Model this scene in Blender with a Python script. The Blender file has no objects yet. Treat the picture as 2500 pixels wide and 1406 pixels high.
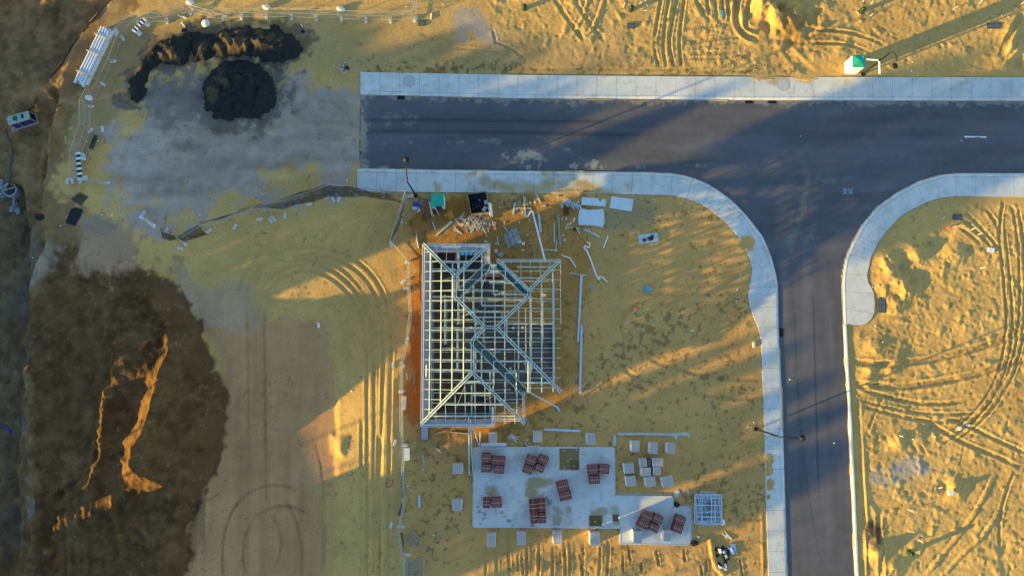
import bpy, math, random
import numpy as np
from mathutils import Vector, Matrix
from mathutils.geometry import tessellate_polygon

random.seed(7)
RNG = np.random.default_rng(11)
SC = bpy.context.scene
COL = SC.collection

# ------------------------------------------------------------------ camera
F_PX, CAM_H, TILT = 2000.0, 78.0, math.radians(4.3)
cam_d = bpy.data.cameras.new('camera')
cam = bpy.data.objects.new('camera', cam_d)
COL.objects.link(cam)
cam.location = (0, 0, CAM_H)
cam.rotation_euler = (TILT, 0, 0)
cam_d.sensor_width = 36.0
cam_d.lens = 36.0 * F_PX / 2500.0
cam_d.clip_end = 3000
SC.camera = cam

# ------------------------------------------------------------------ light
SUN_AZ, SUN_EL = math.radians(22.0), math.radians(7.2)     # the light travels towards +x, a little +y
w = bpy.data.worlds.new('World')
SC.world = w
w.use_nodes = True
nt = w.node_tree
bg = nt.nodes['Background']
sky = nt.nodes.new('ShaderNodeTexSky')
sky.sky_type = 'NISHITA'
sky.sun_disc = False
sky.sun_elevation = SUN_EL
sky.sun_rotation = math.radians(270) - SUN_AZ
sky.altitude = 0
sky.air_density = 1.0
sky.dust_density = 0.0
sky.ozone_density = 2.0
nt.links.new(sky.outputs[0], bg.inputs[0])
bg.inputs[1].default_value = 0.15
sd = bpy.data.lights.new('sun', 'SUN')
sun = bpy.data.objects.new('sun', sd)
COL.objects.link(sun)
sd.energy = 5.0
sd.angle = math.radians(0.5)
sd.color = (0.98, 0.68, 0.15)
ldir = Vector((math.cos(SUN_AZ) * math.cos(SUN_EL), math.sin(SUN_AZ) * math.cos(SUN_EL), -math.sin(SUN_EL)))
sun.rotation_euler = ldir.to_track_quat('-Z', 'Y').to_euler()
sun.location = (-60, -30, 40)
SC.view_settings.view_transform = 'Standard'
SC.view_settings.look = 'None'
SC.view_settings.gamma = 1.0
SC.view_settings.exposure = 1.65
SC.cycles.max_bounces = 6
SC.cycles.diffuse_bounces = 3

# ------------------------------------------------------------------ helpers
def W(px, py, z=0.0):
    """a pixel of the 2500 px wide photograph -> the point at height z it shows"""
    a = (px - 1250) / F_PX
    b = -(py - 703) / F_PX
    dy = b * math.cos(TILT) + math.sin(TILT)
    dz = b * math.sin(TILT) - math.cos(TILT)
    k = (CAM_H - z) / -dz
    return a * k, dy * k

def WL(pts, z=0.0):
    return [W(p[0], p[1], z) for p in pts]

def angpx(px, py, dx, dy):
    """world heading of a pixel direction"""
    a = W(px, py); b = W(px + dx, py + dy)
    return math.atan2(b[1] - a[1], b[0] - a[0])

MATS = {}
def mat(name, col, rough=0.8, var=0.12, scale=6.0, bump=0.0, bscale=40.0, metal=0.0, spec=0.3, alpha=1.0, stretch=None):
    if name in MATS:
        return MATS[name]
    m = bpy.data.materials.new(name)
    m.use_nodes = True
    n = m.node_tree
    p = n.nodes['Principled BSDF']
    p.inputs['Roughness'].default_value = rough
    p.inputs['Metallic'].default_value = metal
    p.inputs['Specular IOR Level'].default_value = spec
    p.inputs['Alpha'].default_value = alpha
    tc = n.nodes.new('ShaderNodeTexCoord')
    vec = tc.outputs['Object']
    if stretch:
        mp = n.nodes.new('ShaderNodeMapping')
        mp.inputs['Scale'].default_value = stretch
        n.links.new(vec, mp.inputs[0]); vec = mp.outputs[0]
    nz = n.nodes.new('ShaderNodeTexNoise')
    nz.inputs['Scale'].default_value = scale
    nz.inputs['Detail'].default_value = 5
    n.links.new(vec, nz.inputs['Vector'])
    mr = n.nodes.new('ShaderNodeMapRange')
    mr.inputs['From Min'].default_value = 0.25; mr.inputs['From Max'].default_value = 0.75
    mr.inputs['To Min'].default_value = 1 - var * 2; mr.inputs['To Max'].default_value = 1 + var
    n.links.new(nz.outputs[0], mr.inputs[0])
    mx = n.nodes.new('ShaderNodeVectorMath'); mx.operation = 'SCALE'
    mx.inputs[0].default_value = col[:3]
    n.links.new(mr.outputs[0], mx.inputs['Scale'])
    n.links.new(mx.outputs[0], p.inputs['Base Color'])
    if bump:
        nb = n.nodes.new('ShaderNodeTexNoise'); nb.inputs['Scale'].default_value = bscale; nb.inputs['Detail'].default_value = 4
        n.links.new(tc.outputs['Object'], nb.inputs['Vector'])
        bp = n.nodes.new('ShaderNodeBump'); bp.inputs['Strength'].default_value = bump; bp.inputs['Distance'].default_value = 0.02
        n.links.new(nb.outputs[0], bp.inputs['Height']); n.links.new(bp.outputs[0], p.inputs['Normal'])
    MATS[name] = m
    return m

def mat_attr(name, rough=0.95, spec=0.1, nscale=9.0, namt=0.15, bump=0.0, bscale=8.0, bdist=0.03, nscale2=60.0):
    """surface whose own colour is stored per vertex, with fine procedural grain over it"""
    m = bpy.data.materials.new(name); m.use_nodes = True
    n = m.node_tree; p = n.nodes['Principled BSDF']
    p.inputs['Roughness'].default_value = rough
    p.inputs['Specular IOR Level'].default_value = spec
    at = n.nodes.new('ShaderNodeAttribute'); at.attribute_name = 'col'
    geo = n.nodes.new('ShaderNodeNewGeometry')
    nz = n.nodes.new('ShaderNodeTexNoise'); nz.inputs['Scale'].default_value = nscale; nz.inputs['Detail'].default_value = 8
    nz.inputs['Roughness'].default_value = 0.7
    n.links.new(geo.outputs['Position'], nz.inputs['Vector'])
    mr = n.nodes.new('ShaderNodeMapRange')
    mr.inputs['From Min'].default_value = 0.3; mr.inputs['From Max'].default_value = 0.7
    mr.inputs['To Min'].default_value = 1 - namt; mr.inputs['To Max'].default_value = 1 + namt
    n.links.new(nz.outputs[0], mr.inputs[0])
    sc = n.nodes.new('ShaderNodeVectorMath'); sc.operation = 'SCALE'
    n.links.new(at.outputs['Color'], sc.inputs[0]); n.links.new(mr.outputs[0], sc.inputs['Scale'])
    n.links.new(sc.outputs[0], p.inputs['Base Color'])
    if bump:
        nb = n.nodes.new('ShaderNodeTexNoise'); nb.inputs['Scale'].default_value = bscale; nb.inputs['Detail'].default_value = 6
        nb.inputs['Roughness'].default_value = 0.65
        n.links.new(geo.outputs['Position'], nb.inputs['Vector'])
        bp = n.nodes.new('ShaderNodeBump'); bp.inputs['Strength'].default_value = bump; bp.inputs['Distance'].default_value = bdist
        n.links.new(nb.outputs[0], bp.inputs['Height']); n.links.new(bp.outputs[0], p.inputs['Normal'])
    return m

def tag(o, label=None, cat=None, group=None, kind=None):
    if label: o['label'] = label
    if cat: o['category'] = cat
    if group: o['group'] = group
    if kind: o['kind'] = kind
    return o

def thing(name, label, cat, loc=(0, 0, 0), rz=0.0, group=None):
    o = bpy.data.objects.new(name, None)
    o.empty_display_size = 0.3
    COL.objects.link(o)
    o.location = loc; o.rotation_euler = (0, 0, rz)
    return tag(o, label, cat, group)

class MB:
    """collects shapes and links them as ONE mesh object"""
    def __init__(s):
        s.v = []; s.f = []
    def add(s, vs, fs):
        k = len(s.v)
        s.v += [tuple(p) for p in vs]
        s.f += [tuple(i + k for i in f) for f in fs]
        return s
    def box(s, x, y, z, sx, sy, sz, rz=0.0):
        """box centred on x, y standing on z"""
        c, n = math.cos(rz), math.sin(rz)
        vs = []
        for dz in (0, sz):
            for dx, dy in ((-1, -1), (1, -1), (1, 1), (-1, 1)):
                a, b = dx * sx / 2, dy * sy / 2
                vs.append((x + a * c - b * n, y + a * n + b * c, z + dz))
        return s.add(vs, [(3, 2, 1, 0), (4, 5, 6, 7), (0, 1, 5, 4), (1, 2, 6, 5), (2, 3, 7, 6), (3, 0, 4, 7)])
    def bar(s, p0, p1, wd, ht, up0=None):
        """straight timber between two points, its depth ht upright"""
        p0, p1 = Vector(p0), Vector(p1)
        d = (p1 - p0)
        if d.length < 1e-5: return s
        d.normalize()
        up = Vector(up0) if up0 else Vector((0, 0, 1)) if abs(d.z) < 0.95 else Vector((1, 0, 0))
        sd_ = d.cross(up).normalized(); up = sd_.cross(d).normalized()
        vs = []
        for p in (p0, p1):
            for a, b in ((-1, -1), (1, -1), (1, 1), (-1, 1)):
                vs.append(p + sd_ * (a * wd / 2) + up * (b * ht / 2))
        return s.add(vs, [(3, 2, 1, 0), (4, 5, 6, 7), (0, 1, 5, 4), (1, 2, 6, 5), (2, 3, 7, 6), (3, 0, 4, 7)])
    def tube(s, pts, r, n=8, cap=True):
        pts = [Vector(p) for p in pts]
        rs = r if isinstance(r, (list, tuple)) else [r] * len(pts)
        rings = []
        for i, p in enumerate(pts):
            d = (pts[min(i + 1, len(pts) - 1)] - pts[max(i - 1, 0)])
            if d.length < 1e-7: d = Vector((0, 0, 1))
            d.normalize()
            up = Vector((0, 0, 1)) if abs(d.z) < 0.9 else Vector((0, 1, 0))
            a = d.cross(up).normalized(); b = a.cross(d)
            rings.append([p + (a * math.cos(t) + b * math.sin(t)) * rs[i] for t in (2 * math.pi * k / n for k in range(n))])
        vs = [q for g in rings for q in g]
        fs = []
        for i in range(len(rings) - 1):
            for k in range(n):
                fs.append((i * n + k, i * n + (k + 1) % n, (i + 1) * n + (k + 1) % n, (i + 1) * n + k))
        if cap:
            fs.append(tuple(range(n))[::-1]); fs.append(tuple((len(rings) - 1) * n + k for k in range(n)))
        return s.add(vs, fs)
    def lathe(s, x, y, prof, n=20):
        """profile of (radius, z) turned about the upright through x, y"""
        vs = []; fs = []
        for r, z in prof:
            for k in range(n):
                t = 2 * math.pi * k / n
                vs.append((x + r * math.cos(t), y + r * math.sin(t), z))
        for i in range(len(prof) - 1):
            for k in range(n):
                fs.append((i * n + k, i * n + (k + 1) % n, (i + 1) * n + (k + 1) % n, (i + 1) * n + k))
        fs.append(tuple(range(n))[::-1]); fs.append(tuple((len(prof) - 1) * n + k for k in range(n)))
        return s.add(vs, fs)
    def prism(s, pts, z0, z1):
        n = len(pts)
        area = sum(pts[i][0] * pts[(i + 1) % n][1] - pts[(i + 1) % n][0] * pts[i][1] for i in range(n))
        if area < 0: pts = pts[::-1]
        tr = tessellate_polygon([[Vector((p[0], p[1], 0)) for p in pts]])
        vs = [(p[0], p[1], z0) for p in pts] + [(p[0], p[1], z1) for p in pts]
        fs = []
        for t in tr:
            a, b, c = [Vector((pts[i][0], pts[i][1], 0)) for i in t]
            t = tuple(t) if (b - a).cross(c - a).z > 0 else tuple(t)[::-1]
            fs.append(tuple(i + n for i in t)); fs.append(t[::-1])
        for i in range(n):
            j = (i + 1) % n
            fs.append((i, j, j + n, i + n))
        return s.add(vs, fs)
    def grid(s, rows):
        """sheet through a grid of points"""
        nr, nc = len(rows), len(rows[0])
        vs = [p for r in rows for p in r]
        fs = [(i * nc + j, i * nc + j + 1, (i + 1) * nc + j + 1, (i + 1) * nc + j) for i in range(nr - 1) for j in range(nc - 1)]
        return s.add(vs, fs)
    def blob(s, x, y, z, rx, ry, rz, rot=0.0, rough=0.15, n=10, m=6, seed=0):
        rr = random.Random(seed)
        vs = [(x, y, z + rz)]
        c, sn = math.cos(rot), math.sin(rot)
        for i in range(1, m):
            ph = math.pi * i / m
            for k in range(n):
                t = 2 * math.pi * k / n
                q = 1 + rr.uniform(-rough, rough)
                a, b = rx * math.sin(ph) * math.cos(t) * q, ry * math.sin(ph) * math.sin(t) * q
                vs.append((x + a * c - b * sn, y + a * sn + b * c, z + rz * math.cos(ph) * q))
        vs.append((x, y, z - rz))
        fs = [(0, 1 + k, 1 + (k + 1) % n) for k in range(n)]
        for i in range(m - 2):
            for k in range(n):
                fs.append((1 + i * n + k, 1 + (i + 1) * n + k, 1 + (i + 1) * n + (k + 1) % n, 1 + i * n + (k + 1) % n))
        e = len(vs) - 1; o = 1 + (m - 2) * n
        fs += [(o + k, e, o + (k + 1) % n) for k in range(n)]
        return s.add(vs, fs)
    def build(s, name, m, parent=None, world=False, smooth=False, label=None, cat=None, group=None, kind=None, loc=None):
        me = bpy.data.meshes.new(name)
        v = s.v
        if parent is not None and world:
            l = parent.location
            v = [(p[0] - l.x, p[1] - l.y, p[2] - l.z) for p in v]
        elif loc is not None and world:
            v = [(p[0] - loc[0], p[1] - loc[1], p[2] - loc[2]) for p in v]
        me.from_pydata(v, [], s.f)
        me.materials.append(m)
        if smooth:
            me.polygons.foreach_set('use_smooth', [True] * len(me.polygons))
        me.update()
        o = bpy.data.objects.new(name, me)
        COL.objects.link(o)
        if parent is not None: o.parent = parent
        if loc is not None: o.location = loc
        return tag(o, label, cat, group, kind)

def copy_tree(o, parent=None):
    c = o.copy(); COL.objects.link(c)
    if parent is not None: c.parent = parent
    for ch in list(o.children): copy_tree(ch, c)
    return c

ORD = ['first', 'second', 'third', 'fourth', 'fifth', 'sixth', 'seventh', 'eighth', 'ninth', 'tenth', 'eleventh', 'twelfth', 'thirteenth', 'fourteenth', 'fifteenth', 'sixteenth', 'seventeenth', 'eighteenth', 'nineteenth', 'twentieth']

# ------------------------------------------------------------------ terrain
STEP = 0.1
GX0, GX1, GY0, GY1 = -57.0, 57.0, -26.0, 40.0
gx = np.arange(GX0, GX1 + STEP / 2, STEP); gy = np.arange(GY0, GY1 + STEP / 2, STEP)
NX, NY = len(gx), len(gy)
X, Y = np.meshgrid(gx, gy)

def vnoise(x, y, freq, seed):
    r = np.random.default_rng(seed)
    n = 256
    t = r.random((n, n)).astype(np.float32)
    u = x * freq + 1000.37; v = y * freq + 1000.73
    i = np.floor(u).astype(np.int64); j = np.floor(v).astype(np.int64)
    a = (u - i); b = (v - j)
    a = a * a * a * (a * (a * 6 - 15) + 10); b = b * b * b * (b * (b * 6 - 15) + 10)
    i0, j0, i1, j1 = i % n, j % n, (i + 1) % n, (j + 1) % n
    return (t[j0, i0] * (1 - a) + t[j0, i1] * a) * (1 - b) + (t[j1, i0] * (1 - a) + t[j1, i1] * a) * b - 0.5

def fbm(x, y, freq, octv, seed, gain=0.5):
    s = 0; a = 1.0
    for k in range(octv):
        c, sn = math.cos(0.7 * k + 0.3), math.sin(0.7 * k + 0.3)
        s = s + a * vnoise(x * c - y * sn, x * sn + y * c, freq * 2 ** k, seed + k)
        a *= gain
    return s

def sstep(a, b, x):
    t = np.clip((x - a) / (b - a), 0, 1)
    return t * t * (3 - 2 * t)

def polysd(pts, x=None, y=None):
    """signed distance to a polygon, positive inside"""
    x = X if x is None else x; y = Y if y is None else y
    d = np.full(x.shape, 1e9); ins = np.zeros(x.shape, bool)
    n = len(pts)
    for k in range(n):
        (x0, y0), (x1, y1) = pts[k], pts[(k + 1) % n]
        ex, ey = x1 - x0, y1 - y0
        L = ex * ex + ey * ey + 1e-12
        t = np.clip(((x - x0) * ex + (y - y0) * ey) / L, 0, 1)
        d = np.minimum(d, (x - x0 - t * ex) ** 2 + (y - y0 - t * ey) ** 2)
        c = (y0 > y) != (y1 > y)
        with np.errstate(divide='ignore', invalid='ignore'):
            ins ^= c & (x < ex * (y - y0) / (ey if abs(ey) > 1e-12 else 1e-12) + x0)
    d = np.sqrt(d)
    return np.where(ins, d, -d)

def smooth_line(pts, it=2):
    for _ in range(it):
        q = [pts[0]]
        for a, b in zip(pts[:-1], pts[1:]):
            q.append((a[0] * .75 + b[0] * .25, a[1] * .75 + b[1] * .25)); q.append((a[0] * .25 + b[0] * .75, a[1] * .25 + b[1] * .75))
        q.append(pts[-1]); pts = q
    return pts

def linedist(pts, margin):
    """window of the grid round a line, the distance to it, the length along it, the signed side"""
    xs = [p[0] for p in pts]; ys = [p[1] for p in pts]
    i0 = max(0, int((min(xs) - margin - GX0) / STEP)); i1 = min(NX, int((max(xs) + margin - GX0) / STEP) + 2)
    j0 = max(0, int((min(ys) - margin - GY0) / STEP)); j1 = min(NY, int((max(ys) + margin - GY0) / STEP) + 2)
    if i1 <= i0 or j1 <= j0: return None
    x, y = X[j0:j1, i0:i1], Y[j0:j1, i0:i1]
    d = np.full(x.shape, 1e9); al = np.zeros(x.shape); sg = np.zeros(x.shape); acc = 0
    for (x0, y0), (x1, y1) in zip(pts[:-1], pts[1:]):
        ex, ey = x1 - x0, y1 - y0; L = math.hypot(ex, ey)
        if L < 1e-9: continue
        t = np.clip(((x - x0) * ex + (y - y0) * ey) / (L * L), 0, 1)
        q = np.hypot(x - x0 - t * ex, y - y0 - t * ey)
        m = q < d
        d = np.where(m, q, d); al = np.where(m, acc + t * L, al)
        sg = np.where(m, np.sign(ex * (y - y0) - ey * (x - x0)), sg)
        acc += L
    return (slice(j0, j1), slice(i0, i1)), d, al, sg, acc

Z = np.zeros_like(X)
SAND = np.array((0.60, 0.36, 0.118))
C = np.ones(X.shape + (3,)) * SAND
n_big = fbm(X, Y, 0.05, 3, 1); n_mid = fbm(X, Y, 0.35, 4, 5); n_fin = fbm(X, Y, 1.6, 3, 9); n_grit = fbm(X, Y, 4.0, 2, 15)

def paint(m, c, amt=1.0):
    """give the ground another soil where the mask is 1"""
    global C
    m = (np.clip(m, 0, 1) * amt)[..., None]
    C = C * (1 - m) + np.array(c) * m

def zone(px, c, soft=0.5, rag=0.8, amt=1.0):
    d = polysd(WL(px))
    paint(sstep(-soft, soft, d + rag * (n_mid + 0.6 * n_fin) * 1.6), c, amt)
    return d

def rut(px, wd, dep, tread=0.0, per=0.28, berm=0.5, fade=True, dark=0.0, chev=0.0):
    pts = smooth_line(WL(px))
    r = linedist(pts, wd * 3 + 0.3)
    if r is None: return
    sl, d, al, sg, L = r
    env = sstep(0, 1.2, al) * sstep(0, 1.2, L - al) if fade else 1.0
    env = env * (0.75 + 0.8 * n_mid[sl])
    core = 1 - sstep(wd * 0.35, wd * 0.62, d)
    lip = np.exp(-((d - wd * 0.72) / (wd * 0.22)) ** 2)
    dz = -dep * core + berm * dep * lip
    if tread:
        ph = 2 * math.pi * (al + chev * d * 1.0) / per + (sg > 0) * math.pi * 0.9
        dz = dz + tread * core * np.sin(ph)
    Z[sl] += dz * env
    if dark:
        m = (core * env * dark)[..., None]
        C[sl] = C[sl] * (1 - 0.5 * np.clip(m, 0, 1))

def pair(px, gap, wd, dep, **k):
    """two parallel wheel ruts, gap apart in metres"""
    pts = smooth_line(WL(px), 1)
    for s in (-0.5, 0.5):
        q = []
        for i, p in enumerate(pts):
            a = pts[max(i - 1, 0)]; b = pts[min(i + 1, len(pts) - 1)]
            dx, dy = b[0] - a[0], b[1] - a[1]; l = math.hypot(dx, dy) or 1
            q.append((p[0] - dy / l * gap * s, p[1] + dx / l * gap * s))
        rut_w(q, wd, dep, **k)

def rut_w(pts, wd, dep, **k):
    global WL
    keep = WL
    WL = lambda p, z=0.0: list(p)
    rut(pts, wd, dep, **k)
    WL = keep

# -------- soils
lot = [(1000, 470), (1640, 480), (1760, 530), (1830, 640), (1850, 800), (1870, 1060), (1885, 1406), (1010, 1406), (1000, 1060)]
zone(lot, (0.54, 0.30, 0.100), 1.0, 1.2)
d_top = polysd(WL([(700, 60), (1240, 80), (1560, 110), (1560, 190), (880, 185), (680, 170)]))
paint(sstep(-2, 2, d_top + 2 * n_mid), (0.49, 0.315, 0.13), 0.85)
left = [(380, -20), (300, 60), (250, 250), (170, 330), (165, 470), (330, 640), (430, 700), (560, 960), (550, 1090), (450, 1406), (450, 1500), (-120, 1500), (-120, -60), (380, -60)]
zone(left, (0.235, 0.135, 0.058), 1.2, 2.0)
zone([(250, 0), (330, 60), (600, 60), (480, 110), (330, 200), (270, 320), (200, 460), (160, 480), (180, 300), (250, 80)], (0.37, 0.23, 0.095), 1.0, 1.2)
road_base = [(676, 160), (700, 195), (800, 220), (882, 225), (882, 410), (845, 424), (700, 456), (640, 486), (520, 478), (430, 505), (360, 540), (300, 500), (262, 452), (248, 380), (288, 320), (330, 285), (345, 240), (400, 180), (500, 170)]
zone(road_base, (0.40, 0.30, 0.235), 1.2, 2.2)
zone([(345, 190), (480, 150), (500, 260), (420, 270), (360, 250)], (0.25, 0.185, 0.14), 0.9, 1.8, 0.8)
zone([(470, 290), (640, 300), (860, 280), (880, 300), (700, 320), (500, 330)], (0.30, 0.215, 0.135), 0.5, 1.5, 0.6)
pad = [(425, 690), (560, 720), (640, 780), (790, 785), (812, 850), (816, 1060), (810, 1200), (800, 1420), (440, 1420), (490, 1200), (555, 1060), (550, 900), (480, 790)]
zone(pad, (0.54, 0.275, 0.120), 0.5, 1.0)
zone([(430, 690), (640, 690), (640, 790), (490, 790)], (0.46, 0.29, 0.17), 0.8, 1.5, 0.8)
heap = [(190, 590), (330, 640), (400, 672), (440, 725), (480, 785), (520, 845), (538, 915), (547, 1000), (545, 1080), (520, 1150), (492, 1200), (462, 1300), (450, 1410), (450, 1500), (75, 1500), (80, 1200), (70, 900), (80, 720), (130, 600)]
d_heap = zone(heap, (0.145, 0.075, 0.030), 0.3, 0.6)  # same sand, darkened: the deep shade at the far left is in this colour
zone([(180, 520), (300, 560), (345, 650), (200, 640), (185, 590)], (0.40, 0.235, 0.135), 0.8, 1.2)
zone([(60, 640), (130, 600), (100, 700), (40, 720)], (0.30, 0.225, 0.15), 0.6, 1.0, 0.8)
for k, (x, y0, y1, wd, c) in enumerate([(38, 560, 720, 22, (0.25, 0.20, 0.15)), (30, 900, 1090, 30, (0.20, 0.16, 0.12)), (50, 1040, 1300, 26, (0.30, 0.24, 0.17)), (12, 1150, 1400, 26, (0.13, 0.12, 0.12)), (105, 1340, 1360, 20, (0.3, 0.22, 0.12)), (15, 700, 900, 20, (0.10, 0.09, 0.085))]):
    zone([(x - wd / 2, y0), (x + wd / 2, y0), (x + wd / 2, y1), (x - wd / 2, y1)], c, 0.5, 1.6, 0.8)
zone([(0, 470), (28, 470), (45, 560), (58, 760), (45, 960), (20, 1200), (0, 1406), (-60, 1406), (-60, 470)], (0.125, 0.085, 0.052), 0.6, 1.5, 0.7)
# damp rust-coloured sand round the house
zone([(1000, 620), (1012, 560), (1060, 500), (1240, 480), (1430, 500), (1440, 600), (1400, 760), (1400, 1000), (1300, 1060), (1200, 1075), (1020, 1075), (1000, 940), (1012, 800)], (0.42, 0.195, 0.048), 1.2, 1.8, 0.85)
zone([(1006, 640), (1036, 600), (1030, 1040), (1000, 1050), (1000, 930), (1010, 800)], (0.46, 0.18, 0.033), 0.4, 0.6, 0.9)  # stronger orange beside the wall: warm bounced light put into the sand colour
for px_, py_ in ((1175, 560), (1130, 520), (1420, 500), (1105, 515)):
    zone([(px_ - 24, py_ - 20), (px_ + 24, py_ - 16), (px_ + 20, py_ + 18), (px_ - 20, py_ + 16)], (0.36, 0.15, 0.03), 0.5, 1.2, 0.7)
for q in ([(480, 190), (520, 140), (620, 135), (690, 170), (700, 250), (660, 300), (540, 310), (480, 260)], [(300, 230), (320, 180), (380, 100), (460, 70), (700, 60), (750, 110), (720, 160), (480, 165), (380, 180), (350, 260), (320, 270)]):
    zone(q, (0.085, 0.07, 0.055), 0.5, 1.4, 0.75)
zone([(355, 200), (480, 160), (500, 270), (400, 290), (350, 270)], (0.20, 0.165, 0.145), 0.9, 1.8, 0.6)
# grey limestone spills
for q in ([(1125, 15), (1160, 25), (1175, 60), (1195, 85), (1180, 95), (1150, 70), (1120, 105), (1095, 100), (1130, 60)], [(2135, 1105), (2160, 1120), (2165, 1165), (2142, 1170), (2130, 1130)], [(2170, 1118), (2230, 1128), (2245, 1150), (2200, 1165), (2165, 1150)], [(1340, 300), (1400, 330), (1380, 350)]):
    zone(q, (0.37, 0.31, 0.25), 0.5, 1.2, 0.9)
zone([(2120, 1280), (2150, 1290), (2160, 1335), (2135, 1330), (2115, 1300)], (0.05, 0.04, 0.035), 0.4, 0.9, 0.85)
zone([(1450, 530), (1480, 520), (1530, 510), (1590, 515), (1580, 540), (1500, 560)], (0.24, 0.20, 0.13), 0.7, 1.6, 0.6)
for q in ((1975, 95), (1960, 60), (1935, 80)):
    zone([(q[0] - 30, q[1] - 22), (q[0] + 34, q[1] - 16), (q[0] + 28, q[1] + 20), (q[0] - 26, q[1] + 22)], (0.33, 0.18, 0.055), 0.8, 1.6, 0.55)
# roots, bark and damp specks in the sand
sp = fbm(X, Y, 2.6, 3, 40, 0.62); clu = fbm(X, Y, 0.22, 3, 44, 0.6)
spk = sstep(0.33, 0.47, sp + 0.5 * clu) * sstep(-1, 1, polysd(WL(lot)))
paint(spk, (0.21, 0.13, 0.05), 0.72)
strip = polysd(WL([(880, 150), (1560, 165), (2480, 176), (2480, 186), (1200, 182), (900, 176)]))
spk2 = sstep(0.12, 0.30, sp + 0.35 * clu) * sstep(-1.0, 0.5, strip)
paint(spk2 * (X < 28), (0.17, 0.095, 0.035), 0.75)
spk3 = sstep(0.50, 0.62, sp + 0.3 * clu)
paint(spk3, (0.27, 0.16, 0.06), 0.6)
C *= (1 + 0.20 * n_big + 0.16 * n_mid + 0.10 * n_fin)[..., None]

# -------- relief
lit_amp = 0.35 + 0.65 * sstep(-1.5, 1.0, polysd(WL([(1180, -60), (2560, -60), (2560, 200), (2000, 190), (1600, 150), (1250, 130)]))) \
    + 0.7 * sstep(-1.5, 1.0, polysd(WL([(2110, 560), (2300, 500), (2560, 490), (2560, 1500), (2110, 1500), (2090, 900)]))) \
    + 0.35 * sstep(-1, 1, polysd(WL([(1230, 1300), (1860, 1330), (1880, 1420), (1230, 1420)])))
Z += 0.10 * fbm(X, Y, 0.16, 3, 60) + lit_amp * (0.045 * fbm(X, Y, 0.8, 3, 70, 0.55) + 0.022 * fbm(X, Y, 2.4, 2, 80) + 0.030 * fbm(X, Y, 4.3, 1, 84))
flat = np.maximum(sstep(-0.6, 0.6, polysd(WL(pad))), sstep(-0.6, 1.5, polysd(WL(road_base))))
Z *= 1 - 0.8 * flat
left_m = sstep(-1.0, 1.5, polysd(WL([(-120, -80), (300, -80), (255, 0), (170, 150), (165, 250), (130, 330), (120, 470), (160, 640), (330, 650), (470, 800), (545, 1000), (480, 1220), (440, 1500), (-120, 1500)])))
rough = fbm(X, Y, 1.3, 4, 130, 0.6)
Z += left_m * (0.10 * fbm(X, Y, 0.7, 3, 134) + 0.05 * rough + 0.03 * fbm(X, Y, 4.0, 1, 138))
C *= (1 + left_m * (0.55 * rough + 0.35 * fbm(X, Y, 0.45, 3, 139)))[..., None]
streak = fbm(X * 0.3 + Y * 0.05, Y * 1.6, 0.6, 4, 150)
rb_ = sstep(-.5, 1, polysd(WL(road_base)))
C *= (1 + rb_ * (0.35 * streak + 0.22 * fbm(X, Y, 1.2, 4, 155)))[..., None]
pd_ = sstep(-.5, .5, polysd(WL(pad)))
C *= (1 + pd_ * 0.22 * fbm(X * 1.6, Y * 0.2, 0.8, 3, 158))[..., None]
# footprints and clods on the right-hand and top sand
clod = np.clip(fbm(X, Y, 1.5, 2, 90) - 0.22, 0, 1)
Z += clod * 0.30 * np.clip(lit_amp - 0.4, 0, 1)
foot = np.clip(fbm(X, Y, 2.2, 1, 93) - 0.33, 0, 1)
Z -= foot * 0.5 * np.clip(lit_amp - 0.4, 0, 1)

def bump(px, py, r, h, rx=None, ang=0.0):
    x0, y0 = W(px, py); rx = rx or r
    c, s = math.cos(ang), math.sin(ang)
    u = (X - x0) * c + (Y - y0) * s; v = -(X - x0) * s + (Y - y0) * c
    global Z
    Z = Z + h * np.exp(-(u / rx) ** 2 - (v / r) ** 2) * (1 + 0.5 * n_mid + 0.5 * n_fin)

# hummocks of pushed-up sand at the right
for a in [(2165, 640, 1.1, .38), (2205, 700, 1.3, .40), (2185, 745, .9, .28), (2235, 620, .9, .25), (2150, 700, .8, .22), (2290, 660, 1.2, .2), (2330, 620, 1.0, .2), (2185, 880, .8, .22), (2140, 850, 1.1, .25), (2190, 1075, .7, .4), (2175, 900, .6, .2),
          (2330, 1195, .9, .35), (2310, 1190, .6, -.3), (2140, 1345, .8, .45), (2175, 1390, 1.0, .3), (2240, 1060, .8, .2), (2120, 905, .5, .3), (2120, 935, .5, .25), (2200, 655, .5, -.3), (2222, 690, .5, -.3), (2190, 722, .4, -.25), (2275, 600, .9, -.3), (2310, 570, 1.0, -.2),
          (1862, 12, .9, .8), (1850, 30, .6, .5), (1888, 30, .7, .75), (1905, 20, .6, -.45), (1895, 45, .5, .5), (1875, 60, .6, -.3), (1905, 66, .7, .35), (1880, 8, .4, -.4), (1930, 45, .8, .3), (1815, 45, .5, .25), (1940, 20, .5, .35),
          (2470, 120, .9, .3), (2440, 150, .8, .2), (2490, 150, .6, -.25), (2460, 75, .7, .2), (700, 745, 1.2, .12), (760, 770, 1.0, .18), (720, 700, .9, .1),
          (1760, 1135, .6, .22), (1810, 1120, .5, .12), (1690, 1165, .5, .12), (1770, 1260, .5, .16), (1815, 1250, .6, .14), (1830, 1230, .7, .16), (1790, 1280, .5, .14), (1500, 1140, 1.5, .05)]:
    bump(*a)
gr = np.clip(fbm(X, Y, 1.1, 2, 97, 0.7), -0.6, 0.6)
mchurn = sstep(-1.2, 0.8, polysd(WL([(1890, 0), (2020, 0), (2000, 70), (1960, 110), (1900, 110), (1870, 70)])))
Z += mchurn * gr * 0.26
mch2 = sstep(-0.8, 0.5, polysd(WL([(1640, 60), (1950, 110), (1960, 180), (1640, 180)])))
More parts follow.
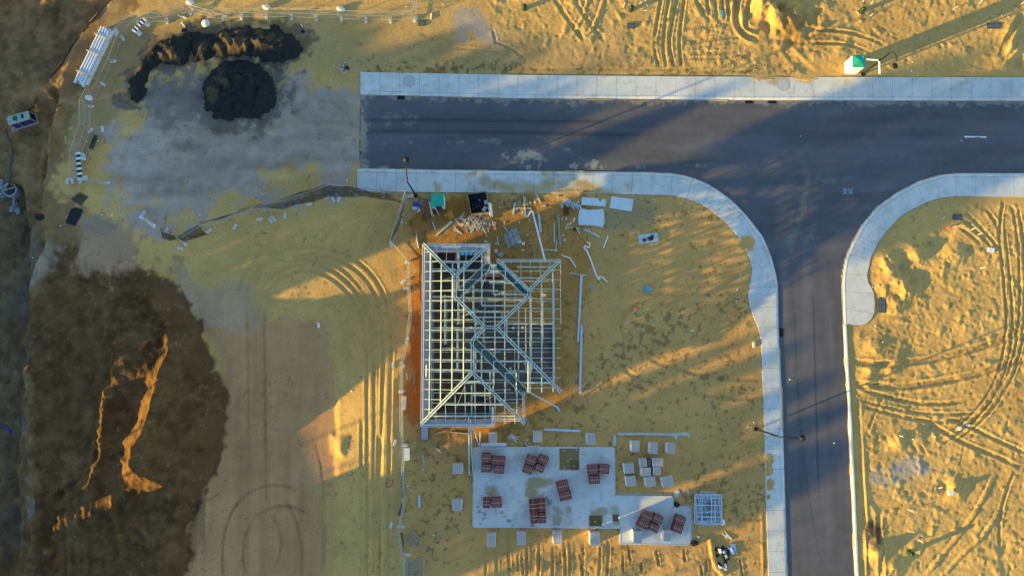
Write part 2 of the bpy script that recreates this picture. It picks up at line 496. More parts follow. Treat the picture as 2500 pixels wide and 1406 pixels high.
Z += mch2 * gr * 0.05

# wheel tracks
pair([(588, 730), (600, 675), (640, 638), (700, 615), (760, 609), (830, 622), (890, 660), (928, 715), (944, 780), (948, 860), (944, 1000), (940, 1420)], 0.75, 0.36, 0.085, tread=0.012)
pair([(640, 800), (642, 715), (680, 668), (740, 650), (800, 660), (850, 700), (885, 745), (902, 800), (908, 900), (906, 1420)], 0.7, 0.34, 0.085, tread=0.012)
rut([(660, 640), (740, 630), (820, 642), (872, 690), (908, 740), (922, 800), (925, 900), (925, 1420)], 0.3, 0.06)
rut([(928, 1050), (926, 1200), (925, 1420)], 0.5, 0.10, berm=0.7)
rut([(886, 1010), (885, 1200), (884, 1420)], 0.4, 0.06)
rut([(602, 740), (606, 900), (604, 1420)], 0.28, 0.03, dark=0.3, berm=0.2)
rut([(644, 740), (646, 900), (650, 1240)], 0.30, 0.03, dark=0.55, berm=0.2)
rut([(600, 1420), (590, 1340), (610, 1270), (660, 1235), (720, 1235), (760, 1262)], 0.35, 0.035, tread=0.02, dark=0.6)
rut([(545, 1420), (540, 1330), (560, 1250), (610, 1195), (680, 1180), (740, 1200)], 0.30, 0.03, tread=0.02, dark=0.6)
rut([(668, 1400), (690, 1330), (680, 1280), (650, 1240)], 0.3, 0.03, tread=0.02, dark=0.45)
rut([(735, 1420), (738, 1330), (720, 1260), (690, 1210)], 0.35, 0.035, tread=0.02, dark=0.45)
rut([(760, 1060), (780, 1110), (790, 1180), (788, 1240)], 0.3, 0.025, dark=0.45)
for x in (790, 796):
    rut([(x, 1195), (x - 1, 1300), (x - 6, 1406)], 0.18, 0.05, tread=0.03, per=0.45, dark=0.25)
rut([(478, 1200), (470, 1290), (465, 1380)], 0.9, 0.06, tread=0.06, per=0.4, dark=0.35)
rut([(495, 1200), (492, 1290), (490, 1340)], 0.5, 0.05, tread=0.05, per=0.4, dark=0.35)
# turning circles on the lot
rut([(1640, 705), (1560, 735), (1518, 775), (1512, 805), (1540, 840), (1600, 885), (1680, 908), (1780, 928), (1868, 924)], 0.42, 0.045, dark=0.22)
rut([(1500, 880), (1540, 915), (1600, 942), (1680, 958), (1760, 972), (1868, 972)], 0.42, 0.045, dark=0.22)
rut([(1640, 728), (1580, 756), (1530, 770)], 0.3, 0.03)
# right-hand sand
rut([(2082, 884), (2130, 889), (2200, 888), (2280, 876), (2360, 857), (2440, 832), (2510, 800)], 0.62, 0.12, tread=0.035, per=0.22, berm=0.7)
rut([(2082, 936), (2140, 943), (2220, 943), (2300, 931), (2380, 913), (2460, 889), (2520, 868)], 0.62, 0.12, tread=0.035, per=0.22, berm=0.7)
rut([(2085, 940), (2150, 965), (2240, 985), (2330, 985), (2400, 960)], 0.40, 0.10)
rut([(2090, 985), (2180, 1012), (2280, 1032), (2380, 1020), (2460, 990)], 0.36, 0.09)
rut([(2090, 975), (2200, 1003), (2300, 1012), (2400, 1008)], 0.30, 0.08)
rut([(2240, 1015), (2300, 1050), (2360, 1085), (2430, 1110), (2510, 1150)], 0.42, 0.10)
rut([(2300, 1015), (2380, 1045), (2450, 1082), (2520, 1110)], 0.38, 0.09)
pair([(2442, 545), (2452, 620), (2460, 700), (2466, 780), (2456, 880), (2425, 960), (2370, 1030), (2290, 1085)], 0.6, 0.25, 0.085)
pair([(2478, 500), (2494, 600), (2498, 720), (2490, 840), (2460, 940), (2390, 1030), (2330, 1070)], 0.55, 0.24, 0.08)
for a in ((2338, 525, 2430, 610), (2352, 510, 2450, 620), (2395, 495, 2440, 560), (2330, 545, 2400, 600)):
    rut([(a[0], a[1]), ((a[0] + a[2]) / 2 + 4, (a[1] + a[3]) / 2), (a[2], a[3])], 0.34, 0.11)
rut([(2452, 480), (2440, 540), (2445, 600)], 0.3, 0.1)
rut([(2432, 1150), (2390, 1235), (2335, 1315), (2255, 1406)], 0.4, -0.09, berm=0.35)
rut([(2440, 1240), (2400, 1310), (2350, 1350), (2300, 1406)], 0.36, -0.085, berm=0.35)
rut([(2480, 1140), (2450, 1220), (2440, 1270), (2442, 1350)], 0.3, 0.08)
rut([(2143, 1240), (2148, 1330), (2152, 1420)], 0.45, 0.10)
rut([(2112, 1290), (2116, 1420)], 0.2, -0.12)
rut([(2092, 960), (2098, 1080), (2104, 1200), (2112, 1300)], 0.45, 0.10, berm=0.8)
rut([(2110, 1075), (2135, 1010), (2160, 960)], 0.3, 0.08)
for k in range(7):
    x = 2110 + 22 * k
    rut([(x, 1040 + 6 * k), (x + 22, 1085 + 5 * k)], 0.3, 0.09)
# top sand
rut([(1345, -20), (1380, 40), (1430, 105)], 0.42, 0.09); rut([(1395, -20), (1430, 50), (1480, 105)], 0.40, 0.08)
rut([(1440, -20), (1425, 40), (1390, 100)], 0.34, -0.08); rut([(1478, -20), (1458, 50), (1425, 98)], 0.34, -0.08)
for x, c in ((1604, -14), (1622, -6), (1642, -16), (1660, -4)):
    rut([(x + 14, -20), (x + 4 + c * .3, 60), (x + c * .6, 110), (x + 6, 172)], 0.32, 0.11, berm=0.6)
for q, wv in (([(1650, 72), (1720, 66), (1790, 58)], .4), ([(1655, 106), (1720, 100), (1800, 90)], .45), ([(1700, 115), (1800, 102)], .4), ([(1672, 132), (1740, 130), (1810, 128)], .4), ([(1665, 142), (1740, 145), (1830, 132)], .35), ([(1680, 176), (1800, 172), (1880, 180)], .35), ([(1900, 150), (1840, 172), (1790, 186)], .4), ([(1960, 95), (1900, 130), (1840, 165), (1800, 186)], .45), ([(1900, 92), (1850, 125), (1800, 150), (1750, 175)], .45)):
    rut(q, wv, 0.04, tread=0.05, per=0.30, chev=0.6)
rut([(1805, -20), (1796, 30), (1800, 62), (1822, 90), (1855, 98)], 0.6, 0.24, berm=0.5)
rut([(1840, -20), (1822, 35), (1818, 62), (1832, 74), (1850, 72)], 0.5, 0.22, berm=0.5)
rut([(1780, -20), (1800, 10), (1806, 40)], 0.4, 0.14)
for x in (1729, 1748, 1766, 1778): rut([(x - 4, -20), (x, 20), (x + 4, 58)], 0.34, 0.11)
rut([(1690, -20), (1715, 30), (1740, 58)], 0.4, 0.1)
rut([(1945, 95), (1915, 115), (1945, 150), (1990, 186)], 0.95, 0.08, berm=0.6)
rut([(1960, 74), (2040, 74), (2110, 88), (2165, 114)], 0.34, 0.08, berm=0.8); rut([(1955, 105), (2060, 106), (2125, 127)], 0.34, 0.07, berm=0.8)
rut([(2155, 160), (2190, 182)], 0.3, 0.07); rut([(2300, 170), (2380, 178), (2460, 170)], 0.3, 0.05)
rut([(2500, 30), (2460, 90), (2440, 150)], 0.6, 0.12); rut([(2490, 90), (2470, 130), (2430, 160)], 0.4, 0.1)
rut([(1195, 100), (1240, 112), (1290, 150)], 0.3, 0.05); rut([(1080, 118), (1180, 120), (1260, 140)], 0.3, 0.05); rut([(1200, 60), (1215, 120)], 0.3, 0.05)
rut([(880, 160), (1000, 166), (1200, 170), (1440, 168), (1640, 172), (1760, 160)], 0.3, 0.035, dark=0.15)
rut([(640, 22), (700, 28), (900, 20)], 0.4, 0.06)
# bottom sand
for k in range(11):
    x = 1195 + k * 29 + RNG.uniform(-14, 14)
    rut([(x, 1300 + RNG.uniform(0, 30)), (x + 2, 1360), (x + RNG.uniform(-4, 4), 1425)], 0.28, 0.085, berm=0.7)
for k in range(16):
    x = 1250 + k * 37 + RNG.uniform(-18, 18); y = 1345 + RNG.uniform(-15, 40)
    rut([(x, y), (x + RNG.uniform(0, 9), y + RNG.uniform(20, 45))], 0.22, 0.10, berm=0.7, fade=False)
rut([(1860, 1225), (1862, 1300), (1864, 1420)], 0.26, -0.13, berm=0.2)
rut([(1790, 1240), (1840, 1228), (1850, 1260)], 0.3, 0.06); rut([(1800, 1290), (1850, 1265)], 0.3, 0.06)
rut([(1735, 1318), (1740, 1350), (1745, 1380), (1765, 1400)], 0.45, -0.32, berm=0.1, fade=False)
rut([(1380, 1000), (1450, 962), (1520, 930), (1600, 880), (1760, 822), (1850, 785)], 0.7, -0.10, berm=0.1)
rut([(1690, 1190), (1740, 1182), (1790, 1165)], 0.5, -0.10, berm=0.1); rut([(1700, 1152), (1780, 1150), (1810, 1135)], 0.5, -0.11, berm=0.1); rut([(1795, 1112), (1850, 1118)], 0.3, -0.09, berm=0.1)
# sand bank along the edge of the pad, and the pad a little lower
bank = sstep(-0.35, 0.35, polysd(WL([(816, 790), (1010, 790), (1010, 1500), (806, 1500), (822, 1200), (826, 1060), (818, 900)])) + 0.3 * n_mid)
Z += 0.16 * bank
Z += 0.22 * sstep(-0.5, 0.5, polysd(WL([(812, 1062), (845, 1068), (840, 1110), (815, 1100)])))

ramp = polysd(WL([(822, 960), (860, 940), (985, 900), (985, 1170), (900, 1190), (820, 1180)]))
xr_ = W(818, 1050)[0]; xe_ = W(960, 1050)[0]
Z += 0.45 * np.clip((X - xr_) / (xe_ - xr_), 0, 1) * sstep(-2.2, 1.5, ramp)

# -------- the dug-out left side
pit = [(-200, -100), (285, -60), (262, 0), (180, 110), (120, 190), (150, 215), (132, 262), (118, 330), (108, 440), (96, 520), (100, 600), (60, 680), (62, 800), (58, 1000), (72, 1180), (88, 1260), (60, 1420), (40, 1500), (-200, 1500)]
d_pit = polysd(WL(pit))
Z -= 1.5 * sstep(-0.35, 0.75, d_pit + 0.7 * n_mid)
Z += sstep(0, 2, d_pit) * (0.35 * fbm(X, Y, 0.3, 3, 120) + 0.10 * gr)
deep = polysd(WL([(-200, 440), (20, 440), (48, 520), (44, 620), (40, 760), (34, 900), (26, 1060), (20, 1500), (-200, 1500)]))
Z -= 1.4 * sstep(-0.3, 0.6, deep + 0.6 * n_mid)
for a in [(105, 215, .9, .9, .6, 1.0), (70, 245, .8, .5, .8, .6), (118, 345, .5, .6, 1.6, 1.45), (25, 240, .9, .7, 1.4, .9), (88, 400, .4, .5, 1.4, 1.5), (180, 150, .5, .35, 2.2, .98), (160, 215, .6, .5, .8, 1.1), (145, 290, .4, .5, .9, 1.3), (140, 322, .5, .5, .6, 1.0)]:
    bump(a[0], a[1], a[2], a[3], a[4], a[5])
# spoil heap: bench at the left, then a cut face that looks into the sun, then the long tipped slope
c1 = WL([(262, 640), (278, 760), (272, 830), (262, 890), (252, 960), (243, 1040), (238, 1110), (215, 1160), (170, 1190), (130, 1215), (120, 1500), (800, 1500), (800, 640)])
d1 = polysd(c1) + 0.35 * n_mid + 0.18 * n_fin
c2 = WL([(345, 640), (352, 745), (392, 800), (398, 850), (366, 905), (352, 960), (338, 1010), (302, 1060), (290, 1110), (298, 1150), (330, 1190), (430, 1212), (500, 1214), (800, 1214), (800, 640)])
d2 = polysd(c2) + 0.30 * n_mid + 0.15 * n_fin
inside = np.clip(d_heap, 0, None)
yy = (sstep(7.5, -1.5, Y))
h1 = (0.85 * sstep(-0.05, 0.95, d1) + 0.65 * np.exp(-((d1 - 0.9) / 0.7) ** 2) * sstep(-0.1, 0.4, n_mid + 0.25)) * (0.35 + 0.65 * yy)
h2 = (0.75 + 3.0 * yy) * sstep(0.0, 3.6, d2) * sstep(-15.2, -13.2, Y)
slope = np.minimum(inside * 0.55, 9)
hz = np.minimum(h1 + h2, slope) * sstep(0, 0.3, inside)
hz = np.where(d_heap > 0, hz + 0.25 * np.clip(inside, 0, 2) / 2 * (0.4 * n_mid + 0.5 * n_fin), 0)
Z += hz
for a in [(350, 762, .35, .55, .5, 0.3), (360, 752, .3, .45, .5, 0.3), (310, 825, .25, .4, .8, 1.4), (300, 845, .4, .35, .4, 0.5), (420, 942, .45, .7, .6, 1.0), (370, 835, .3, .4, .9, 1.0), (282, 870, .3, .3, .8, 1.5), (318, 880, .35, .5, 1.0, 1.5), (275, 985, .4, .4, .5, .5), (315, 960, .3, .35, .8, 2.5), (165, 1075, .7, .5, .6, .5), (240, 1090, .3, .6, 1.2, 1.5), (95, 1275, .45, .9, 2.4, 1.55), (138, 1285, .3, .55, 2.2, 1.55), (75, 1360, .5, .9, 1.8, 1.2), (125, 1345, .35, .6, 1.0, 2.6), (120, 1225, .3, .5, .8, 2.8), (160, 1185, .3, .5, 1.3, .6), (290, 1240, .25, .5, 1.2, 1.7), (300, 1300, .3, .5, 1.2, 1.8), (345, 1275, .22, .45, 1.2, -.9), (345, 1310, .22, .4, 1.0, -.6), (345, 1222, .22, .4, 1.0, -.5), (335, 1110, .5, -.9, .8, 1.0)]:
    bump(*a)
for x in (165, 185, 205, 225): rut([(x, 1210), (x + 2, 1300), (x + 4, 1420)], 0.4, 0.08, tread=0.03)
rut([(80, 830), (130, 830), (170, 850), (195, 890), (210, 930)], 0.9, 0.07, tread=0.05, per=0.35, dark=0.2)
rut([(90, 905), (130, 895), (155, 920), (160, 950)], 0.8, 0.07, tread=0.04, per=0.35, dark=0.2)
bump(145, 660, 1.6, -0.7, 1.0)
# sand blown or spilled over the edges of the paths
keepZ = Z; Z = np.zeros_like(X)
for a in [(1876, 1122, .50, .12), (1876, 1150, .42, .11), (1879, 1182, .48, .12), (1873, 1212, .35, .08), (1819, 597, .55, .14), (1829, 589, .45, .12), (1255, 480, .6, .08, 2.4), (1400, 476, .6, .06, 2.4), (1960, 186, .5, .08, 1.6), (1860, 187, .5, .08, 1.2), (2290, 185, .4, .06, 1.6)]:
    bump(a[0], a[1], a[2], a[3], a[4] if len(a) > 4 else None)
SPILL = Z; Z = keepZ

# ------------------------------------------------------------------ roads, paths, kerbs
SEGS = {  # (road edge, inner edge) in pixels, matched end to end
 'north': [([(880, 232), (960, 233.5), (1260, 241), (1560, 243), (1880, 246), (2500, 247), (2900, 249)],
            [(880, 177), (960, 178.5), (1260, 184), (1560, 187), (1880, 189), (2500, 190), (2900, 191)])],
 'south': [([(872, 411.7), (1000, 413.5), (1260, 417), (1573, 420), (1642, 423)], [(872, 468), (1000, 469), (1260, 471), (1509, 474), (1637, 477)]),
           ([(1642, 423), (1675, 429), (1701, 437), (1729, 449), (1752, 463), (1780, 483), (1803, 504), (1825, 528), (1842, 550), (1863, 577), (1875, 604), (1885, 630), (1890, 649)],
            [(1637, 477), (1658, 480), (1675, 485), (1695, 492), (1714, 500), (1734, 513), (1752, 527), (1772, 544), (1790, 563), (1805, 582), (1816, 599), (1829, 627), (1836.5, 655)]),
           ([(1890, 649), (1896, 672), (1900, 698), (1901, 750), (1901, 803), (1904, 850)], [(1836.5, 655), (1834, 680), (1829, 703), (1826, 724), (1831, 751), (1842, 780), (1852, 803), (1858, 833), (1859, 850)]),
           ([(1904, 850), (1909, 946), (1912, 1048), (1918, 1225), (1923, 1406), (1929, 1600)], [(1859, 850), (1862, 946), (1866, 1048), (1870, 1225), (1876, 1406), (1882, 1600)])],
 'east': [([(2900, 423), (2500, 423), (2334, 423)], [(2900, 482), (2500, 481), (2334, 479.5)]),
          ([(2334, 423), (2295, 427), (2244, 442), (2193, 468), (2142, 504), (2103, 550), (2078, 596), (2062, 634), (2056, 669)],
           [(2334, 479.5), (2295, 483), (2259, 495), (2226, 511.5), (2198, 528), (2172, 555), (2144, 591), (2126, 627), (2116, 672)]),
          ([(2056, 669), (2054.6, 695), (2056, 736), (2058, 793)], [(2116, 672), (2119, 691), (2127, 702), (2133, 718), (2135, 741), (2134, 764), (2126, 780), (2111, 792), (2098, 793.5)])],
}
def resample(pts, n):
    L = [0]
    for a, b in zip(pts[:-1], pts[1:]): L.append(L[-1] + math.hypot(b[0] - a[0], b[1] - a[1]))
    out = []
    for k in range(n + 1):
        t = L[-1] * k / n; i = 0
        while i < len(L) - 2 and L[i + 1] < t: i += 1
        f = (t - L[i]) / max(L[i + 1] - L[i], 1e-9)
        out.append((pts[i][0] * (1 - f) + pts[i + 1][0] * f, pts[i][1] * (1 - f) + pts[i + 1][1] * f))
    return out
PATH_Z = 0.04; ROAD_Z = -0.05
HARD = []          # outlines of everything hard laid in the ground
path_poly = {}
for k, segs in SEGS.items():
    ro, inn = [], []
    for r, i in segs:
        ro += r; inn += i
    path_poly[k] = WL(ro) + WL(inn)[::-1]
    HARD.append(path_poly[k])
E_KERB = ([(2058, 794), (2062, 882), (2069, 972), (2070.5, 1048), (2078, 1200), (2087, 1406), (2096, 1600)], [(2065.5, 794), (2070, 882), (2075, 972), (2079.5, 1048), (2086.5, 1200), (2095.5, 1406), (2104, 1600)])
HARD.append(WL(E_KERB[0]) + WL(E_KERB[1])[::-1])
road_px = [(877, 228), (877, 414)] + SEGS['south'][0][0][1:] + SEGS['south'][1][0] + SEGS['south'][2][0] + SEGS['south'][3][0] + [(2096, 1600)] + E_KERB[0][::-1][1:] + SEGS['east'][2][0][::-1] + SEGS['east'][1][0][::-1] + SEGS['east'][0][0][::-1] + [(2900, 249)] + SEGS['north'][0][0][::-1]
ROAD = WL(road_px)
SLAB = WL([(1157, 1091), (1500, 1091.5), (1501, 1209), (1642, 1211), (1643, 1238), (1684, 1238), (1684, 1329), (1514, 1326), (1514, 1288), (1155, 1285)])
d_hard = np.full(X.shape, -1e9)
for q in HARD: d_hard = np.maximum(d_hard, polysd(q))
d_road = polysd(ROAD)
d_hard = np.maximum(d_hard, np.minimum(d_road, 1e9))
near = 1 - sstep(0.0, 1.1, -d_hard)
Z = Z * (1 - 0.85 * near)
Z = Z - 0.0
# the yellow sand is heaped a little against the outer edges, the road base laps the end of the asphalt
Z = np.where(d_hard > 0.06, np.where(SPILL > 0.025, PATH_Z + 0.7 * SPILL, -0.35), Z + SPILL * 0.7)
d_slab = polysd(SLAB)
HX0, HY1 = W(1031, 595, 2.5); HX1, HY0 = W(1369, 1036, 2.5)
near_s = 1 - sstep(0.0, 1.5, -d_slab)
Z = Z * (1 - 0.8 * near_s)
d_house = polysd([(HX0 + .4, HY0 + .5), (HX1 - .3, HY0 + .5), (HX1 - .3, HY1 - .5), (HX0 + .4, HY1 - .5)])
Z = Z * (1 - 0.85 * (1 - sstep(0.0, 1.5, -d_house)))
Z = np.where(d_slab > 0.15, -0.2, Z)
edge = np.minimum.reduce([X - GX0, GX1 - X, Y - GY0, GY1 - Y])
Z = np.where(edge < 0.05, np.where(X < GX0 + 0.06, Z, 0), Z)

def gz(x, y):
    u = (x - GX0) / STEP; v = (y - GY0) / STEP
    i = int(min(max(u, 0), NX - 2)); j = int(min(max(v, 0), NY - 2)); a, b = u - i, v - j
    return float((Z[j, i] * (1 - a) + Z[j, i + 1] * a) * (1 - b) + (Z[j + 1, i] * (1 - a) + Z[j + 1, i + 1] * a) * b)

def ground_at(px, py):
    x, y = W(px, py)
    z = gz(x, y)
    x, y = W(px, py, z)
    z = gz(x, y)
    return W(px, py, z) + (z,)

def grid_mesh(name, mask, zz, cc, m, extra=None):
    """part of the grid as one mesh; mask is per vertex"""
    q = mask[:-1, :-1] & mask[1:, :-1] & mask[:-1, 1:] & mask[1:, 1:]
    jj, ii = np.nonzero(q)
    idx = np.arange(NX * NY).reshape(NY, NX)
    quads = np.stack([idx[jj, ii], idx[jj, ii + 1], idx[jj + 1, ii + 1], idx[jj + 1, ii]], 1)
    used, inv = np.unique(quads, return_inverse=True)
    quads = inv.reshape(-1, 4)
    co = np.stack([X.ravel()[used], Y.ravel()[used], zz.ravel()[used]], 1)
    cl = np.concatenate([cc.reshape(-1, 3)[used], np.ones((len(used), 1))], 1)
    if extra is not None:
        ev, ef = extra; k = len(co)
        co = np.concatenate([co, ev]); cl = np.concatenate([cl, np.tile(np.append(SAND * 0.9, 1), (len(ev), 1))])
        quads = np.concatenate([quads, np.array(ef) + k])
    me = bpy.data.meshes.new(name)
    me.vertices.add(len(co)); me.vertices.foreach_set('co', co.astype(np.float32).ravel())
    me.loops.add(quads.size); me.loops.foreach_set('vertex_index', quads.astype(np.int32).ravel())
    me.polygons.add(len(quads)); me.polygons.foreach_set('loop_start', np.arange(0, quads.size, 4, dtype=np.int32))
    me.polygons.foreach_set('use_smooth', np.ones(len(quads), bool))
    me.update(calc_edges=True)
    at = me.attributes.new('col', 'FLOAT_COLOR', 'POINT')
    at.data.foreach_set('color', np.clip(cl, 0, 1).astype(np.float32).ravel())
    me.materials.append(m)
    o = bpy.data.objects.new(name, me); COL.objects.link(o)
    return o

M_SAND = mat_attr('sand', 0.95, 0.05, 7.0, 0.20, bump=0.9, bscale=9.0, bdist=0.05)
B = 2500.0
# the sheet runs on to the horizon on every side
ev = np.array([(-B, -B, -.02), (B, -B, -.02), (B, B, -.02), (-B, B, -.02), (GX0 + .05, GY0 + .05, -.02), (GX1 - .05, GY0 + .05, -.02), (GX1 - .05, GY1 - .05, -.02), (GX0 + .05, GY1 - .05, -.02)])
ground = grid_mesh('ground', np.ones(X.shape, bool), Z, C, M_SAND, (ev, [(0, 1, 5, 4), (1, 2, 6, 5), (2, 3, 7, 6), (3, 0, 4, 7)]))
tag(ground, kind='structure')

# asphalt
CA = np.ones(X.shape + (3,)) * np.array((0.115, 0.105, 0.113))
st = fbm(X * 0.25, Y * 2.0, 0.5, 4, 200); st2 = fbm(X * 2.0, Y * 0.25, 0.5, 4, 210)
lower = sstep(3, -3, Y - 9.0) * sstep(22, 26, X)
CA *= (1 + 0.30 * (st * (1 - lower) + st2 * lower) + 0.18 * n_big + 0.12 * n_fin)[..., None]
def apaint(m, c, amt):
    global CA
    m = (np.clip(m, 0, 1) * amt)[..., None]; CA = CA * (1 - m) + np.array(c) * m
dust = fbm(X, Y, 1.2, 5, 220, 0.65) * .6 + fbm(X, Y, 3.5, 2, 225) * .55
for (px_, py_, rx, ry, a) in ((1290, 385, 2.2, 0.9, .75), (1300, 405, 1.5, .6, .6), (1440, 402, 1.9, .5, .7), (1002, 346, .5, .3, .9), (1385, 365, .4, .2, .4), (935, 350, .4, .3, .5), (1130, 408, .8, .25, .5), (940, 410, 1.2, .2, .5), (1170, 345, 3, .4, .25), (975, 290, 3, .7, .2), (1700, 405, 1.0, .2, .35), (1560, 408, 1, .2, .3)):
    x0, y0 = W(px_, py_)
    e = 1 - ((X - x0) / rx) ** 2 - ((Y - y0) / ry) ** 2
    apaint(sstep(0.05, 0.5, e * 0.6 + dust * 1.4 - 0.15), (0.42, 0.36, 0.26), a)
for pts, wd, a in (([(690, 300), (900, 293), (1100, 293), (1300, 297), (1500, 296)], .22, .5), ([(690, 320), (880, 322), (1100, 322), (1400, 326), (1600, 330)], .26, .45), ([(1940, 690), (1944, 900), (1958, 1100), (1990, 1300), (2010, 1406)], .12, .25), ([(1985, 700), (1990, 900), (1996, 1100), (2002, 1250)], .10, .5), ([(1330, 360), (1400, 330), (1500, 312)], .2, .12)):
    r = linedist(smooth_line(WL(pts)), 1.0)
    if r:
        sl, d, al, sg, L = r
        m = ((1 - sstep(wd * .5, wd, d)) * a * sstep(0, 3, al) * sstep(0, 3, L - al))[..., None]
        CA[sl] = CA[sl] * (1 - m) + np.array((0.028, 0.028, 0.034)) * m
for pts, wd, a in (([(1965, 405), (1975, 450), (1950, 560), (1915, 600)], .5, .3), ([(2000, 430), (1960, 480), (1930, 600)], .3, .25), ([(1890, 455), (1990, 445), (2080, 435)], .4, .25), ([(1985, 560), (1970, 590)], .2, .5), ([(1935, 520), (1925, 610)], .3, .4), ([(1320, 335), (1450, 400)], .1, .3)):
    r = linedist(smooth_line(WL(pts)), 1.5)
    if r:
        sl, d, al, sg, L = r
        m = ((1 - sstep(0, wd, d + 0.8 * dust[sl])) * a)[..., None]
        CA[sl] = CA[sl] * (1 - m) + np.array((0.22, 0.2, 0.17)) * m
apaint(sstep(0.0, -0.45, d_road - 0.5 + 0.9 * dust) * (Y > 20) , (0.30, 0.26, 0.2), .7)
x_end = W(877, 320)[0]
apaint(sstep(0.9, 0.0, X - x_end + 1.4 * dust), (0.36, 0.29, 0.2), .75)
M_ASPH = mat_attr('asphalt', 0.85, 0.35, 14.0, 0.22, bump=0.35, bscale=30.0, bdist=0.006)
road = grid_mesh('road', (d_road > -0.22) & (X > x_end - 0.02 + 0.25 * n_fin), np.full(X.shape, ROAD_Z), CA, M_ASPH)
tag(road, kind='structure')

# concrete bays with open joints, a sloping kerb along the road side
def att_mesh(name, vs, fs, cl, m, kind='structure'):
    me = bpy.data.meshes.new(name); me.from_pydata(vs, [], fs)
    at = me.attributes.new('col', 'FLOAT_COLOR', 'POINT')
    at.data.foreach_set('color', np.concatenate([np.clip(cl, 0, 1), np.ones((len(cl), 1))], 1).astype(np.float32).ravel())
    me.materials.append(m); me.update()
    o = bpy.data.objects.new(name, me); COL.objects.link(o)
    return tag(o, kind=kind)
M_CONC = mat_attr('concrete', 0.9, 0.2, 5.0, 0.06, bump=0.15, bscale=25.0, bdist=0.004)
CONC = np.array((0.60, 0.585, 0.555))
def conc_col(vs, dustm=None, base=CONC):
    a = np.array(vs); x, y = a[:, 0], a[:, 1]
    c = np.ones((len(a), 3)) * base
    c *= (1 + 0.13 * fbm(x, y, 0.35, 4, 300) + 0.10 * fbm(x, y, 1.7, 4, 310))[:, None]
    sp_ = sstep(0.30, 0.42, fbm(x, y, 2.6, 3, 320))[:, None] * 0.35
    c = c * (1 - sp_) + np.array((0.36, 0.34, 0.31)) * sp_
    if dustm is not None:
        m = np.clip(dustm(x, y), 0, 1)[:, None]
        c = c * (1 - m) + np.array((0.44, 0.29, 0.11)) * m
    return c
def bay(vs, fs, rings, z_of, nsub=12, thick=0.14):
    """one bay: rings is a list of (road point, inner point) along it"""
    k = len(vs); n = nsub + 1
    for (r, i) in rings:
        for q in range(n):
            t = q / nsub
            vs.append((r[0] * (1 - t) + i[0] * t, r[1] * (1 - t) + i[1] * t, z_of(t)))
    m = len(rings)
    for a in range(m - 1):
        for q in range(nsub):
            fs.append((k + a * n + q, k + a * n + q + 1, k + (a + 1) * n + q + 1, k + (a + 1) * n + q))
    loop = [k + q for q in range(n)] + [k + a * n + nsub for a in range(1, m)] + [k + (m - 1) * n + q for q in range(nsub - 1, -1, -1)] + [k + a * n for a in range(m - 2, 0, -1)]
    b = len(vs)
    for v in loop: vs.append((vs[v][0], vs[v][1], vs[v][2] - thick))
    for q in range(len(loop)):
        p = (q + 1) % len(loop)
        fs.append((loop[q], loop[p], b + p, b + q))
def fix_normals(o):
    import bmesh
    bm = bmesh.new(); bm.from_mesh(o.data); bmesh.ops.recalc_face_normals(bm, faces=bm.faces); bm.to_mesh(o.data); bm.free()
def path_dust(key):
    def f(x, y):
        m = 0.0 * x
        no = fbm(x, y, 0.9, 4, 330)
        if key == 'south':
            x0, y0 = W(1330, 462)
            m = sstep(0.1, 1.0, 1.1 - np.hypot((x - x0) / 8.0, (y - y0) / 1.3) + 0.9 * no) * 0.8
            x0, y0 = W(1830, 600); m = np.maximum(m, 0.8 * sstep(0, .5, 0.55 - np.hypot(x - x0, y - y0) + 0.5 * no))
            m = np.maximum(m, 0.7 * sstep(0.25, 0.6, no + 0.18) * (x < W(1500, 460)[0]) * (x > W(1050, 460)[0]) * 0.8)
        if key == 'north':
            for px_, py_, r in ((2366, 200, .35), (1900, 192, 1.0), (1970, 193, .9), (2070, 198, .5), (1320, 192, .5)):
                x0, y0 = W(px_, py_); m = np.maximum(m, 0.7 * sstep(0, .5, r - np.hypot((x - x0) * .7, y - y0) + 0.6 * no))
        return m + 0.18 * sstep(0.2, 0.5, no)
    return f
KERB_W = 0.34
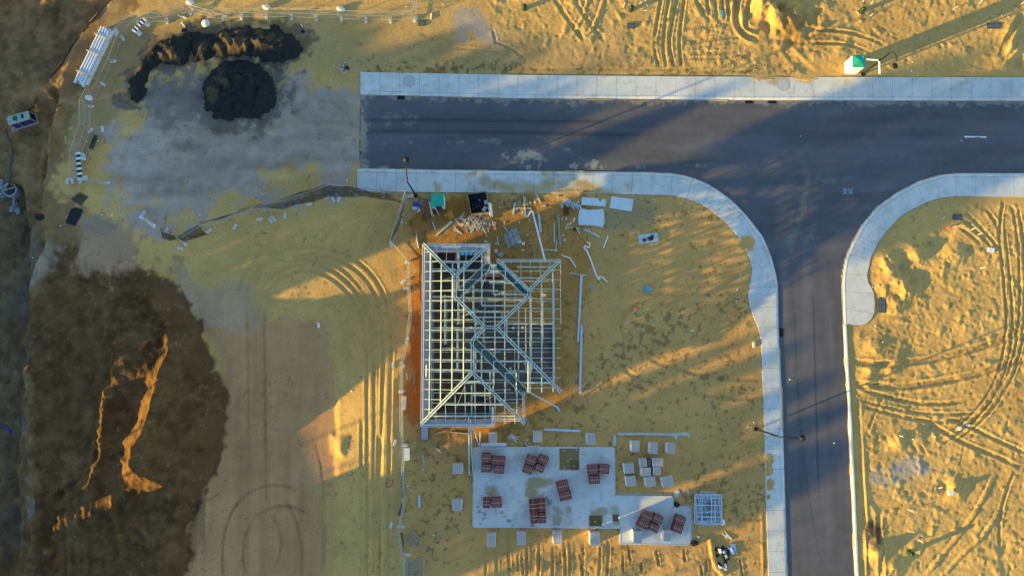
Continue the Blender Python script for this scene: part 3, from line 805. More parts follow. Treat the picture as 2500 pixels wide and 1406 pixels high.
for key, segs in SEGS.items():
    pv, pf, kv, kf = [], [], [], []
    for r, i in segs:
        R_, I_ = WL(r), WL(i)
        L = sum(math.hypot(b[0] - a[0], b[1] - a[1]) for a, b in zip(R_[:-1], R_[1:]))
        L2 = sum(math.hypot(b[0] - a[0], b[1] - a[1]) for a, b in zip(I_[:-1], I_[1:]))
        nb = max(2, round(max(L, L2) / 1.92))
        sub = 10
        Rr, Ii = resample(R_, nb * sub), resample(I_, nb * sub)
        for b in range(nb):
            rr, ii = Rr[b * sub:(b + 1) * sub + 1], Ii[b * sub:(b + 1) * sub + 1]
            g = 0.013 if b % 2 else 0.008
            def sh(a, c): 
                l = math.hypot(c[0] - a[0], c[1] - a[1]) or 1
                return (a[0] + (c[0] - a[0]) / l * g, a[1] + (c[1] - a[1]) / l * g)
            rr[0], rr[-1] = sh(rr[0], rr[1]), sh(rr[-1], rr[-2]); ii[0], ii[-1] = sh(ii[0], ii[1]), sh(ii[-1], ii[-2])
            kk = []
            for a, c in zip(rr, ii):
                l = math.hypot(c[0] - a[0], c[1] - a[1]); f = KERB_W / l
                kk.append((a[0] + (c[0] - a[0]) * f, a[1] + (c[1] - a[1]) * f))
            k2 = []
            for a, c in zip(rr, ii):
                l = math.hypot(c[0] - a[0], c[1] - a[1]); f = (KERB_W + 0.022) / l
                k2.append((a[0] + (c[0] - a[0]) * f, a[1] + (c[1] - a[1]) * f))
            dz = RNG.uniform(-.003, .003)
            bay(pv, pf, list(zip(k2, ii)), lambda t: PATH_Z + dz + 0.02 * t, 12)
            bay(kv, kf, list(zip(rr, kk)), lambda t: -0.035 + 0.08 * min(1.0, t * 1.5), 4, 0.16)
    nm = {'north': 'footpath', 'south': 'footpath', 'east': 'footpath'}[key]
    o = att_mesh(nm, pv, pf, conc_col(pv, path_dust(key)), M_CONC); fix_normals(o)
    o = att_mesh('kerb', kv, kf, conc_col(kv, path_dust(key) if key == 'south' else None, CONC * 1.04), M_CONC); fix_normals(o)
kv, kf = [], []
R_, I_ = resample(WL(E_KERB[0]), 120), resample(WL(E_KERB[1]), 120)
for b in range(12):
    bay(kv, kf, list(zip(R_[b * 10:b * 10 + 11], I_[b * 10:b * 10 + 11])), lambda t: -0.03 + 0.13 * min(1.0, t * 2.2), 6, 0.2)
o = att_mesh('kerb', kv, kf, conc_col(kv, None, CONC * 1.12), M_CONC); fix_normals(o)
# painted line on the road
x0, y0 = W(2355.5, 334); x1, y1 = W(2408.5, 335)
b = MB().prism([(x0, y0 - .07), (x0 + 1.0, y0 - .07), (x0 + 1.05, y0 - .03), (x0 + 1.45, y0 - .02), (x0 + 1.5, y0 - .07), (x1, y1 - .07), (x1, y1 + .07), (x0, y0 + .07)], ROAD_Z, ROAD_Z + 0.005)
b.build('road_marking', mat('road_paint', (0.8, 0.8, 0.78), 0.7, 0.1, 9), kind='structure')

# ------------------------------------------------------------------ the house frame
M_PINE = mat('treated_pine', (0.52, 0.60, 0.56), 0.75, 0.14, 3.0, stretch=(1, 1, 1))
M_PINE2 = mat('pale_pine', (0.56, 0.52, 0.40), 0.75, 0.14, 3.0)
M_VALLEY = mat('valley_metal', (0.09, 0.12, 0.095), 0.7, 0.35, 4.0)
M_FASCIA = mat('fascia_paint', (0.78, 0.75, 0.70), 0.6, 0.06, 2.0)
M_SOFFIT = mat('soffit_board', (0.42, 0.45, 0.50), 0.8, 0.10, 1.2)
M_WALLB = mat('brick_wall', (0.20, 0.062, 0.042), 0.9, 0.25, 5.0, bump=0.4)
M_FLOOR = mat('floor_slab', (0.15, 0.12, 0.10), 0.9, 0.22, 1.2)
M_STEEL = mat('galvanised', (0.55, 0.57, 0.60), 0.45, 0.1, 6.0, metal=0.6)
ZE = 2.5
def hx(px): return W(px, 800, ZE)[0]
def hy(py): return W(1200, py, ZE)[1]
XL, XA, XB, XR, XC = hx(1031), hx(1195.5), hx(1213), hx(1369), hx(1281)
YT1, YREC, YT2, YBM, YB = hy(596), hy(646), hy(634), hy(957), hy(1034)
BIGV = 99
RECTS = [(XL, XR, YBM, YREC), (XL, XA, YBM, YT1), (XB, XR, YBM, YT2), (XL, XC, YB, YREC)]
TANP = 0.43
def roofz(x, y):
    best = -9
    for k, (a, b, c, d) in enumerate(RECTS):
        e = [x - a, b - x, y - c, d - y]
        if k in (1, 2): e[2] = BIGV
        if k == 3: e[3] = BIGV
        if k in (1, 2) and y < YBM: continue
        if k == 3 and y > YREC: continue
        best = max(best, min(e))
    return ZE + TANP * best
house = thing('unfinished_house', 'unfinished house with open timber roof frame of hips and valleys beside the brick slab', 'house', (XL + 6, YBM + 3, 0))
def hb(name, mb, m, **k): return mb.build(name, m, house, world=True, **k)
PLANES = [(('x', XL, 1), (YB, YT1)), (('y', YT1, -1), (XL, XA)), (('x', XA, -1), (YREC - 6, YT1)), (('y', YREC, -1), (XL, XR)), (('x', XB, 1), (YREC - 6, YT2)), (('y', YT2, -1), (XB, XR)),
          (('x', XR, -1), (YBM, YT2)), (('y', YBM, 1), (XL, XR)), (('x', XC, -1), (YB, YREC)), (('y', YB, 1), (XL, XC))]
def pt(pl, along, dist):
    (ax, v, s), _ = pl
    return (v + s * dist, along) if ax == 'x' else (along, v + s * dist)
def on_plane(pl, along, dist):
    x, y = pt(pl, along, dist)
    return abs(ZE + TANP * dist - roofz(x, y)) < 0.012
def runs(pl, f, a0, a1, step=0.05):
    out = []; cur = None; n = int((a1 - a0) / step)
    for i in range(n + 1):
        t = a0 + i * step; al, di = f(t)
        if on_plane(pl, al, di):
            if cur is None: cur = [t, t]
            cur[1] = t
        elif cur is not None:
            if cur[1] - cur[0] > 0.25: out.append(cur)
            cur = None
    if cur is not None and cur[1] - cur[0] > 0.25: out.append(cur)
    return out
n_r = 0
for pi, pl in enumerate(PLANES):
    (ax, v, s), (a0, a1) = pl
    tail = 0.0
    for k in range(int((a1 - a0) / 0.9) + 1):
        al = a0 + 0.42 + 0.9 * k
        for r in runs(pl, lambda t: (al, t), 0.02, 6.4):
            p0, p1 = pt(pl, al, r[0]), pt(pl, al, r[1])
            z0, z1 = ZE + TANP * r[0] - 0.09, ZE + TANP * r[1] - 0.09
            hb('rafter', MB().bar((p0[0], p0[1], z0), (p1[0], p1[1], z1), 0.042, 0.10), M_PINE)
            n_r += 1
    for d in (0.72, 1.78, 2.84, 3.9, 4.96):
        for r in runs(pl, lambda t: (t, d), a0 - 7, a1 + 7):
            if r[1] - r[0] < 0.5: continue
            p0, p1 = pt(pl, r[0], d), pt(pl, r[1], d)
            z = ZE + TANP * d
            nv = Vector((-s * TANP, 0, 1)) if ax == 'x' else Vector((0, -s * TANP, 1))
            hb('roof_batten', MB().bar((p0[0], p0[1], z), (p1[0], p1[1], z), 0.095, 0.04, nv), M_PINE)
def twin(name, a, b, gap, wd, ht, dz=0.03):
    mb = MB()
    d = Vector((b[0] - a[0], b[1] - a[1])); d.normalize(); n = Vector((-d.y, d.x)) * gap / 2
    for s in (-1, 1):
        mb.bar((a[0] + n.x * s, a[1] + n.y * s, a[2] + dz), (b[0] + n.x * s, b[1] + n.y * s, b[2] + dz), wd, ht)
    hb(name, mb, M_PINE)
def R3(x, y): return (x, y, roofz(x, y))
wL, wR, wM, wB = (XA - XL) / 2, (XR - XB) / 2, (YREC - YBM) / 2, (XC - XL) / 2
xr1, xr2, yr0, xr3 = XL + wL, XR - wR, YBM + wM, XL + wB
e1 = (xr1, YT1 - wL); e2 = (xr2, YT2 - wR); j1 = (xr1, YREC - wL); j2 = (xr2, YREC - wR)
ap1 = (XL + wM, yr0); ap2 = (XR - wM, yr0)
j3 = (xr3, YBM + wB); e3 = (xr3, YB + wB)
for a, b in (((XL, YT1), e1), ((XA, YT1), e1), ((XB, YT2), e2), ((XR, YT2), e2), (j1, ap1), (j2, ap2), (ap1, j3), (ap2, (XR, YBM)), (e3, (XL, YB)), (e3, (XC, YB))):
    twin('hip_rafter', a + (ZE + 0.0,) if a[1] in (YT1, YT2) else R3(*a), R3(*b) if b[0] not in (XL, XR, XC) else b + (ZE,), 0.21, 0.10, 0.14)
for a, b in ((e1, j1), (e2, j2), (ap1, ap2), (j3, e3)):
    twin('ridge_beam', R3(*a), R3(*b), 0.20, 0.08, 0.14)
for a, b in (((XA, YREC), j1), ((XB, YREC), j2), ((XC, YBM), j3)):
    za, zb = ZE, roofz(*b)
    d = Vector((b[0] - a[0], b[1] - a[1])); d.normalize(); n = Vector((-d.y, d.x))
    q = lambda p, z, o, dz: (p[0] + n.x * o, p[1] + n.y * o, z + dz)
    mb = MB().grid([[q(a, za, -.30, .10), q(a, za, 0, -.02), q(a, za, .30, .10)], [q(b, zb, -.30, .10), q(b, zb, 0, -.02), q(b, zb, .30, .10)]])
    hb('valley_gutter', mb, M_VALLEY)
    mb = MB()
    for s in (-1, 1): mb.bar(q(a, za, .33 * s, .12), q(b, zb, .33 * s, .12), 0.07, 0.10)
    hb('valley_rail', mb, M_PINE)
# second, lower layer: ceiling joists and collar ties, running across
FRAME_POLY = [(XL + .5, YB + .5), (XC - .5, YB + .5), (XC - .5, YBM + .5), (XR - .5, YBM + .5), (XR - .5, YT2 - .5), (XB + .5, YT2 - .5), (XB + .5, YREC - .5), (XA - .5, YREC - .5), (XA - .5, YT1 - .5), (XL + .5, YT1 - .5)]
def spans(val, axis):
    out = []
    P_ = FRAME_POLY; n = len(P_)
    for i in range(n):
        a, b = P_[i], P_[(i + 1) % n]
        u, w_ = (a[1], b[1]) if axis == 'h' else (a[0], b[0])
        if (u > val) != (w_ > val):
            out.append(a[0] if axis == 'h' else a[1])
    out.sort()
    return list(zip(out[::2], out[1::2]))
yv = YB + 0.95
while yv < YT1 - .6:
    for a, b in spans(yv, 'h'):
        hb('ceiling_joist', MB().bar((a, yv, 2.44), (b, yv, 2.44), 0.035, 0.09), M_PINE)
    yv += 0.93
# roof trusses' webs and struts under the rafters
rr = random.Random(4)
for k in range(20):
    x = rr.uniform(XL + 1.2, XR - 1.4); y = rr.uniform(YB + 1.2, YREC - 1)
    z = roofz(x, y)
    if z < 3.3: continue
    ang = rr.choice([0, math.pi / 2, 0.35, 1.2]); l = rr.uniform(.5, 1.2)
    mb = MB().bar((x, y, z - .2), (x + math.cos(ang) * l, y + math.sin(ang) * l, 2.5), 0.045, 0.09)
    if k % 3 == 0: mb.bar((x - 1.1 * abs(math.cos(ang)), y - 1.1 * abs(math.sin(ang)), 3.0), (x + 1.1 * abs(math.cos(ang)), y + 1.1 * abs(math.sin(ang)), 3.0), 0.05, 0.10)
    hb('roof_strut', mb, M_PINE2)
def hp(px, py, z): return W(px, py, z)
for a, b, z in (((1116, 727), (1290, 728), 3.2), ((1191, 731), (1277, 732), 3.3), ((1283, 752), (1284, 910), 3.0), ((1297, 725), (1298, 905), 3.1), ((1321, 706), (1321, 795), 2.9), ((1325, 715), (1325, 840), 3.0)):
    p, q = hp(*a, z), hp(*b, z)
    hb('underpurlin', MB().bar(p + (z,), q + (z,), 0.09, 0.14), M_PINE2)
# fascia boards
def fascia(pts):
    for a, b in zip(pts[:-1], pts[1:]):
        mb = MB(); d = Vector((b[0] - a[0], b[1] - a[1])); d.normalize(); n = Vector((-d.y, d.x))
        mb.bar((a[0] - d.x * .03, a[1] - d.y * .03, ZE - .02), (b[0] + d.x * .03, b[1] + d.y * .03, ZE - .02), 0.045, 0.20)
        mb.bar((a[0] + n.x * .17, a[1] + n.y * .17, ZE + .06), (b[0] + n.x * .17, b[1] + n.y * .17, ZE + .06), 0.075, 0.05)
        hb('fascia_board', mb, M_FASCIA)
YB2 = hy(1027); XS = hx(1207); YB1 = hy(1041)
fascia([(XS, YB1), (XL - .07, YB1), (XL - .02, YT1), (XA, YT1), (XA, YREC), (XB, YREC), (XB, YT2), (XR, YT2)][::-1])
fascia([(XC, hy(955)), (XC, YB2), (XS, YB2), (XS, YB1)][::-1])
y790 = hy(790)
hb('fascia_board', MB().bar((XR, YT2, ZE), (XR, y790, ZE), 0.05, 0.16), M_PINE)
hb('eave_beam', MB().bar((hx(1352), hy(690), ZE + .26), (hx(1352), hy(930), ZE + .26), 0.11, 0.14), M_PINE)
hb('eave_beam', MB().bar((hx(1280), hy(934), ZE + .26), (hx(1348), hy(934), ZE + .26), 0.11, 0.14), M_PINE)
# soffit lining
zs = ZE - .13
for q in ([(XL + .05, YB1 + .05), (XL + .55, YB1 + .05), (XL + .55, YT1 - .05), (XL + .05, YT1 - .05)], [(XL + .56, YT1 - .62), (XA - .05, YT1 - .62), (XA - .05, YT1 - .05), (XL + .56, YT1 - .05)],
          [(XA - .55, YREC + .05), (XA - .05, YREC + .05), (XA - .05, YT1 - .63), (XA - .55, YT1 - .63)], [(XA - .3, YREC - .95), (XB + .3, YREC - .95), (XB - .04, YREC - .03), (XA + .04, YREC - .03)],
          [(XL + .56, YB1 + .05), (XS - .04, YB1 + .05), (XS - .04, YB1 + .62), (XL + .56, YB1 + .62)]):
    hb('soffit', MB().prism(q, zs, zs + .012), M_SOFFIT)
# walls: brick outside, stud frames inside
XW0, XW1, YW0, YW1 = XL + .62, XA - .62, YB1 + .75, YT1 - .72
def wallb(a, b, h=2.36, th=.11):
    hb('brick_wall', MB().bar((a[0], a[1], .1 + h / 2), (b[0], b[1], .1 + h / 2), th, h), M_WALLB)
wallb((XW0, YW0), (XW0, YW1)); wallb((XW0 + .06, YW1), (XW1 - .06, YW1)); wallb((XW1, YW1), (XW1, YREC - 1.0)); wallb((XW0 + .06, YW0), (hx(1198), YW0)); wallb((hx(1201), YW0 + .06), (hx(1201), YB + 3.6))
wallb((XW1 + .06, YREC - 1.03), (XB + .45, YREC - 1.03)); wallb((hx(1352), hy(905)), (hx(1352), hy(805)), .25)
def stud_wall(a, b):
    mb = MB(); d = Vector((b[0] - a[0], b[1] - a[1])); L = d.length; d.normalize()
    mb.bar((a[0], a[1], 2.36), (b[0], b[1], 2.36), .09, .07); mb.bar((a[0], a[1], .14), (b[0], b[1], .14), .09, .045); mb.bar((a[0], a[1], 1.25), (b[0], b[1], 1.25), .05, .045)
    n = max(1, int(L / .6))
    for k in range(n + 1):
        p = (a[0] + d.x * L * k / n, a[1] + d.y * L * k / n)
        mb.bar((p[0], p[1], .15), (p[0], p[1], 2.34), .045, .08)
    hb('stud_wall', mb, M_PINE)
P2 = lambda px, py: W(px, py, 2.36)
for a, b in (((1053, 617), (1053, 1018)), ((1056, 615), (1186, 615)), ((1183, 615), (1183, 660)), ((1055, 1017), (1196, 1017)), ((1196, 905), (1196, 1017)), ((1055, 657), (1112, 657)), ((1055, 724), (1115, 724)), ((1118, 605), (1118, 790)), ((1055, 800), (1178, 800)), ((1055, 882), (1170, 882)),
             ((1055, 906), (1280, 906)), ((1086, 720), (1086, 840)), ((1116, 800), (1116, 905)), ((1160, 820), (1160, 905)), ((1195, 688), (1230, 688)), ((1155, 690), (1155, 760)), ((1120, 760), (1240, 760)), ((1232, 665), (1232, 905)), ((1208, 760), (1208, 905)), ((1266, 790), (1266, 935)), ((1232, 790), (1350, 790)), ((1266, 935), (1348, 935)), ((1151, 940), (1151, 1017)), ((1150, 965), (1196, 965)), ((1120, 610), (1120, 660)), ((1124, 935), (1200, 935))):
    stud_wall(P2(*a), P2(*b))
for px_, py_ in ((1228, 640), (1228, 715), (1253, 800), (1276, 800), (1162, 790), (1150, 800), (1246, 900), (1330, 720), (1145, 985), (1196, 640), (1248, 830)):
    x, y = P2(px_, py_)
    hb('post', MB().box(x, y, .1, .22, .18, 2.3), M_PINE)
fl = WL([(1050, 618), (1188, 618), (1188, 668), (1224, 668), (1224, 795), (1348, 795), (1348, 933), (1272, 933), (1272, 985), (1202, 985), (1202, 1017), (1050, 1022)], .1)
hb('floor_slab', MB().prism(fl, -.05, .1), M_FLOOR)
hb('door_step', MB().box(*W(1037, 1055), 0, .62, 1.3, .1), M_SOFFIT)
# things lying about inside the frame
M_BLUE = mat('blue_film', (0.04, 0.24, 0.55), 0.4, 0.2, 5.0)
M_WHITE = mat('white_plastic', (0.80, 0.80, 0.79), 0.5, 0.06, 5.0)
def placed(name, mb, m, label, cat, p, rz=0.0, group=None, smooth=False):
    o = mb.build(name, m, label=label, cat=cat, group=group, smooth=smooth)
    o.location = p; o.rotation_euler = (0, 0, rz)
    return o
x, y = W(1142, 620, 2.5)
placed('blue_sheet', MB().grid([[(-.8 + .2 * i, -.12 + .12 * j, .03 * math.sin(3 * i + 2 * j)) for i in range(9)] for j in range(3)]), M_BLUE, 'bright blue plastic film laid over the ceiling timbers of the house frame', 'plastic film', (x, y, 2.55))
x, y = W(1126, 648, .2)
placed('blue_bag', MB().blob(0, 0, .18, .22, .3, .18, seed=3), M_BLUE, 'crumpled blue bag on the floor inside the house frame', 'bag', (x, y, .1))
x, y = W(1041, 905, ZE)
placed('white_pipe', MB().tube([(0, -.55, 0), (0, .55, 0)], .07), M_WHITE, 'short white pipe lying in the left eave of the house frame', 'pipe', (x, y, ZE + .02))
x, y = W(1203, 1010, ZE)
placed('white_plank', MB().box(0, 0, 0, .17, 1.25, .05), M_WHITE, 'pale short plank resting on the lower right corner of the long left eave', 'plank', (x, y, ZE + .14))

# ------------------------------------------------------------------ brick packs
M_RED = mat('red_brick', (0.25, 0.058, 0.036), 0.85, 0.35, 7.0)
M_REDSIDE = M_RED
M_CREAM = mat('cream_brick', (0.56, 0.48, 0.44), 0.85, 0.16, 8.0)
M_STRAP = mat('strap', (0.62, 0.50, 0.46), 0.6, 0.1, 8.0)
M_WSTRAP = mat('white_strap', (0.82, 0.82, 0.80), 0.5, 0.05, 8.0)
PACKS = {}
def pack_proto(kind, nx, ny, wd, ln, h):
    """a strapped block of bricks: nx columns by ny rows seen from above"""
    key = (kind, nx, ny, round(wd, 2), round(ln, 2))
    if key in PACKS: return PACKS[key]
    r = random.Random(nx * 7 + ny)
    root = thing('brick_pack', 'brick pack', 'brick pack')
    mb = MB(); cw, cl = wd / nx, ln / ny
    nl = max(3, int(h / .23)); ch = h / nl
    for i in range(nx):
        for j in range(ny):
            for k in range(nl):
                mb.box(-wd / 2 + cw * (i + .5), -ln / 2 + cl * (j + .5), k * ch, cw - .022, cl - .022, ch - .012 + (r.uniform(-.006, .006)))
    mb.box(0, 0, .01, wd - .05, ln - .05, h - .05)
    mb.build('bricks', M_RED if kind == 'red' else M_CREAM, root)
    if kind == 'red':
        st = MB()
        for t in ([0.5] if ny < 3 else [.36, .68]):
            st.box(0, -ln / 2 + ln * t, h + .001, wd + .012, .03, .006)
        for i in range(1, nx):
            st.box(-wd / 2 + cw * i, 0, h - .006, .016, ln + .006, .004)
        st.build('straps', M_STRAP, root)
    else:
        st = MB()
        st.box(0, -ln / 2 - .012, 0, wd + .03, .018, h); st.box(-wd / 2 - .012, 0, 0, .018, ln, h); st.box(wd / 2 + .012, 0, 0, .018, ln, h)
        st.build('wrap', M_WSTRAP, root)
    PACKS[key] = root
    root['used'] = 0
    return root
def put_pack(kind, px, py, wpx, lpx, deg, label, group, h=None, base=0.0):
    h = h or (0.86 if kind == 'red' else 1.12)
    k = 25.4 * (78 - h) / 78
    s = (CAM_H / (CAM_H - h))
    wd, ln = wpx / 26.6, lpx / 26.6
    wd, ln = round(wd * 20) / 20, round(ln * 20) / 20
    horiz = wd > ln
    if kind == 'red': nx, ny = (6, 2) if not lpx > wpx * 1.25 else (2, 6)
    else: nx, ny = 4, 6
    pr = pack_proto(kind, nx, ny, wd, ln, h)
    o = pr if not pr['used'] else copy_tree(pr)
    pr['used'] = 1
    x, y = W(px, py, base + h)
    o.location = (x, y, base); o.rotation_euler = (0, 0, math.radians(deg))
    tag(o, label, 'brick pack', group)
ZSL = 0.12
G1 = 'red brick packs standing on the concrete slab'
for a in [(1187, 1118, 24, 23, 0, 'red brick pack, upper left of the four on the top left of the slab'), (1186.5, 1143, 24, 20, 0, 'red brick pack, lower left of the four on the top left of the slab'),
          (1217, 1124, 33, 20, -5, 'wide red brick pack with white paper along its back, top left on the slab'), (1218.5, 1146, 25, 20, -4, 'red brick pack with white edge, lower right of the four at the slab top left'),
          (1296.5, 1124, 25, 21, -20, 'red brick pack, upper left of the slanted four left of the square sand hole'), (1289, 1146, 24, 20, -20, 'red brick pack, lower left of the slanted four left of the square sand hole'), (1326.5, 1122, 24, 20, -22, 'red brick pack, upper right of the slanted four left of the square sand hole'), (1317.5, 1143, 23, 19, -22, 'red brick pack, lower right of the slanted four left of the square sand hole'),
          (1448, 1147, 27, 23, 4, 'red brick pack, upper left of the three below the square sand hole'), (1451.5, 1171, 26, 20, 3, 'red brick pack, lowest of the three right of the square sand hole'), (1475, 1145.5, 25, 22, -4, 'red brick pack, rightmost of the three right of the square sand hole'),
          (1374, 1187, 31, 24, 14, 'red brick pack, upper of the lone tilted pair in the middle of the slab'), (1380.5, 1210, 31, 21, 12, 'red brick pack, lower of the lone tilted pair in the middle of the slab'),
          (1187.5, 1228, 17, 24, 0, 'narrow red brick pack, left of the pair at the lower left of the slab'), (1212, 1227, 25, 24, 3, 'red brick pack, right of the pair at the lower left of the slab'),
          (1301.5, 1236, 20, 30, 2, 'red brick pack, upper left of the upright four at the bottom of the slab'), (1304, 1264, 18, 26, 3, 'red brick pack, lower left of the upright four at the bottom of the slab'), (1322, 1234, 20, 31, 2, 'red brick pack, upper right of the upright four at the bottom of the slab'), (1324, 1264, 19, 25, 2, 'red brick pack, lower right of the upright four at the bottom of the slab'),
          (1580, 1261, 25, 21, -25, 'red brick pack with bright orange side, upper left of four on the garage slab'), (1571, 1280, 26, 20, -25, 'red brick pack, lower left of the slanted four on the garage slab'), (1606, 1267, 24, 20, -25, 'red brick pack, upper right of the slanted four on the garage slab'), (1596.5, 1288, 24, 19, -25, 'red brick pack, lower right of the slanted four on the garage slab'),
          (1661, 1269.5, 25, 20, -20, 'red brick pack, upper of the pair at the right end of the garage slab'), (1655, 1290, 25, 20, -20, 'red brick pack, lower of the pair at the right end of the garage slab')]:
    put_pack('red', *a, G1, base=ZSL)
G2 = 'cream brick packs standing on the sand'
for a in [(1203, 1068, 19, 26, 0, 'cream brick pack between the house and the red bricks'), (1313, 1065, 20, 26, 0, 'cream brick pack just left of the end of the long white beam'), (1442.5, 1071, 20, 26, 0, 'cream brick pack standing alone above the top right slab edge'),
          (1117.5, 1143, 23, 24, 0, 'cream brick pack with a white lower edge left of the slab'), (1115.5, 1232, 23, 25, 0, 'cream brick pack with a white band on top left of the slab'),
          (1199.5, 1318, 20, 29, 0, 'cream brick pack, first from the left in the row below the slab'), (1273, 1314, 20, 29, 0, 'cream brick pack, second from the left in the row below the slab'), (1361, 1312, 20, 29, 0, 'cream brick pack, third from the left in the row below the slab'), (1452.5, 1316, 22, 29, 0, 'cream brick pack, fourth from the left in the row below the slab'),
          (1551, 1089, 19, 25, 0, 'cream brick pack, leftmost of the top row of three in the sand bay'), (1596, 1094, 19, 25, -3, 'cream brick pack, middle of the top row of three in the sand bay'), (1638, 1094, 19, 24, -3, 'cream brick pack, rightmost of the top row of three in the sand bay'),
          (1571, 1129, 16, 19, 3, 'cream brick pack beside a thin dark red stack in the sand bay'), (1606, 1128, 24, 19, 0, 'wide cream brick pack, upper right of the clustered four in the sand bay'), (1577, 1151, 23, 20, -1, 'cream brick pack, lower left of the clustered four in the sand bay'), (1604, 1149, 16, 18, 0, 'small cream brick pack, lower right of the clustered four in the sand bay'),
          (1536, 1143, 23, 22, 5, 'cream brick pack alone at the left of the clustered four in the sand bay'), (1540.5, 1174, 23, 23, 6, 'cream brick pack, leftmost of the bottom row in the sand bay'), (1588, 1175, 23, 23, 7, 'cream brick pack, middle of the bottom row in the sand bay'), (1630, 1175, 25, 22, 12, 'cream brick pack, rightmost and most turned of the bottom row in the sand bay')]:
    put_pack('cream', *a, G2)
put_pack('red', 1585, 1129, 8, 19, 1, 'thin dark red brick stack squeezed between cream packs in the sand bay', G2, h=.95)
for a in [(1557.5, 1311, 18, 26, 0, 'cream brick pack, left one of the two on the garage slab'), (1629.5, 1308, 17, 24, 0, 'cream brick pack, right one of the two on the garage slab')]:
    put_pack('cream', *a, 'cream brick packs on the garage slab', base=ZSL)

# ------------------------------------------------------------------ the concrete slab with its set-downs
def slab_mesh():
    x0, y0 = SLAB[9]; 
    xs0, xs1 = min(p[0] for p in SLAB), max(p[0] for p in SLAB); ys0, ys1 = min(p[1] for p in SLAB), max(p[1] for p in SLAB)
    holes = [(1367, 1095, 1415, 1148, -.16), (1350, 1234, 1394, 1281, -.025), (1440, 1236, 1512, 1282, -.03), (1438, 1258, 1470, 1283, -.12), (1496, 1255, 1511, 1273, -.14)]
    hw = [(W(a, d), W(c, b), z) for a, b, c, d, z in holes]
    n = 0.11
    xs = np.arange(xs0, xs1 + n, n); ys = np.arange(ys0, ys1 + n, n)
    xx, yy_ = np.meshgrid(xs, ys)
    sd_ = polysd(SLAB, xx, yy_)
    zz = np.full(xx.shape, ZSL); c = np.array(conc_col(np.stack([xx.ravel(), yy_.ravel()], 1))).reshape(xx.shape + (3,))
    no = fbm(xx, yy_, 1.1, 4, 400)
    # garage part a little lower
    low = sstep(0, .05, xx - W(1513, 1200)[0]); zz = zz - 0.012 * low
    def p(m, col, a):
        nonlocal c
        m = np.clip(m, 0, 1)[..., None] * a; c = c * (1 - m) + np.array(col) * m
    for px_, py_, rx, ry, a in ((1310, 1180, 1.3, .7, .95), (1300, 1200, .8, .9, .95), (1343, 1172, .5, .4, .7), (1198, 1195, .9, .8, .75), (1205, 1205, .9, .4, .7), (1226, 1250, .4, .25, .8), (1250, 1192, .25, .3, .6), (1425, 1105, .5, .5, .35), (1270, 1115, .8, .5, .35), (1180, 1100, 2, .3, .3), (1500, 1245, .8, .6, .5)):
        x, y = W(px_, py_); p(sstep(.1, .5, 1 - np.hypot((xx - x) / rx, (yy_ - y) / ry) + .5 * no), (0.42, 0.30, 0.15), a)
    fl = fbm(xx, yy_, 2.2, 4, 410)
    for px_, py_, rx, ry in ((1205, 1262, 1.5, .6), (1230, 1270, 1.6, .4), (1175, 1215, .35, 1.0), (1172, 1245, .4, .6), (1338, 1225, .5, .6), (1300, 1283, 1, .2)):
        x, y = W(px_, py_); p(sstep(.22, .36, fl + .25 - .35 * np.hypot((xx - x) / rx, (yy_ - y) / ry)), (0.22, 0.23, 0.24), .8)
    for (a, b, z) in hw:
        m = (xx > a[0]) & (xx < b[0]) & (yy_ > a[1]) & (yy_ < b[1])
        zz = np.where(m, ZSL + z, zz)
        if z < -.1: p(m * 1.0, (0.175, 0.105, 0.032) if z > -.15 else (0.29, 0.17, 0.05), .95)
        else: p(m * sstep(-.2, .3, no + .05), (0.37, 0.26, 0.12), .75)
    x, y = W(1403, 1136); p(((xx > W(1390, 1120)[0]) & (xx < W(1414, 1120)[0]) & (yy_ < W(1390, 1122)[1]) & (yy_ > W(1390, 1147)[1])) * 1.0, (0.17, 0.10, 0.03), .8)
    ins = sd_ > -n * .5
    zz2 = zz
    q = ins[:-1, :-1] & ins[1:, :-1] & ins[:-1, 1:] & ins[1:, 1:]
    jj, ii = np.nonzero(q); idx = np.arange(xx.size).reshape(xx.shape)
    fs = np.stack([idx[jj, ii], idx[jj, ii + 1], idx[jj + 1, ii + 1], idx[jj + 1, ii]], 1)
    used, inv = np.unique(fs, return_inverse=True); fs = inv.reshape(-1, 4)
    vs = np.stack([xx.ravel()[used], yy_.ravel()[used], zz2.ravel()[used]], 1)
    return vs, fs, c.reshape(-1, 3)[used]
vs, fs, cl = slab_mesh()
o = att_mesh('concrete_slab', [tuple(v) for v in vs], [tuple(int(i) for i in f) for f in fs], cl, M_CONC, kind=None)
tag(o, 'pale concrete house slab with square set-downs, carrying the red brick packs', 'concrete slab')
skirt = MB()
for a, b in zip(SLAB, SLAB[1:] + SLAB[:1]):
    d = Vector((b[0] - a[0], b[1] - a[1])); d.normalize()
    skirt.bar((a[0] - d.x * .04, a[1] - d.y * .04, -.09), (b[0] + d.x * .04, b[1] + d.y * .04, -.09), .10, ZSL * 2 + .185)
skirt.build('slab_edge', mat('slab_edge', (0.60, 0.585, 0.555), 0.9, 0.08, 3.0), o)
pits = MB()
for px_, py_ in ((1377, 1099), (1392, 1119), (1386, 1123), (1401, 1137), (1378, 1143), (1371, 1238), (1370, 1257), (1391, 1251), (1401.5, 1271), (1453, 1272), (1474, 1257), (1408, 1098)):
    x, y = W(px_, py_); pits.lathe(x, y, [(.055, -.1), (.055, .2), (.03, .2), (.03, .05)], 10)
pits.build('pipe_stub', M_WHITE, o, label='white plastic drain stubs sticking up from the slab')
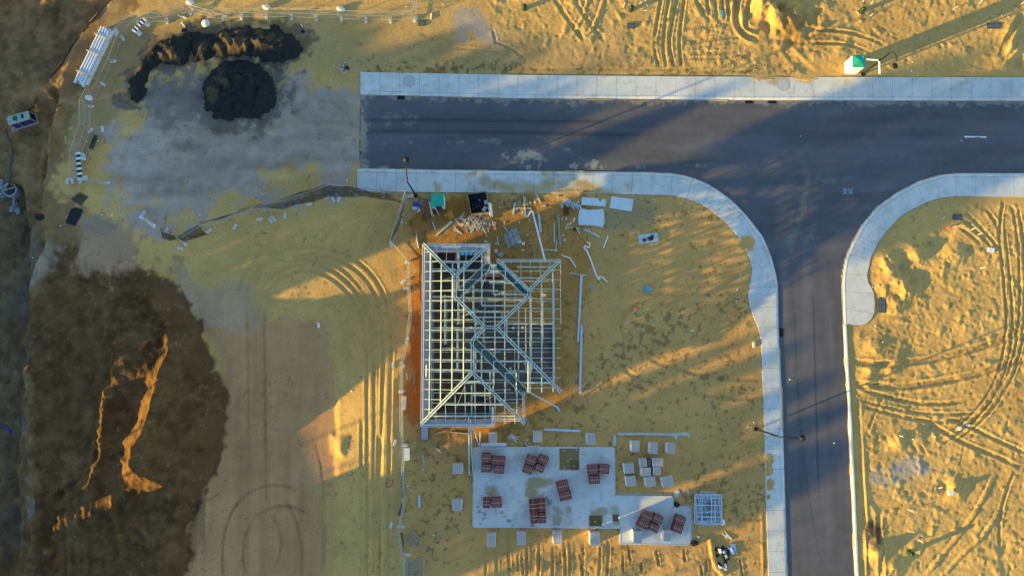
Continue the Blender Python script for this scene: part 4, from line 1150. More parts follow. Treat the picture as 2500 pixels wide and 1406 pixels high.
# concrete footing strips just showing in the sand
M_FOOT = mat('footing', (0.55, 0.55, 0.52), 0.9, 0.15, 3.0, bump=.3)
ft = 'strip of bare concrete footing '
for q, lb in (([(1497, 1062), (1504, 1060), (1504, 1088), (1496, 1090)], ft + 'running up from the top right slab corner'), ([(1506, 1056), (1540, 1055), (1600, 1057), (1660, 1056), (1682, 1054), (1685, 1068), (1680, 1068), (1674, 1062), (1654, 1061), (1653, 1073), (1647, 1073), (1645, 1062), (1560, 1062), (1506, 1062)], ft + 'with two short stubs above the cream brick packs'),
              ([(1647, 1198), (1654, 1195), (1659, 1197), (1658, 1210), (1654, 1214), (1646, 1212)], ft + 'shaped like a knob by the garage slab corner'), ([(1676, 1196), (1681, 1195), (1684, 1202), (1681, 1206), (1677, 1203)], 'small oval of bare concrete in the sand above the stacked steel frames'), ([(1644, 1234), (1686, 1233), (1690, 1237), (1690, 1325), (1686, 1328), (1686, 1237), (1645, 1236.5)], ft + 'edging the right end of the garage slab'), ([(1505, 1204), (1640, 1205.5), (1640, 1207), (1505, 1207)], ft + 'along the step of the slab below the cream bricks')):
    P_ = WL(smooth_line(q + [q[0]], 1)[:-1])
    zt = max(gz(x, y) for x, y in P_) + .03
    o = MB().prism(P_, -.15, zt).build('footing', M_FOOT, label=lb, cat='footing')

# ------------------------------------------------------------------ temporary fence
M_GALV = mat('fence_steel', (0.42, 0.42, 0.41), 0.5, 0.05, 6.0, metal=0.3)
M_FEET = mat('fence_foot_plastic', (0.70, 0.71, 0.69), 0.6, 0.08, 6.0)
M_GREY = mat('grey_plug', (0.20, 0.21, 0.23), 0.6, 0.1, 6.0)
FH = 2.05
def fence_panel(a, b, label, lean=(0, 0), h=FH, rail=.022, mesh=True):
    za, zb = gz(*a), gz(*b)
    root = thing('wire_fence', label, 'wire fence', ((a[0] + b[0]) / 2, (a[1] + b[1]) / 2, min(za, zb)), 0, 'temporary wire fence panels')
    d = Vector((b[0] - a[0], b[1] - a[1], 0)); L = d.length
    if L < .2: return root
    d.normalize(); A = Vector((a[0], a[1], za + .1)) + d * .03; B = Vector((b[0], b[1], zb + .1)) - d * .03
    up = Vector((lean[0], lean[1], h))
    f = MB()
    f.tube([A, A + up, B + up, B], rail, 6, cap=True); f.tube([A + up * .03, B + up * .03], rail, 6); f.tube([A + up * .5, B + up * .5], .012, 4)
    f.build('frame', M_GALV, root, world=True)
    if mesh:
        m = MB(); n = max(2, int(L / .15))
        for k in range(1, n):
            p = A + (B - A) * (k / n); m.bar(p, p + up, .006, .006)
        for k in range(1, 7):
            m.bar(A + up * (k / 7), B + up * (k / 7), .006, .006)
        m.build('wire_mesh', M_GALV, root, world=True)
    return root
def run(px, label_of, close=False, z=0):
    P_ = []
    for p in px:
        x, y, _ = ground_at(*p); P_.append((x, y))
    for k in range(len(P_) - 1):
        L = math.hypot(P_[k + 1][0] - P_[k][0], P_[k + 1][1] - P_[k][1])
        if L < .3: continue
        fence_panel(P_[k], P_[k + 1], label_of(k))
    return P_
def ordl(k): return ORD[k] if k < len(ORD) else str(k + 1)
run([(300, 95), (345, 57), (410, 53), (468, 30), (528, 47), (590, 43), (651, 43), (712, 43), (772, 46), (833, 48), (894, 50), (954, 51), (1015, 48)], lambda k: f'wire fence panel, {ordl(k)} from the left in the run along the top edge')
run([(1015, 48), (1020, 10), (1022, -40)], lambda k: 'wire fence panel, %s of the two running off the top edge' % ('lower' if k == 0 else 'upper'))
run([(300, 95), (277, 151), (252, 205), (222, 260), (221, 319), (200, 378), (197, 440)], lambda k: f'wire fence panel, {ordl(k)} from the top in the run down past the white pipes')
run([(188, 440), (264, 450)], lambda k: 'wire fence panel at the bottom end of the lower striped barrier')
run([(452, 585), (500, 556), (560, 535), (634, 516), (690, 504), (752, 484), (815, 462), (880, 466), (936, 470), (996, 477)], lambda k: f'wire fence panel, {ordl(k)} from the left along the black shade cloth')
run([(996, 477), (980, 532), (960, 594), (1001, 640)], lambda k: f'wire fence panel, {ordl(k)} from the top between the shade cloth and the house corner')
run([(1001, 640), (1002, 704), (1006, 765), (998, 832), (985, 890), (984, 960), (984, 1020), (985, 1083)], lambda k: f'wire fence panel, {ordl(k)} from the top along the left side of the house')
run([(985, 1083), (989, 1150), (990, 1225), (978, 1285), (990, 1352), (993, 1415)], lambda k: f'wire fence panel, {ordl(k)} from the top in the run left of the brick slab')
run([(350, 521), (400, 566), (432, 577)], lambda k: 'wire fence panel, %s of the two left of the loose black netting' % ('left' if k == 0 else 'right'))
# feet
def foot_proto():
    root = thing('fence_block', '', 'fence block')
    mb = MB(); q = []
    for i in range(12):
        t = 2 * math.pi * i / 12
        q.append((.29 * max(-1, min(1, 1.35 * math.cos(t))), .125 * max(-1, min(1, 1.35 * math.sin(t)))))
    mb.prism(q, 0, .10); mb.prism([(x * .88, y * .82) for x, y in q], .10, .15)
    mb.build('block', M_FEET, root)
    ho = MB()
    for k in (-1, 0, 1): ho.lathe(k * .12, 0, [(.035, .15), (.035, .158), (.015, .158)], 8)
    ho.build('socket', M_GREY, root)
    return root
FOOT = foot_proto(); foot_used = [0]
def foot(px, py, deg, label, group, sc=1.0):
    o = FOOT if not foot_used[0] else copy_tree(FOOT)
    foot_used[0] += 1
    x, y, z = ground_at(px, py)
    o.location = (x, y, z - .01); o.rotation_euler = (0, 0, math.radians(deg)); o.scale = (sc, sc, 1)
    tag(o, label, 'fence block', group)
GF = 'white fence feet'
for k, (px_, py_, dg) in enumerate([(281, 77, 55), (285, 83, 55), (300, 95, -55), (339, 56, -35), (408.5, 52, 92), (468.5, 30, 60), (548, 43, 20), (590, 43, 92), (651, 43, 92), (712, 43, 92), (772.5, 47, 92), (833, 48, 92), (894, 50, 92), (954, 51.5, 92), (1015, 48, 62)]):
    foot(px_, py_, dg, f'white plastic fence foot, {ordl(k)} from the left along the top edge fence', GF)
for k, (px_, py_, dg) in enumerate([(277, 151, 15), (252, 206, -38), (222.5, 260.5, -5), (221, 319, 50), (250, 316, -78), (200, 377, -4), (197, 441, 80)]):
    foot(px_, py_, dg, f'white plastic fence foot, {ordl(k)} from the top beside the fence below the white pipes', GF)
for px_, py_, dg, lb in [(165, 443, 85, 'wider white fence foot of the pair at the lower left fence corner'), (176, 441.5, -70, 'slimmer white fence foot of the pair at the lower left fence corner'), (261, 447.5, 8, 'white fence foot at the right end of the short panel under the striped barrier'), (350.5, 521.5, 50, 'white fence foot at the bottom left edge of the grey road base'),
                         (407, 563, 70, 'white fence foot caught in the black netting at its left end'), (440.5, 607, -15, 'white fence foot lying alone in the sand below the black netting'), (451.5, 594, -60, 'white fence foot at the lower tip of the black netting'), (510, 563.5, 40, 'white fence foot at the right corner of the loose black netting'), (573.5, 554, 58, 'white fence foot right of the loose black netting')]:
    foot(px_, py_, dg, lb, GF)
for k, (px_, py_, dg) in enumerate([(634, 535, 5), (660.5, 537, -58), (667.5, 533, -58), (695.5, 526, 78), (690, 503, -10), (754.5, 498.5, 15), (797, 481, 15), (813.5, 486, -65), (825, 480, -62), (828, 487, 65), (874, 476, 12), (936, 477, 85), (995, 480, 2), (1003, 479, 8)]):
    foot(px_, py_, dg, f'white plastic fence foot, {ordl(k)} from the left in the row below the black shade cloth', GF)
for k, (px_, py_, dg) in enumerate([(979, 537, -72), (955, 596, -75), (997, 639, 20), (986, 687, 35), (992, 704, 10), (995, 829, 70), (960.5, 891, 88), (984, 889, -50), (981, 955, 10), (964.5, 1080, 70), (989, 1086, 0), (983, 1153, 85), (955, 1281, 80), (979, 1285, 0), (994, 1353, -5)]):
    foot(px_, py_, dg, f'white plastic fence foot, {ordl(k)} from the top of the fence between pad and house', GF)
foot(1840.5, 841, 88, 'white fence foot lying alone beside the right-hand footpath', GF)
# braces from rail to foot
M_BR = mat('brace_steel', (0.62, 0.60, 0.55), 0.5, 0.1, 5.0, metal=.2)
for a, b, lb in (((637, 22), (651, 30), 'first'), ((826, 26), (833, 27), 'second'), ((253, 131), (274, 146), 'third')):
    pass
# white sandbag blocks on the fence braces
M_BAG = mat('sandbag', (0.76, 0.75, 0.72), 0.85, 0.08, 6.0, bump=.4, bscale=12)
for px_, py_, dg, lb in ((466, 9, -12, 'plump white sandbag behind the top edge fence, nearest the round white lid'), (651.5, 20, -18, 'plump white sandbag behind the middle of the top edge fence'), (833, 25, -10, 'plump white sandbag behind the right half of the top edge fence'), (219, 240, -12, 'plump white sandbag at the left fence below the pipes')):
    x, y, z = ground_at(px_, py_)
    mb = MB().blob(0, 0, .16, .42, .26, .17, rough=.10, n=14, m=8, seed=int(px_))
    placed('sandbag', mb, M_BAG, lb, 'sandbag', (x, y, z - .02), math.radians(dg), 'white sandbags', smooth=True)
# striped barriers
M_BLK = mat('black_plastic', (0.012, 0.013, 0.016), 0.5, 0.2, 6.0)
def striped(px0, px1, n, label, feet, z=.95):
    a, b = W(*px0, z), W(*px1, z)
    d = Vector((b[0] - a[0], b[1] - a[1], 0)); L = d.length; d.normalize()
    root = thing('striped_barrier', label, 'barrier', ((a[0] + b[0]) / 2, (a[1] + b[1]) / 2, gz((a[0] + b[0]) / 2, (a[1] + b[1]) / 2)), math.atan2(d.y, d.x), 'black and white striped barriers')
    wm, bm = MB(), MB()
    for k in range(n):
        (bm if k % 2 else wm).bar((-L / 2 + L * k / n, 0, z), (-L / 2 + L * (k + 1) / n, 0, z), .44, .05)
    wm.build('white_stripes', M_WHITE, root); bm.build('black_stripes', M_BLK, root)
    for s in (-1, 1):
        MB().box(s * L * .36, 0, 0, .06, .06, z - .02).box(s * L * .36, 0, 0, .45, .5, .12).build('leg', M_FEET, root)
striped((325.5, 78), (354, 47), 9, 'black and white striped barrier board at the top left, beside the white pipes', 2)
striped((190, 372), (196, 440), 11, 'black and white striped barrier board at the left fence, below the first one', 2)

# ------------------------------------------------------------------ shade cloth
def cloth_mat():
    m = bpy.data.materials.new('shade_cloth'); m.use_nodes = True
    n = m.node_tree; p = n.nodes['Principled BSDF']
    p.inputs['Base Color'].default_value = (0.012, 0.013, 0.014, 1); p.inputs['Roughness'].default_value = .9
    tc = n.nodes.new('ShaderNodeTexCoord'); nz = n.nodes.new('ShaderNodeTexNoise'); nz.inputs['Scale'].default_value = 2.5; nz.inputs['Detail'].default_value = 4
    n.links.new(tc.outputs['Object'], nz.inputs['Vector'])
    mr = n.nodes.new('ShaderNodeMapRange'); mr.inputs['From Min'].default_value = .3; mr.inputs['From Max'].default_value = .7; mr.inputs['To Min'].default_value = .52; mr.inputs['To Max'].default_value = .82
    n.links.new(nz.outputs[0], mr.inputs[0]); n.links.new(mr.outputs[0], p.inputs['Alpha'])
    return m
M_CLOTH = cloth_mat()
def cloth(top, bot, zt, zb, label, n=40, m=8, wob=.06):
    T, Bp = resample(WL(top, zt), n), resample(WL(bot, zb), n)
    cx, cy = T[n // 2]
    rows = []
    for j in range(m + 1):
        t = j / m
        rows.append([(a[0] * (1 - t) + b[0] * t - cx + wob * math.sin(i * .9 + j), a[1] * (1 - t) + b[1] * t - cy + wob * math.cos(i * .7 + j * 1.3), zt * (1 - t) + max(zb, 0) * t - .25 * math.sin(math.pi * t) * (1 if zt > 1 else 0) + wob * math.sin(i * 1.1 + j * .8)) for i, (a, b) in enumerate(zip(T, Bp))])
    o = MB().grid(rows).build('shade_cloth', M_CLOTH, label=label, cat='shade cloth', smooth=True)
    o.location = (cx, cy, 0.03)
cloth([(622, 503), (680, 491), (740, 466), (800, 452), (850, 455), (905, 468), (960, 478), (984, 492)], [(618, 507), (690, 510), (745, 497), (800, 483), (860, 480), (920, 484), (965, 491), (983, 497)], 1.9, .25, 'black see-through shade cloth hanging in a long billow from the fence')
cloth([(485, 543), (540, 530), (600, 508), (622, 503)], [(486, 547), (540, 535), (600, 512), (622, 508)], 1.95, 1.2, 'black shade cloth rolled into a thin band along the fence top', 24, 3, .04)
cloth([(430, 577), (458, 562), (484, 549)], [(450, 592), (475, 582), (506, 574)], 1.0, .1, 'black netting spread flat over the sand at the left end of the shade cloth', 14, 8, .03)
cloth([(390, 560), (410, 568), (428, 580)], [(398, 583), (415, 587), (433, 587)], .5, .1, 'small bunched piece of black netting beside the white plastic strip', 10, 5, .05)
cloth([(984, 497), (986, 505), (975, 525)], [(990, 500), (987, 512), (977, 527)], 1.6, .3, 'short black shade cloth end at the fence corner by the street lamp', 8, 4, .03)
cloth([(978, 527), (966, 555), (953, 583)], [(983, 528), (973, 557), (958, 588)], 1.9, .4, 'black shade cloth on the slanting fence above the house corner', 12, 4, .03)
cloth([(981, 1148), (979, 1180), (981, 1215)], [(985, 1148), (984, 1180), (985, 1215)], 1.2, .2, 'narrow black shade cloth on the fence left of the slab', 12, 4, .03)
cloth([(980, 1225), (975, 1245), (969, 1256)], [(985, 1228), (983, 1245), (979, 1260)], .9, .2, 'black shade cloth corner flapping out left of the slab', 8, 4, .03)
cloth([(976, 1300), (981, 1325), (982, 1348)], [(984, 1300), (987, 1325), (986, 1348)], 1.2, .2, 'black shade cloth at the bottom end of the slab fence', 10, 4, .03)
# white plastic strip twisted along the fence left of the netting
x, y = W(362, 540, .5)
mb = MB().grid([[(W(350 + 38 * t, 531 + 26 * t)[0] - x + .10 * s * math.cos(7 * t), W(350 + 38 * t, 531 + 26 * t)[1] - y + .12 * s, .5 + .08 * math.sin(6 * t + s)) for t in [i / 14 for i in range(15)]] for s in (-1, 0, 1)])
placed('plastic_strip', mb, M_WHITE, 'crumpled white plastic strip wound on the fence left of the netting', 'plastic strip', (x, y, .3))

# ------------------------------------------------------------------ street lamps
M_LAMP = mat('lamp_black', (0.012, 0.012, 0.013), 0.5, 0.1, 6.0, spec=.25)
M_LENS = mat('lamp_lens', (0.55, 0.55, 0.52), 0.2, 0.05, 6.0)
def lamp(base, path, head, label):
    x, y = W(*base); z0 = gz(x, y) if abs(x) < 56 else 0
    root = thing('street_lamp', label, 'street lamp', (x, y, z0), 0, 'tall black gooseneck street lamps')
    pts = [(x, y, z0)] + [W(p[0], p[1], p[2]) + (p[2],) for p in path]
    n0 = 2
    MB().tube([(x, y, z0), (x, y, z0 + .5), (x, y, pts[1][2])], [.10, .085, .07], 10).build('pole', M_LAMP, root, world=True, smooth=True)
    sm = smooth_line([Vector(p) for p in pts[1:]], 0)
    cur = [Vector(p) for p in pts[1:]]
    for _ in range(3):
        q = [cur[0]]
        for a, b in zip(cur[:-1], cur[1:]): q.append(a * .75 + b * .25); q.append(a * .25 + b * .75)
        q.append(cur[-1]); cur = q
    MB().tube(cur, .055, 8).build('arm', M_LAMP, root, world=True, smooth=True)
    MB().box(x, y, z0, .36, .36, .03).build('base_plate', M_LAMP, root, world=True)
    hx_, hy_ = W(head[0], head[1], head[2]); hz_ = head[2]
    MB().lathe(hx_, hy_, [(.05, hz_ + .16), (.10, hz_ + .12), (.22, hz_ + .06), (.27, hz_ - .02), (.24, hz_ - .09)][::-1], 18).build('lamp_head', M_LAMP, root, world=True, smooth=True)
    MB().lathe(hx_, hy_, [(.06, hz_ - .20), (.16, hz_ - .17), (.22, hz_ - .09)], 18).build('lens', M_LENS, root, world=True, smooth=True)
lamp((1015, 477), [(995, 439, 6.6), (992.5, 424, 7.3), (991.5, 408, 7.6), (991.2, 395, 7.6)], (991.5, 389, 7.5), 'black gooseneck street lamp reaching over the asphalt from the fence corner')
lamp((1846, 1047), [(1882, 1060.5, 6.4), (1900, 1066, 7.2), (1930, 1068, 7.6), (1950, 1069, 7.6)], (1960, 1068.5, 7.5), 'black gooseneck street lamp leaning over the side road')
lamp((2107, 181), [(2147, 150, 5.5), (2160, 139, 6.4), (2172, 129, 7.2), (2183, 128, 7.5), (2188, 138, 7.5), (2188, 150, 7.4)], (2185, 161, 7.3), 'black street lamp with hooked neck beside the portable toilet at the top right')
x, y = W(2148, 147, 3.7); 
root = thing('street_sign', 'white two-bladed street sign on the hooked street lamp', 'street sign', (x, y, 3.45))
M_SIGN = mat('sign_white', (0.85, 0.85, 0.84), 0.4, 0.03, 4.0)
a = W(2118, 144.5, 3.7); b = W(2149, 180, 3.7)
MB().bar((x, y, 3.6), (a[0], a[1], 3.6), .07, .20).build('sign_blade', M_SIGN, root, world=True)
MB().bar((x, y, 3.6), (b[0], b[1], 3.6), .08, .20).build('sign_blade', M_SIGN, root, world=True)
MB().lathe(x, y, [(.11, 3.47), (.11, 3.74)], 12).build('clamp', M_LAMP, root, world=True)

# ------------------------------------------------------------------ portable toilets
M_TW = mat('toilet_white', (0.82, 0.82, 0.80), 0.45, 0.03, 3.0)
M_TG = mat('toilet_green', (0.015, 0.36, 0.24), 0.4, 0.08, 3.0)
def toilet(x, y, rz, label, open_door=False):
    z = gz(x, y)
    root = thing('portable_toilet', label, 'portable toilet', (x, y, z), rz, 'portable toilets')
    MB().box(0, 0, 0, 1.14, 1.14, .12).build('base', M_GREY, root)
    MB().box(-.54, 0, .12, .05, 1.10, 1.98).box(.54, 0, .12, .05, 1.10, 1.98).box(0, .54, .12, 1.02, .05, 1.98).box(-.42, -.54, .12, .19, .05, 1.98).box(.42, -.54, .12, .19, .05, 1.98).build('wall', M_TW, root)
    ro = MB(); e = .60
    ro.add([(-e, -e, 2.10), (e, -e, 2.10), (e, e, 2.10), (-e, e, 2.10), (-e, -e, 2.16), (e, -e, 2.16), (e, e, 2.16), (-e, e, 2.16), (-e * .86, -e * .86, 2.17), (e * .86, -e * .86, 2.17), (e * .86, e * .86, 2.17), (-e * .86, e * .86, 2.17), (0, 0, 2.36)],
           [(3, 2, 1, 0), (0, 1, 5, 4), (1, 2, 6, 5), (2, 3, 7, 6), (3, 0, 4, 7), (4, 5, 9, 8), (5, 6, 10, 9), (6, 7, 11, 10), (7, 4, 8, 11), (8, 9, 12), (9, 10, 12), (10, 11, 12), (11, 8, 12)])
    r = ro.build('roof', M_TG, root)
    MB().lathe(.35, .38, [(.055, 2.1), (.055, 2.42), (.03, 2.42)], 10).build('vent_pipe', M_TG, r)
    d = MB()
    if open_door:
        d.bar((-.32, -.56, 1.08), (-.02 - .0, -1.12, 1.08), .045, 1.9)
    else: d.box(0, -.56, .13, .64, .04, 1.94)
    dd = d.build('door', M_TW, root)
    MB().box(.24 if not open_door else -.05, -.60 if not open_door else -1.06, 1.0, .03, .05, .16).build('handle', M_GREY, dd)
    MB().box(0, .2, .12, .8, .5, .45).build('seat_tank', M_GREY, root)
x, y = W(1068, 488, 2.2); toilet(x, y, 0.02, 'green-roofed white portable toilet with its door ajar, beside the rubble barrow and skip', True)
x, y = W(2097, 150, 2.2); toilet(x, y, -0.03, 'green-roofed white portable toilet standing alone on the top right sand')

# ------------------------------------------------------------------ site bin with rubbish
M_BINW = mat('bin_board', (0.24, 0.19, 0.13), 0.85, 0.25, 3.0)
M_BIND = mat('bin_inside', (0.065, 0.075, 0.085), 0.85, 0.3, 3.0)
def quad_px(pts, z): return [W(p[0], p[1], z) for p in pts]
rim = quad_px([(1141, 474), (1187, 468), (1194, 518), (1150, 523)], 1.15)
cx = sum(p[0] for p in rim) / 4; cy = sum(p[1] for p in rim) / 4
root = thing('site_bin', 'open timber-sided rubbish bin with dark inside, above the offcut heap', 'site bin', (cx, cy, gz(cx, cy)))
for k in range(4):
    a, b = rim[k], rim[(k + 1) % 4]
    MB().bar((a[0], a[1], .62), (b[0], b[1], .62), .06, 1.14).build('side_panel', M_BINW if k in (2, 3) else M_BIND, root, world=True)
    MB().bar((a[0], a[1], 1.17), (b[0], b[1], 1.17), .09, .05).build('top_rail', M_BINW, root, world=True)
MB().prism(rim, .08, .12).build('floor', M_BIND, root, world=True)
for k, (px_, py_, sx, sy, dg) in enumerate([(1168, 492, .22, .44, -20), (1186, 494, .32, .4, 15), (1183, 510, .36, .5, -35), (1160, 508, .5, .3, 10)]):
    x, y = W(px_, py_, .5)
    placed('packaging', MB().box(0, 0, 0, sx, sy, .12), M_WHITE if k < 3 else mat('grey_card', (.25, .26, .3), .8, .2, 4), ['white packet', 'square white sheet', 'white tilted box', 'grey card scrap'][k] + ' lying inside the dark rubbish bin', 'packaging', (x, y, .3 + .05 * k), math.radians(dg))
for k in range(5):
    x, y = W(1158 + 6 * (k % 3), 495 + 6 * (k // 2), .4)
    placed('rubbish_bag', MB().blob(0, 0, .25, .34, .3, .25, seed=k, rough=.25), M_BLK, 'black rubbish bag heaped inside the dark rubbish bin', 'rubbish bag', (x, y, .12 + .07 * k), k, 'black bags inside the rubbish bin', smooth=False)
x, y = W(1199, 511, .6)
o = placed('white_board', MB().box(0, 0, 0, .05, 1.25, 1.1), M_WHITE, 'white board leaning against the right side of the rubbish bin', 'board', (x + .08, y, .02), math.radians(8)); o.rotation_euler = (0, math.radians(-14), math.radians(6))

# ------------------------------------------------------------------ rubble barrow and friends by the toilet
M_RUST = mat('timber_brown', (0.22, 0.10, 0.055), 0.85, 0.25, 4.0, stretch=(6, 1, 1))
M_BLUEP = mat('blue_plastic', (0.03, 0.07, 0.42), 0.45, 0.15, 4.0)
M_PLY = mat('plywood', (0.60, 0.44, 0.26), 0.75, 0.12, 4.0)
q = quad_px([(1031, 497), (1046, 495), (1054, 527), (1038, 533)], .9); cx = sum(p[0] for p in q) / 4; cy = sum(p[1] for p in q) / 4
root = thing('timber_chute', 'long brown timber box sloping out of a blue hoop beside the portable toilet', 'timber box', (cx, cy, gz(cx, cy)))
zz = [1.25, 1.25, .55, .55]
vs = [(p[0], p[1], z - .3) for p, z in zip(q, zz)] + [(p[0], p[1], z) for p, z in zip(q, zz)]
MB().add(vs, [(3, 2, 1, 0), (4, 5, 6, 7), (0, 1, 5, 4), (1, 2, 6, 5), (2, 3, 7, 6), (3, 0, 4, 7)]).build('box', M_RUST, root, world=True)
l0, l1 = W(1031, 497, 0), W(1046, 495, 0)
for p, z in zip(q, zz): MB().box(p[0], p[1], 0, .07, .07, z - .25).build('leg', M_RUST, root, world=True)
a = quad_px([(1047, 494), (1051, 492), (1057, 524), (1053, 526)], .9); 
cx = sum(p[0] for p in a) / 4; cy = sum(p[1] for p in a) / 4
MB().prism(a, 0, 1.15).build('plywood_board', M_PLY, label='pale plywood panel on edge between the brown box and the toilet', cat='board')
p = quad_px([(1053, 524), (1059, 521), (1061.5, 526), (1056, 530.5)], .3)
MB().prism(p, 0, .3).build('timber_block', M_PLY, label='pale square timber block at the foot of the plywood panel', cat='timber block')
x, y = W(1036, 497, .5)
pts = [(x + .62 * math.cos(t), y - .05 + .50 * math.sin(t), .55) for t in [math.radians(v) for v in range(20, 230, 12)]]
MB().tube(pts, .05, 6).build('blue_hoop', M_BLUEP, label='blue plastic hoop curving round the top of the brown timber box', cat='hoop')
x, y = W(1016, 499, .2)
placed('blue_tarp', MB().blob(0, 0, .12, .42, .22, .14, rough=.3, seed=5), M_BLUEP, 'bunched bright blue tarp on the sand left of the brown box', 'tarp', (x, y, gz(x, y)), -.3)
x, y = W(1014, 508); placed('rubble_scrap', MB().blob(0, 0, .06, .3, .2, .08, rough=.35, seed=6), M_FEET, 'pale scrap of packaging below the blue tarp', 'packaging', (x, y, gz(x, y)))
x, y = W(1022, 512); placed('white_card', MB().add([(-.2, -.25, .02), (.2, -.18, .02), (.1, .28, .06), (-.2, -.25, 0), (.2, -.18, 0), (.1, .28, .03)], [(0, 1, 2), (5, 4, 3), (0, 3, 4, 1), (1, 4, 5, 2), (2, 5, 3, 0)]), M_WHITE, 'white triangular scrap of card by the blue hoop', 'card', (x, y, gz(x, y)))
# mortar sand heap glowing in the sun
M_MORT = mat('yellow_sand', (0.52, 0.27, 0.055), 0.95, 0.2, 5.0, bump=.5, bscale=14)
q = WL([(1081, 524), (1103, 511), (1107, 523), (1109, 532), (1100, 538)]); cx = sum(p[0] for p in q) / 5; cy = sum(p[1] for p in q) / 5
g0 = gz(cx, cy)
vs = [(p[0] - cx, p[1] - cy, -.05) for p in q] + [(p[0] * .35 + cx * .65 - cx - .05, p[1] * .35 + cy * .65 - cy, .5) for p in q] + [(-.05, .0, .58)]
placed('sand_heap', MB().add(vs, [(i, (i + 1) % 5, 5 + (i + 1) % 5, 5 + i)[::-1] for i in range(5)] + [(5 + i, 5 + (i + 1) % 5, 10)[::-1] for i in range(5)]), M_MORT, 'small bright yellow sand heap right of the portable toilet', 'sand heap', (cx, cy, g0))
M_EARTH = mat('loose_sand', (0.42, 0.20, 0.05), 0.95, 0.25, 5.0, bump=.8, bscale=9)
def lumpy(px, py, rx, ry, h, label, m=None, seed=0, dg=0):
    x, y, z = ground_at(px, py); n = 26
    rows = []
    for j in range(n):
        r = []
        for i in range(n):
            u, v = -1 + 2 * i / (n - 1), -1 + 2 * j / (n - 1)
            e = max(0, 1 - math.hypot(u, v)) 
            r.append((u * rx, v * ry, e))
        rows.append(r)
    a = np.array(rows); no = fbm(a[..., 0] + seed * 7, a[..., 1], 2.2, 3, 500 + seed)
    a[..., 2] = np.where(a[..., 2] > 0, np.minimum(a[..., 2] * 1.8, 1) * h * (1 + 1.6 * no) , -.05)
    return placed('sand_heap', MB().grid([[tuple(p) for p in r] for r in a]), m or M_EARTH, label, 'sand heap', (x, y, z - .02), math.radians(dg), smooth=True)
lumpy(1022, 545, .75, 1.0, .45, 'lumpy orange sand heap below the brown timber box', seed=1, dg=-20)
lumpy(1007, 545, .5, .5, .2, 'small orange clods beside the lumpy sand heap', seed=2)

# ------------------------------------------------------------------ white sheets on the lot
M_SHEET = mat('white_sheet', (0.62, 0.66, 0.68), 0.6, 0.06, 3.0)
def sheet_px(px, z0, z1, label, cat='board', m=None, name='white_board'):
    P_ = WL(px); z = max(gz(x, y) for x, y in P_)
    cx = sum(p[0] for p in P_) / len(P_); cy = sum(p[1] for p in P_) / len(P_)
    o = MB().prism([(p[0] - cx, p[1] - cy) for p in P_], z0, z1).build(name, m or M_SHEET, label=label, cat=cat)
    o.location = (cx, cy, z)
    return o
sheet_px([(1420, 482), (1459, 484.5), (1461, 487), (1463, 491), (1467, 492), (1469, 486), (1479.5, 487), (1478, 505), (1419, 500.5)], .0, .04, 'long pale board with a muddy notch in its top edge', )
sheet_px([(1492.5, 480), (1546, 486.5), (1542.5, 515), (1536, 516), (1488, 508)], .0, .04, 'pale board, the rightmost and most tilted of the three below the footpath')
sheet_px([(1418, 509), (1436, 512.5), (1470, 511), (1475, 520), (1476, 542), (1472, 555), (1448, 551), (1413, 549), (1411, 537), (1413, 520)], .0, .03, 'lower pale board of the stacked pair, its corners showing')
sheet_px([(1414, 514), (1438, 513.5), (1474, 511), (1473, 550), (1447, 550.5), (1413.5, 550)], .034, .065, 'upper pale board lying on the stacked pair')
o = sheet_px([(1559, 574), (1603, 569), (1605, 571), (1607, 588), (1604, 591), (1563, 597), (1560, 594), (1557, 577)], .0, .16, 'grey plastic tub lid with dark dirt on it, alone on the sand', 'tub lid', mat('tub', (.48, .53, .56), .6, .1, 5), 'grey_tub')
for px_, py_, s in ((1587, 583, .26), (1572, 587, .18), (1591, 578, .14)):
    x, y = W(px_, py_); placed('dirt_clod', MB().blob(0, 0, .04, s, s * .8, .06, rough=.4, seed=int(px_)), M_BLK, 'dark clod of dirt on the grey tub lid', 'dirt clod', (x, y, o.location.z + .16), 0, 'dark clods on the grey tub lid')
M_BEAM = mat('primed_beam', (0.55, 0.62, 0.72), 0.6, 0.05, 3.0)
sheet_px([(1416.5, 672), (1422.5, 672), (1413, 834), (1409, 834)], .0, .12, 'long pale blue-white beam, upper of the two end-to-end right of the house', 'beam', M_BEAM, 'long_beam')
sheet_px([(1417.5, 794), (1422, 794), (1418.5, 960), (1413.5, 960)], .0, .12, 'long pale blue-white beam, lower of the two end-to-end right of the house', 'beam', M_BEAM, 'long_beam')
sheet_px([(1327.5, 1045), (1417, 1049), (1417, 1054), (1327.5, 1050)], .0, .12, 'pale blue-white beam lying crosswise below the house', 'beam', M_BEAM, 'long_beam')
sheet_px([(1174, 1080), (1236, 1080), (1236, 1088), (1174, 1088)], .0, .28, 'short white panel along the top left edge of the slab', 'board', M_SHEET, 'white_board')
sheet_px([(982, 966), (994, 966), (994, 999), (982, 1000)], .0, .05, 'pale pink-grey board lying beside the fence left of the house', 'board', mat('pinkboard', (.56, .50, .45), .7, .06, 4))
sheet_px([(988, 1092), (1001.5, 1091.5), (1002, 1121), (988, 1124)], .0, .05, 'pale board lying against the fence below the house corner', 'board')
sheet_px([(1021, 1208), (1026, 1208), (1026.5, 1237), (1021, 1237)], .0, .07, 'narrow pale blue board alone left of the slab', 'board', M_BEAM)
sheet_px([(1213, 620), (1225, 615), (1231, 620), (1222, 630)], .0, .05, 'pale tilted square board in the gap between the two roof wings', 'board', mat('greyboard', (.36, .38, .37), .8, .12, 4))
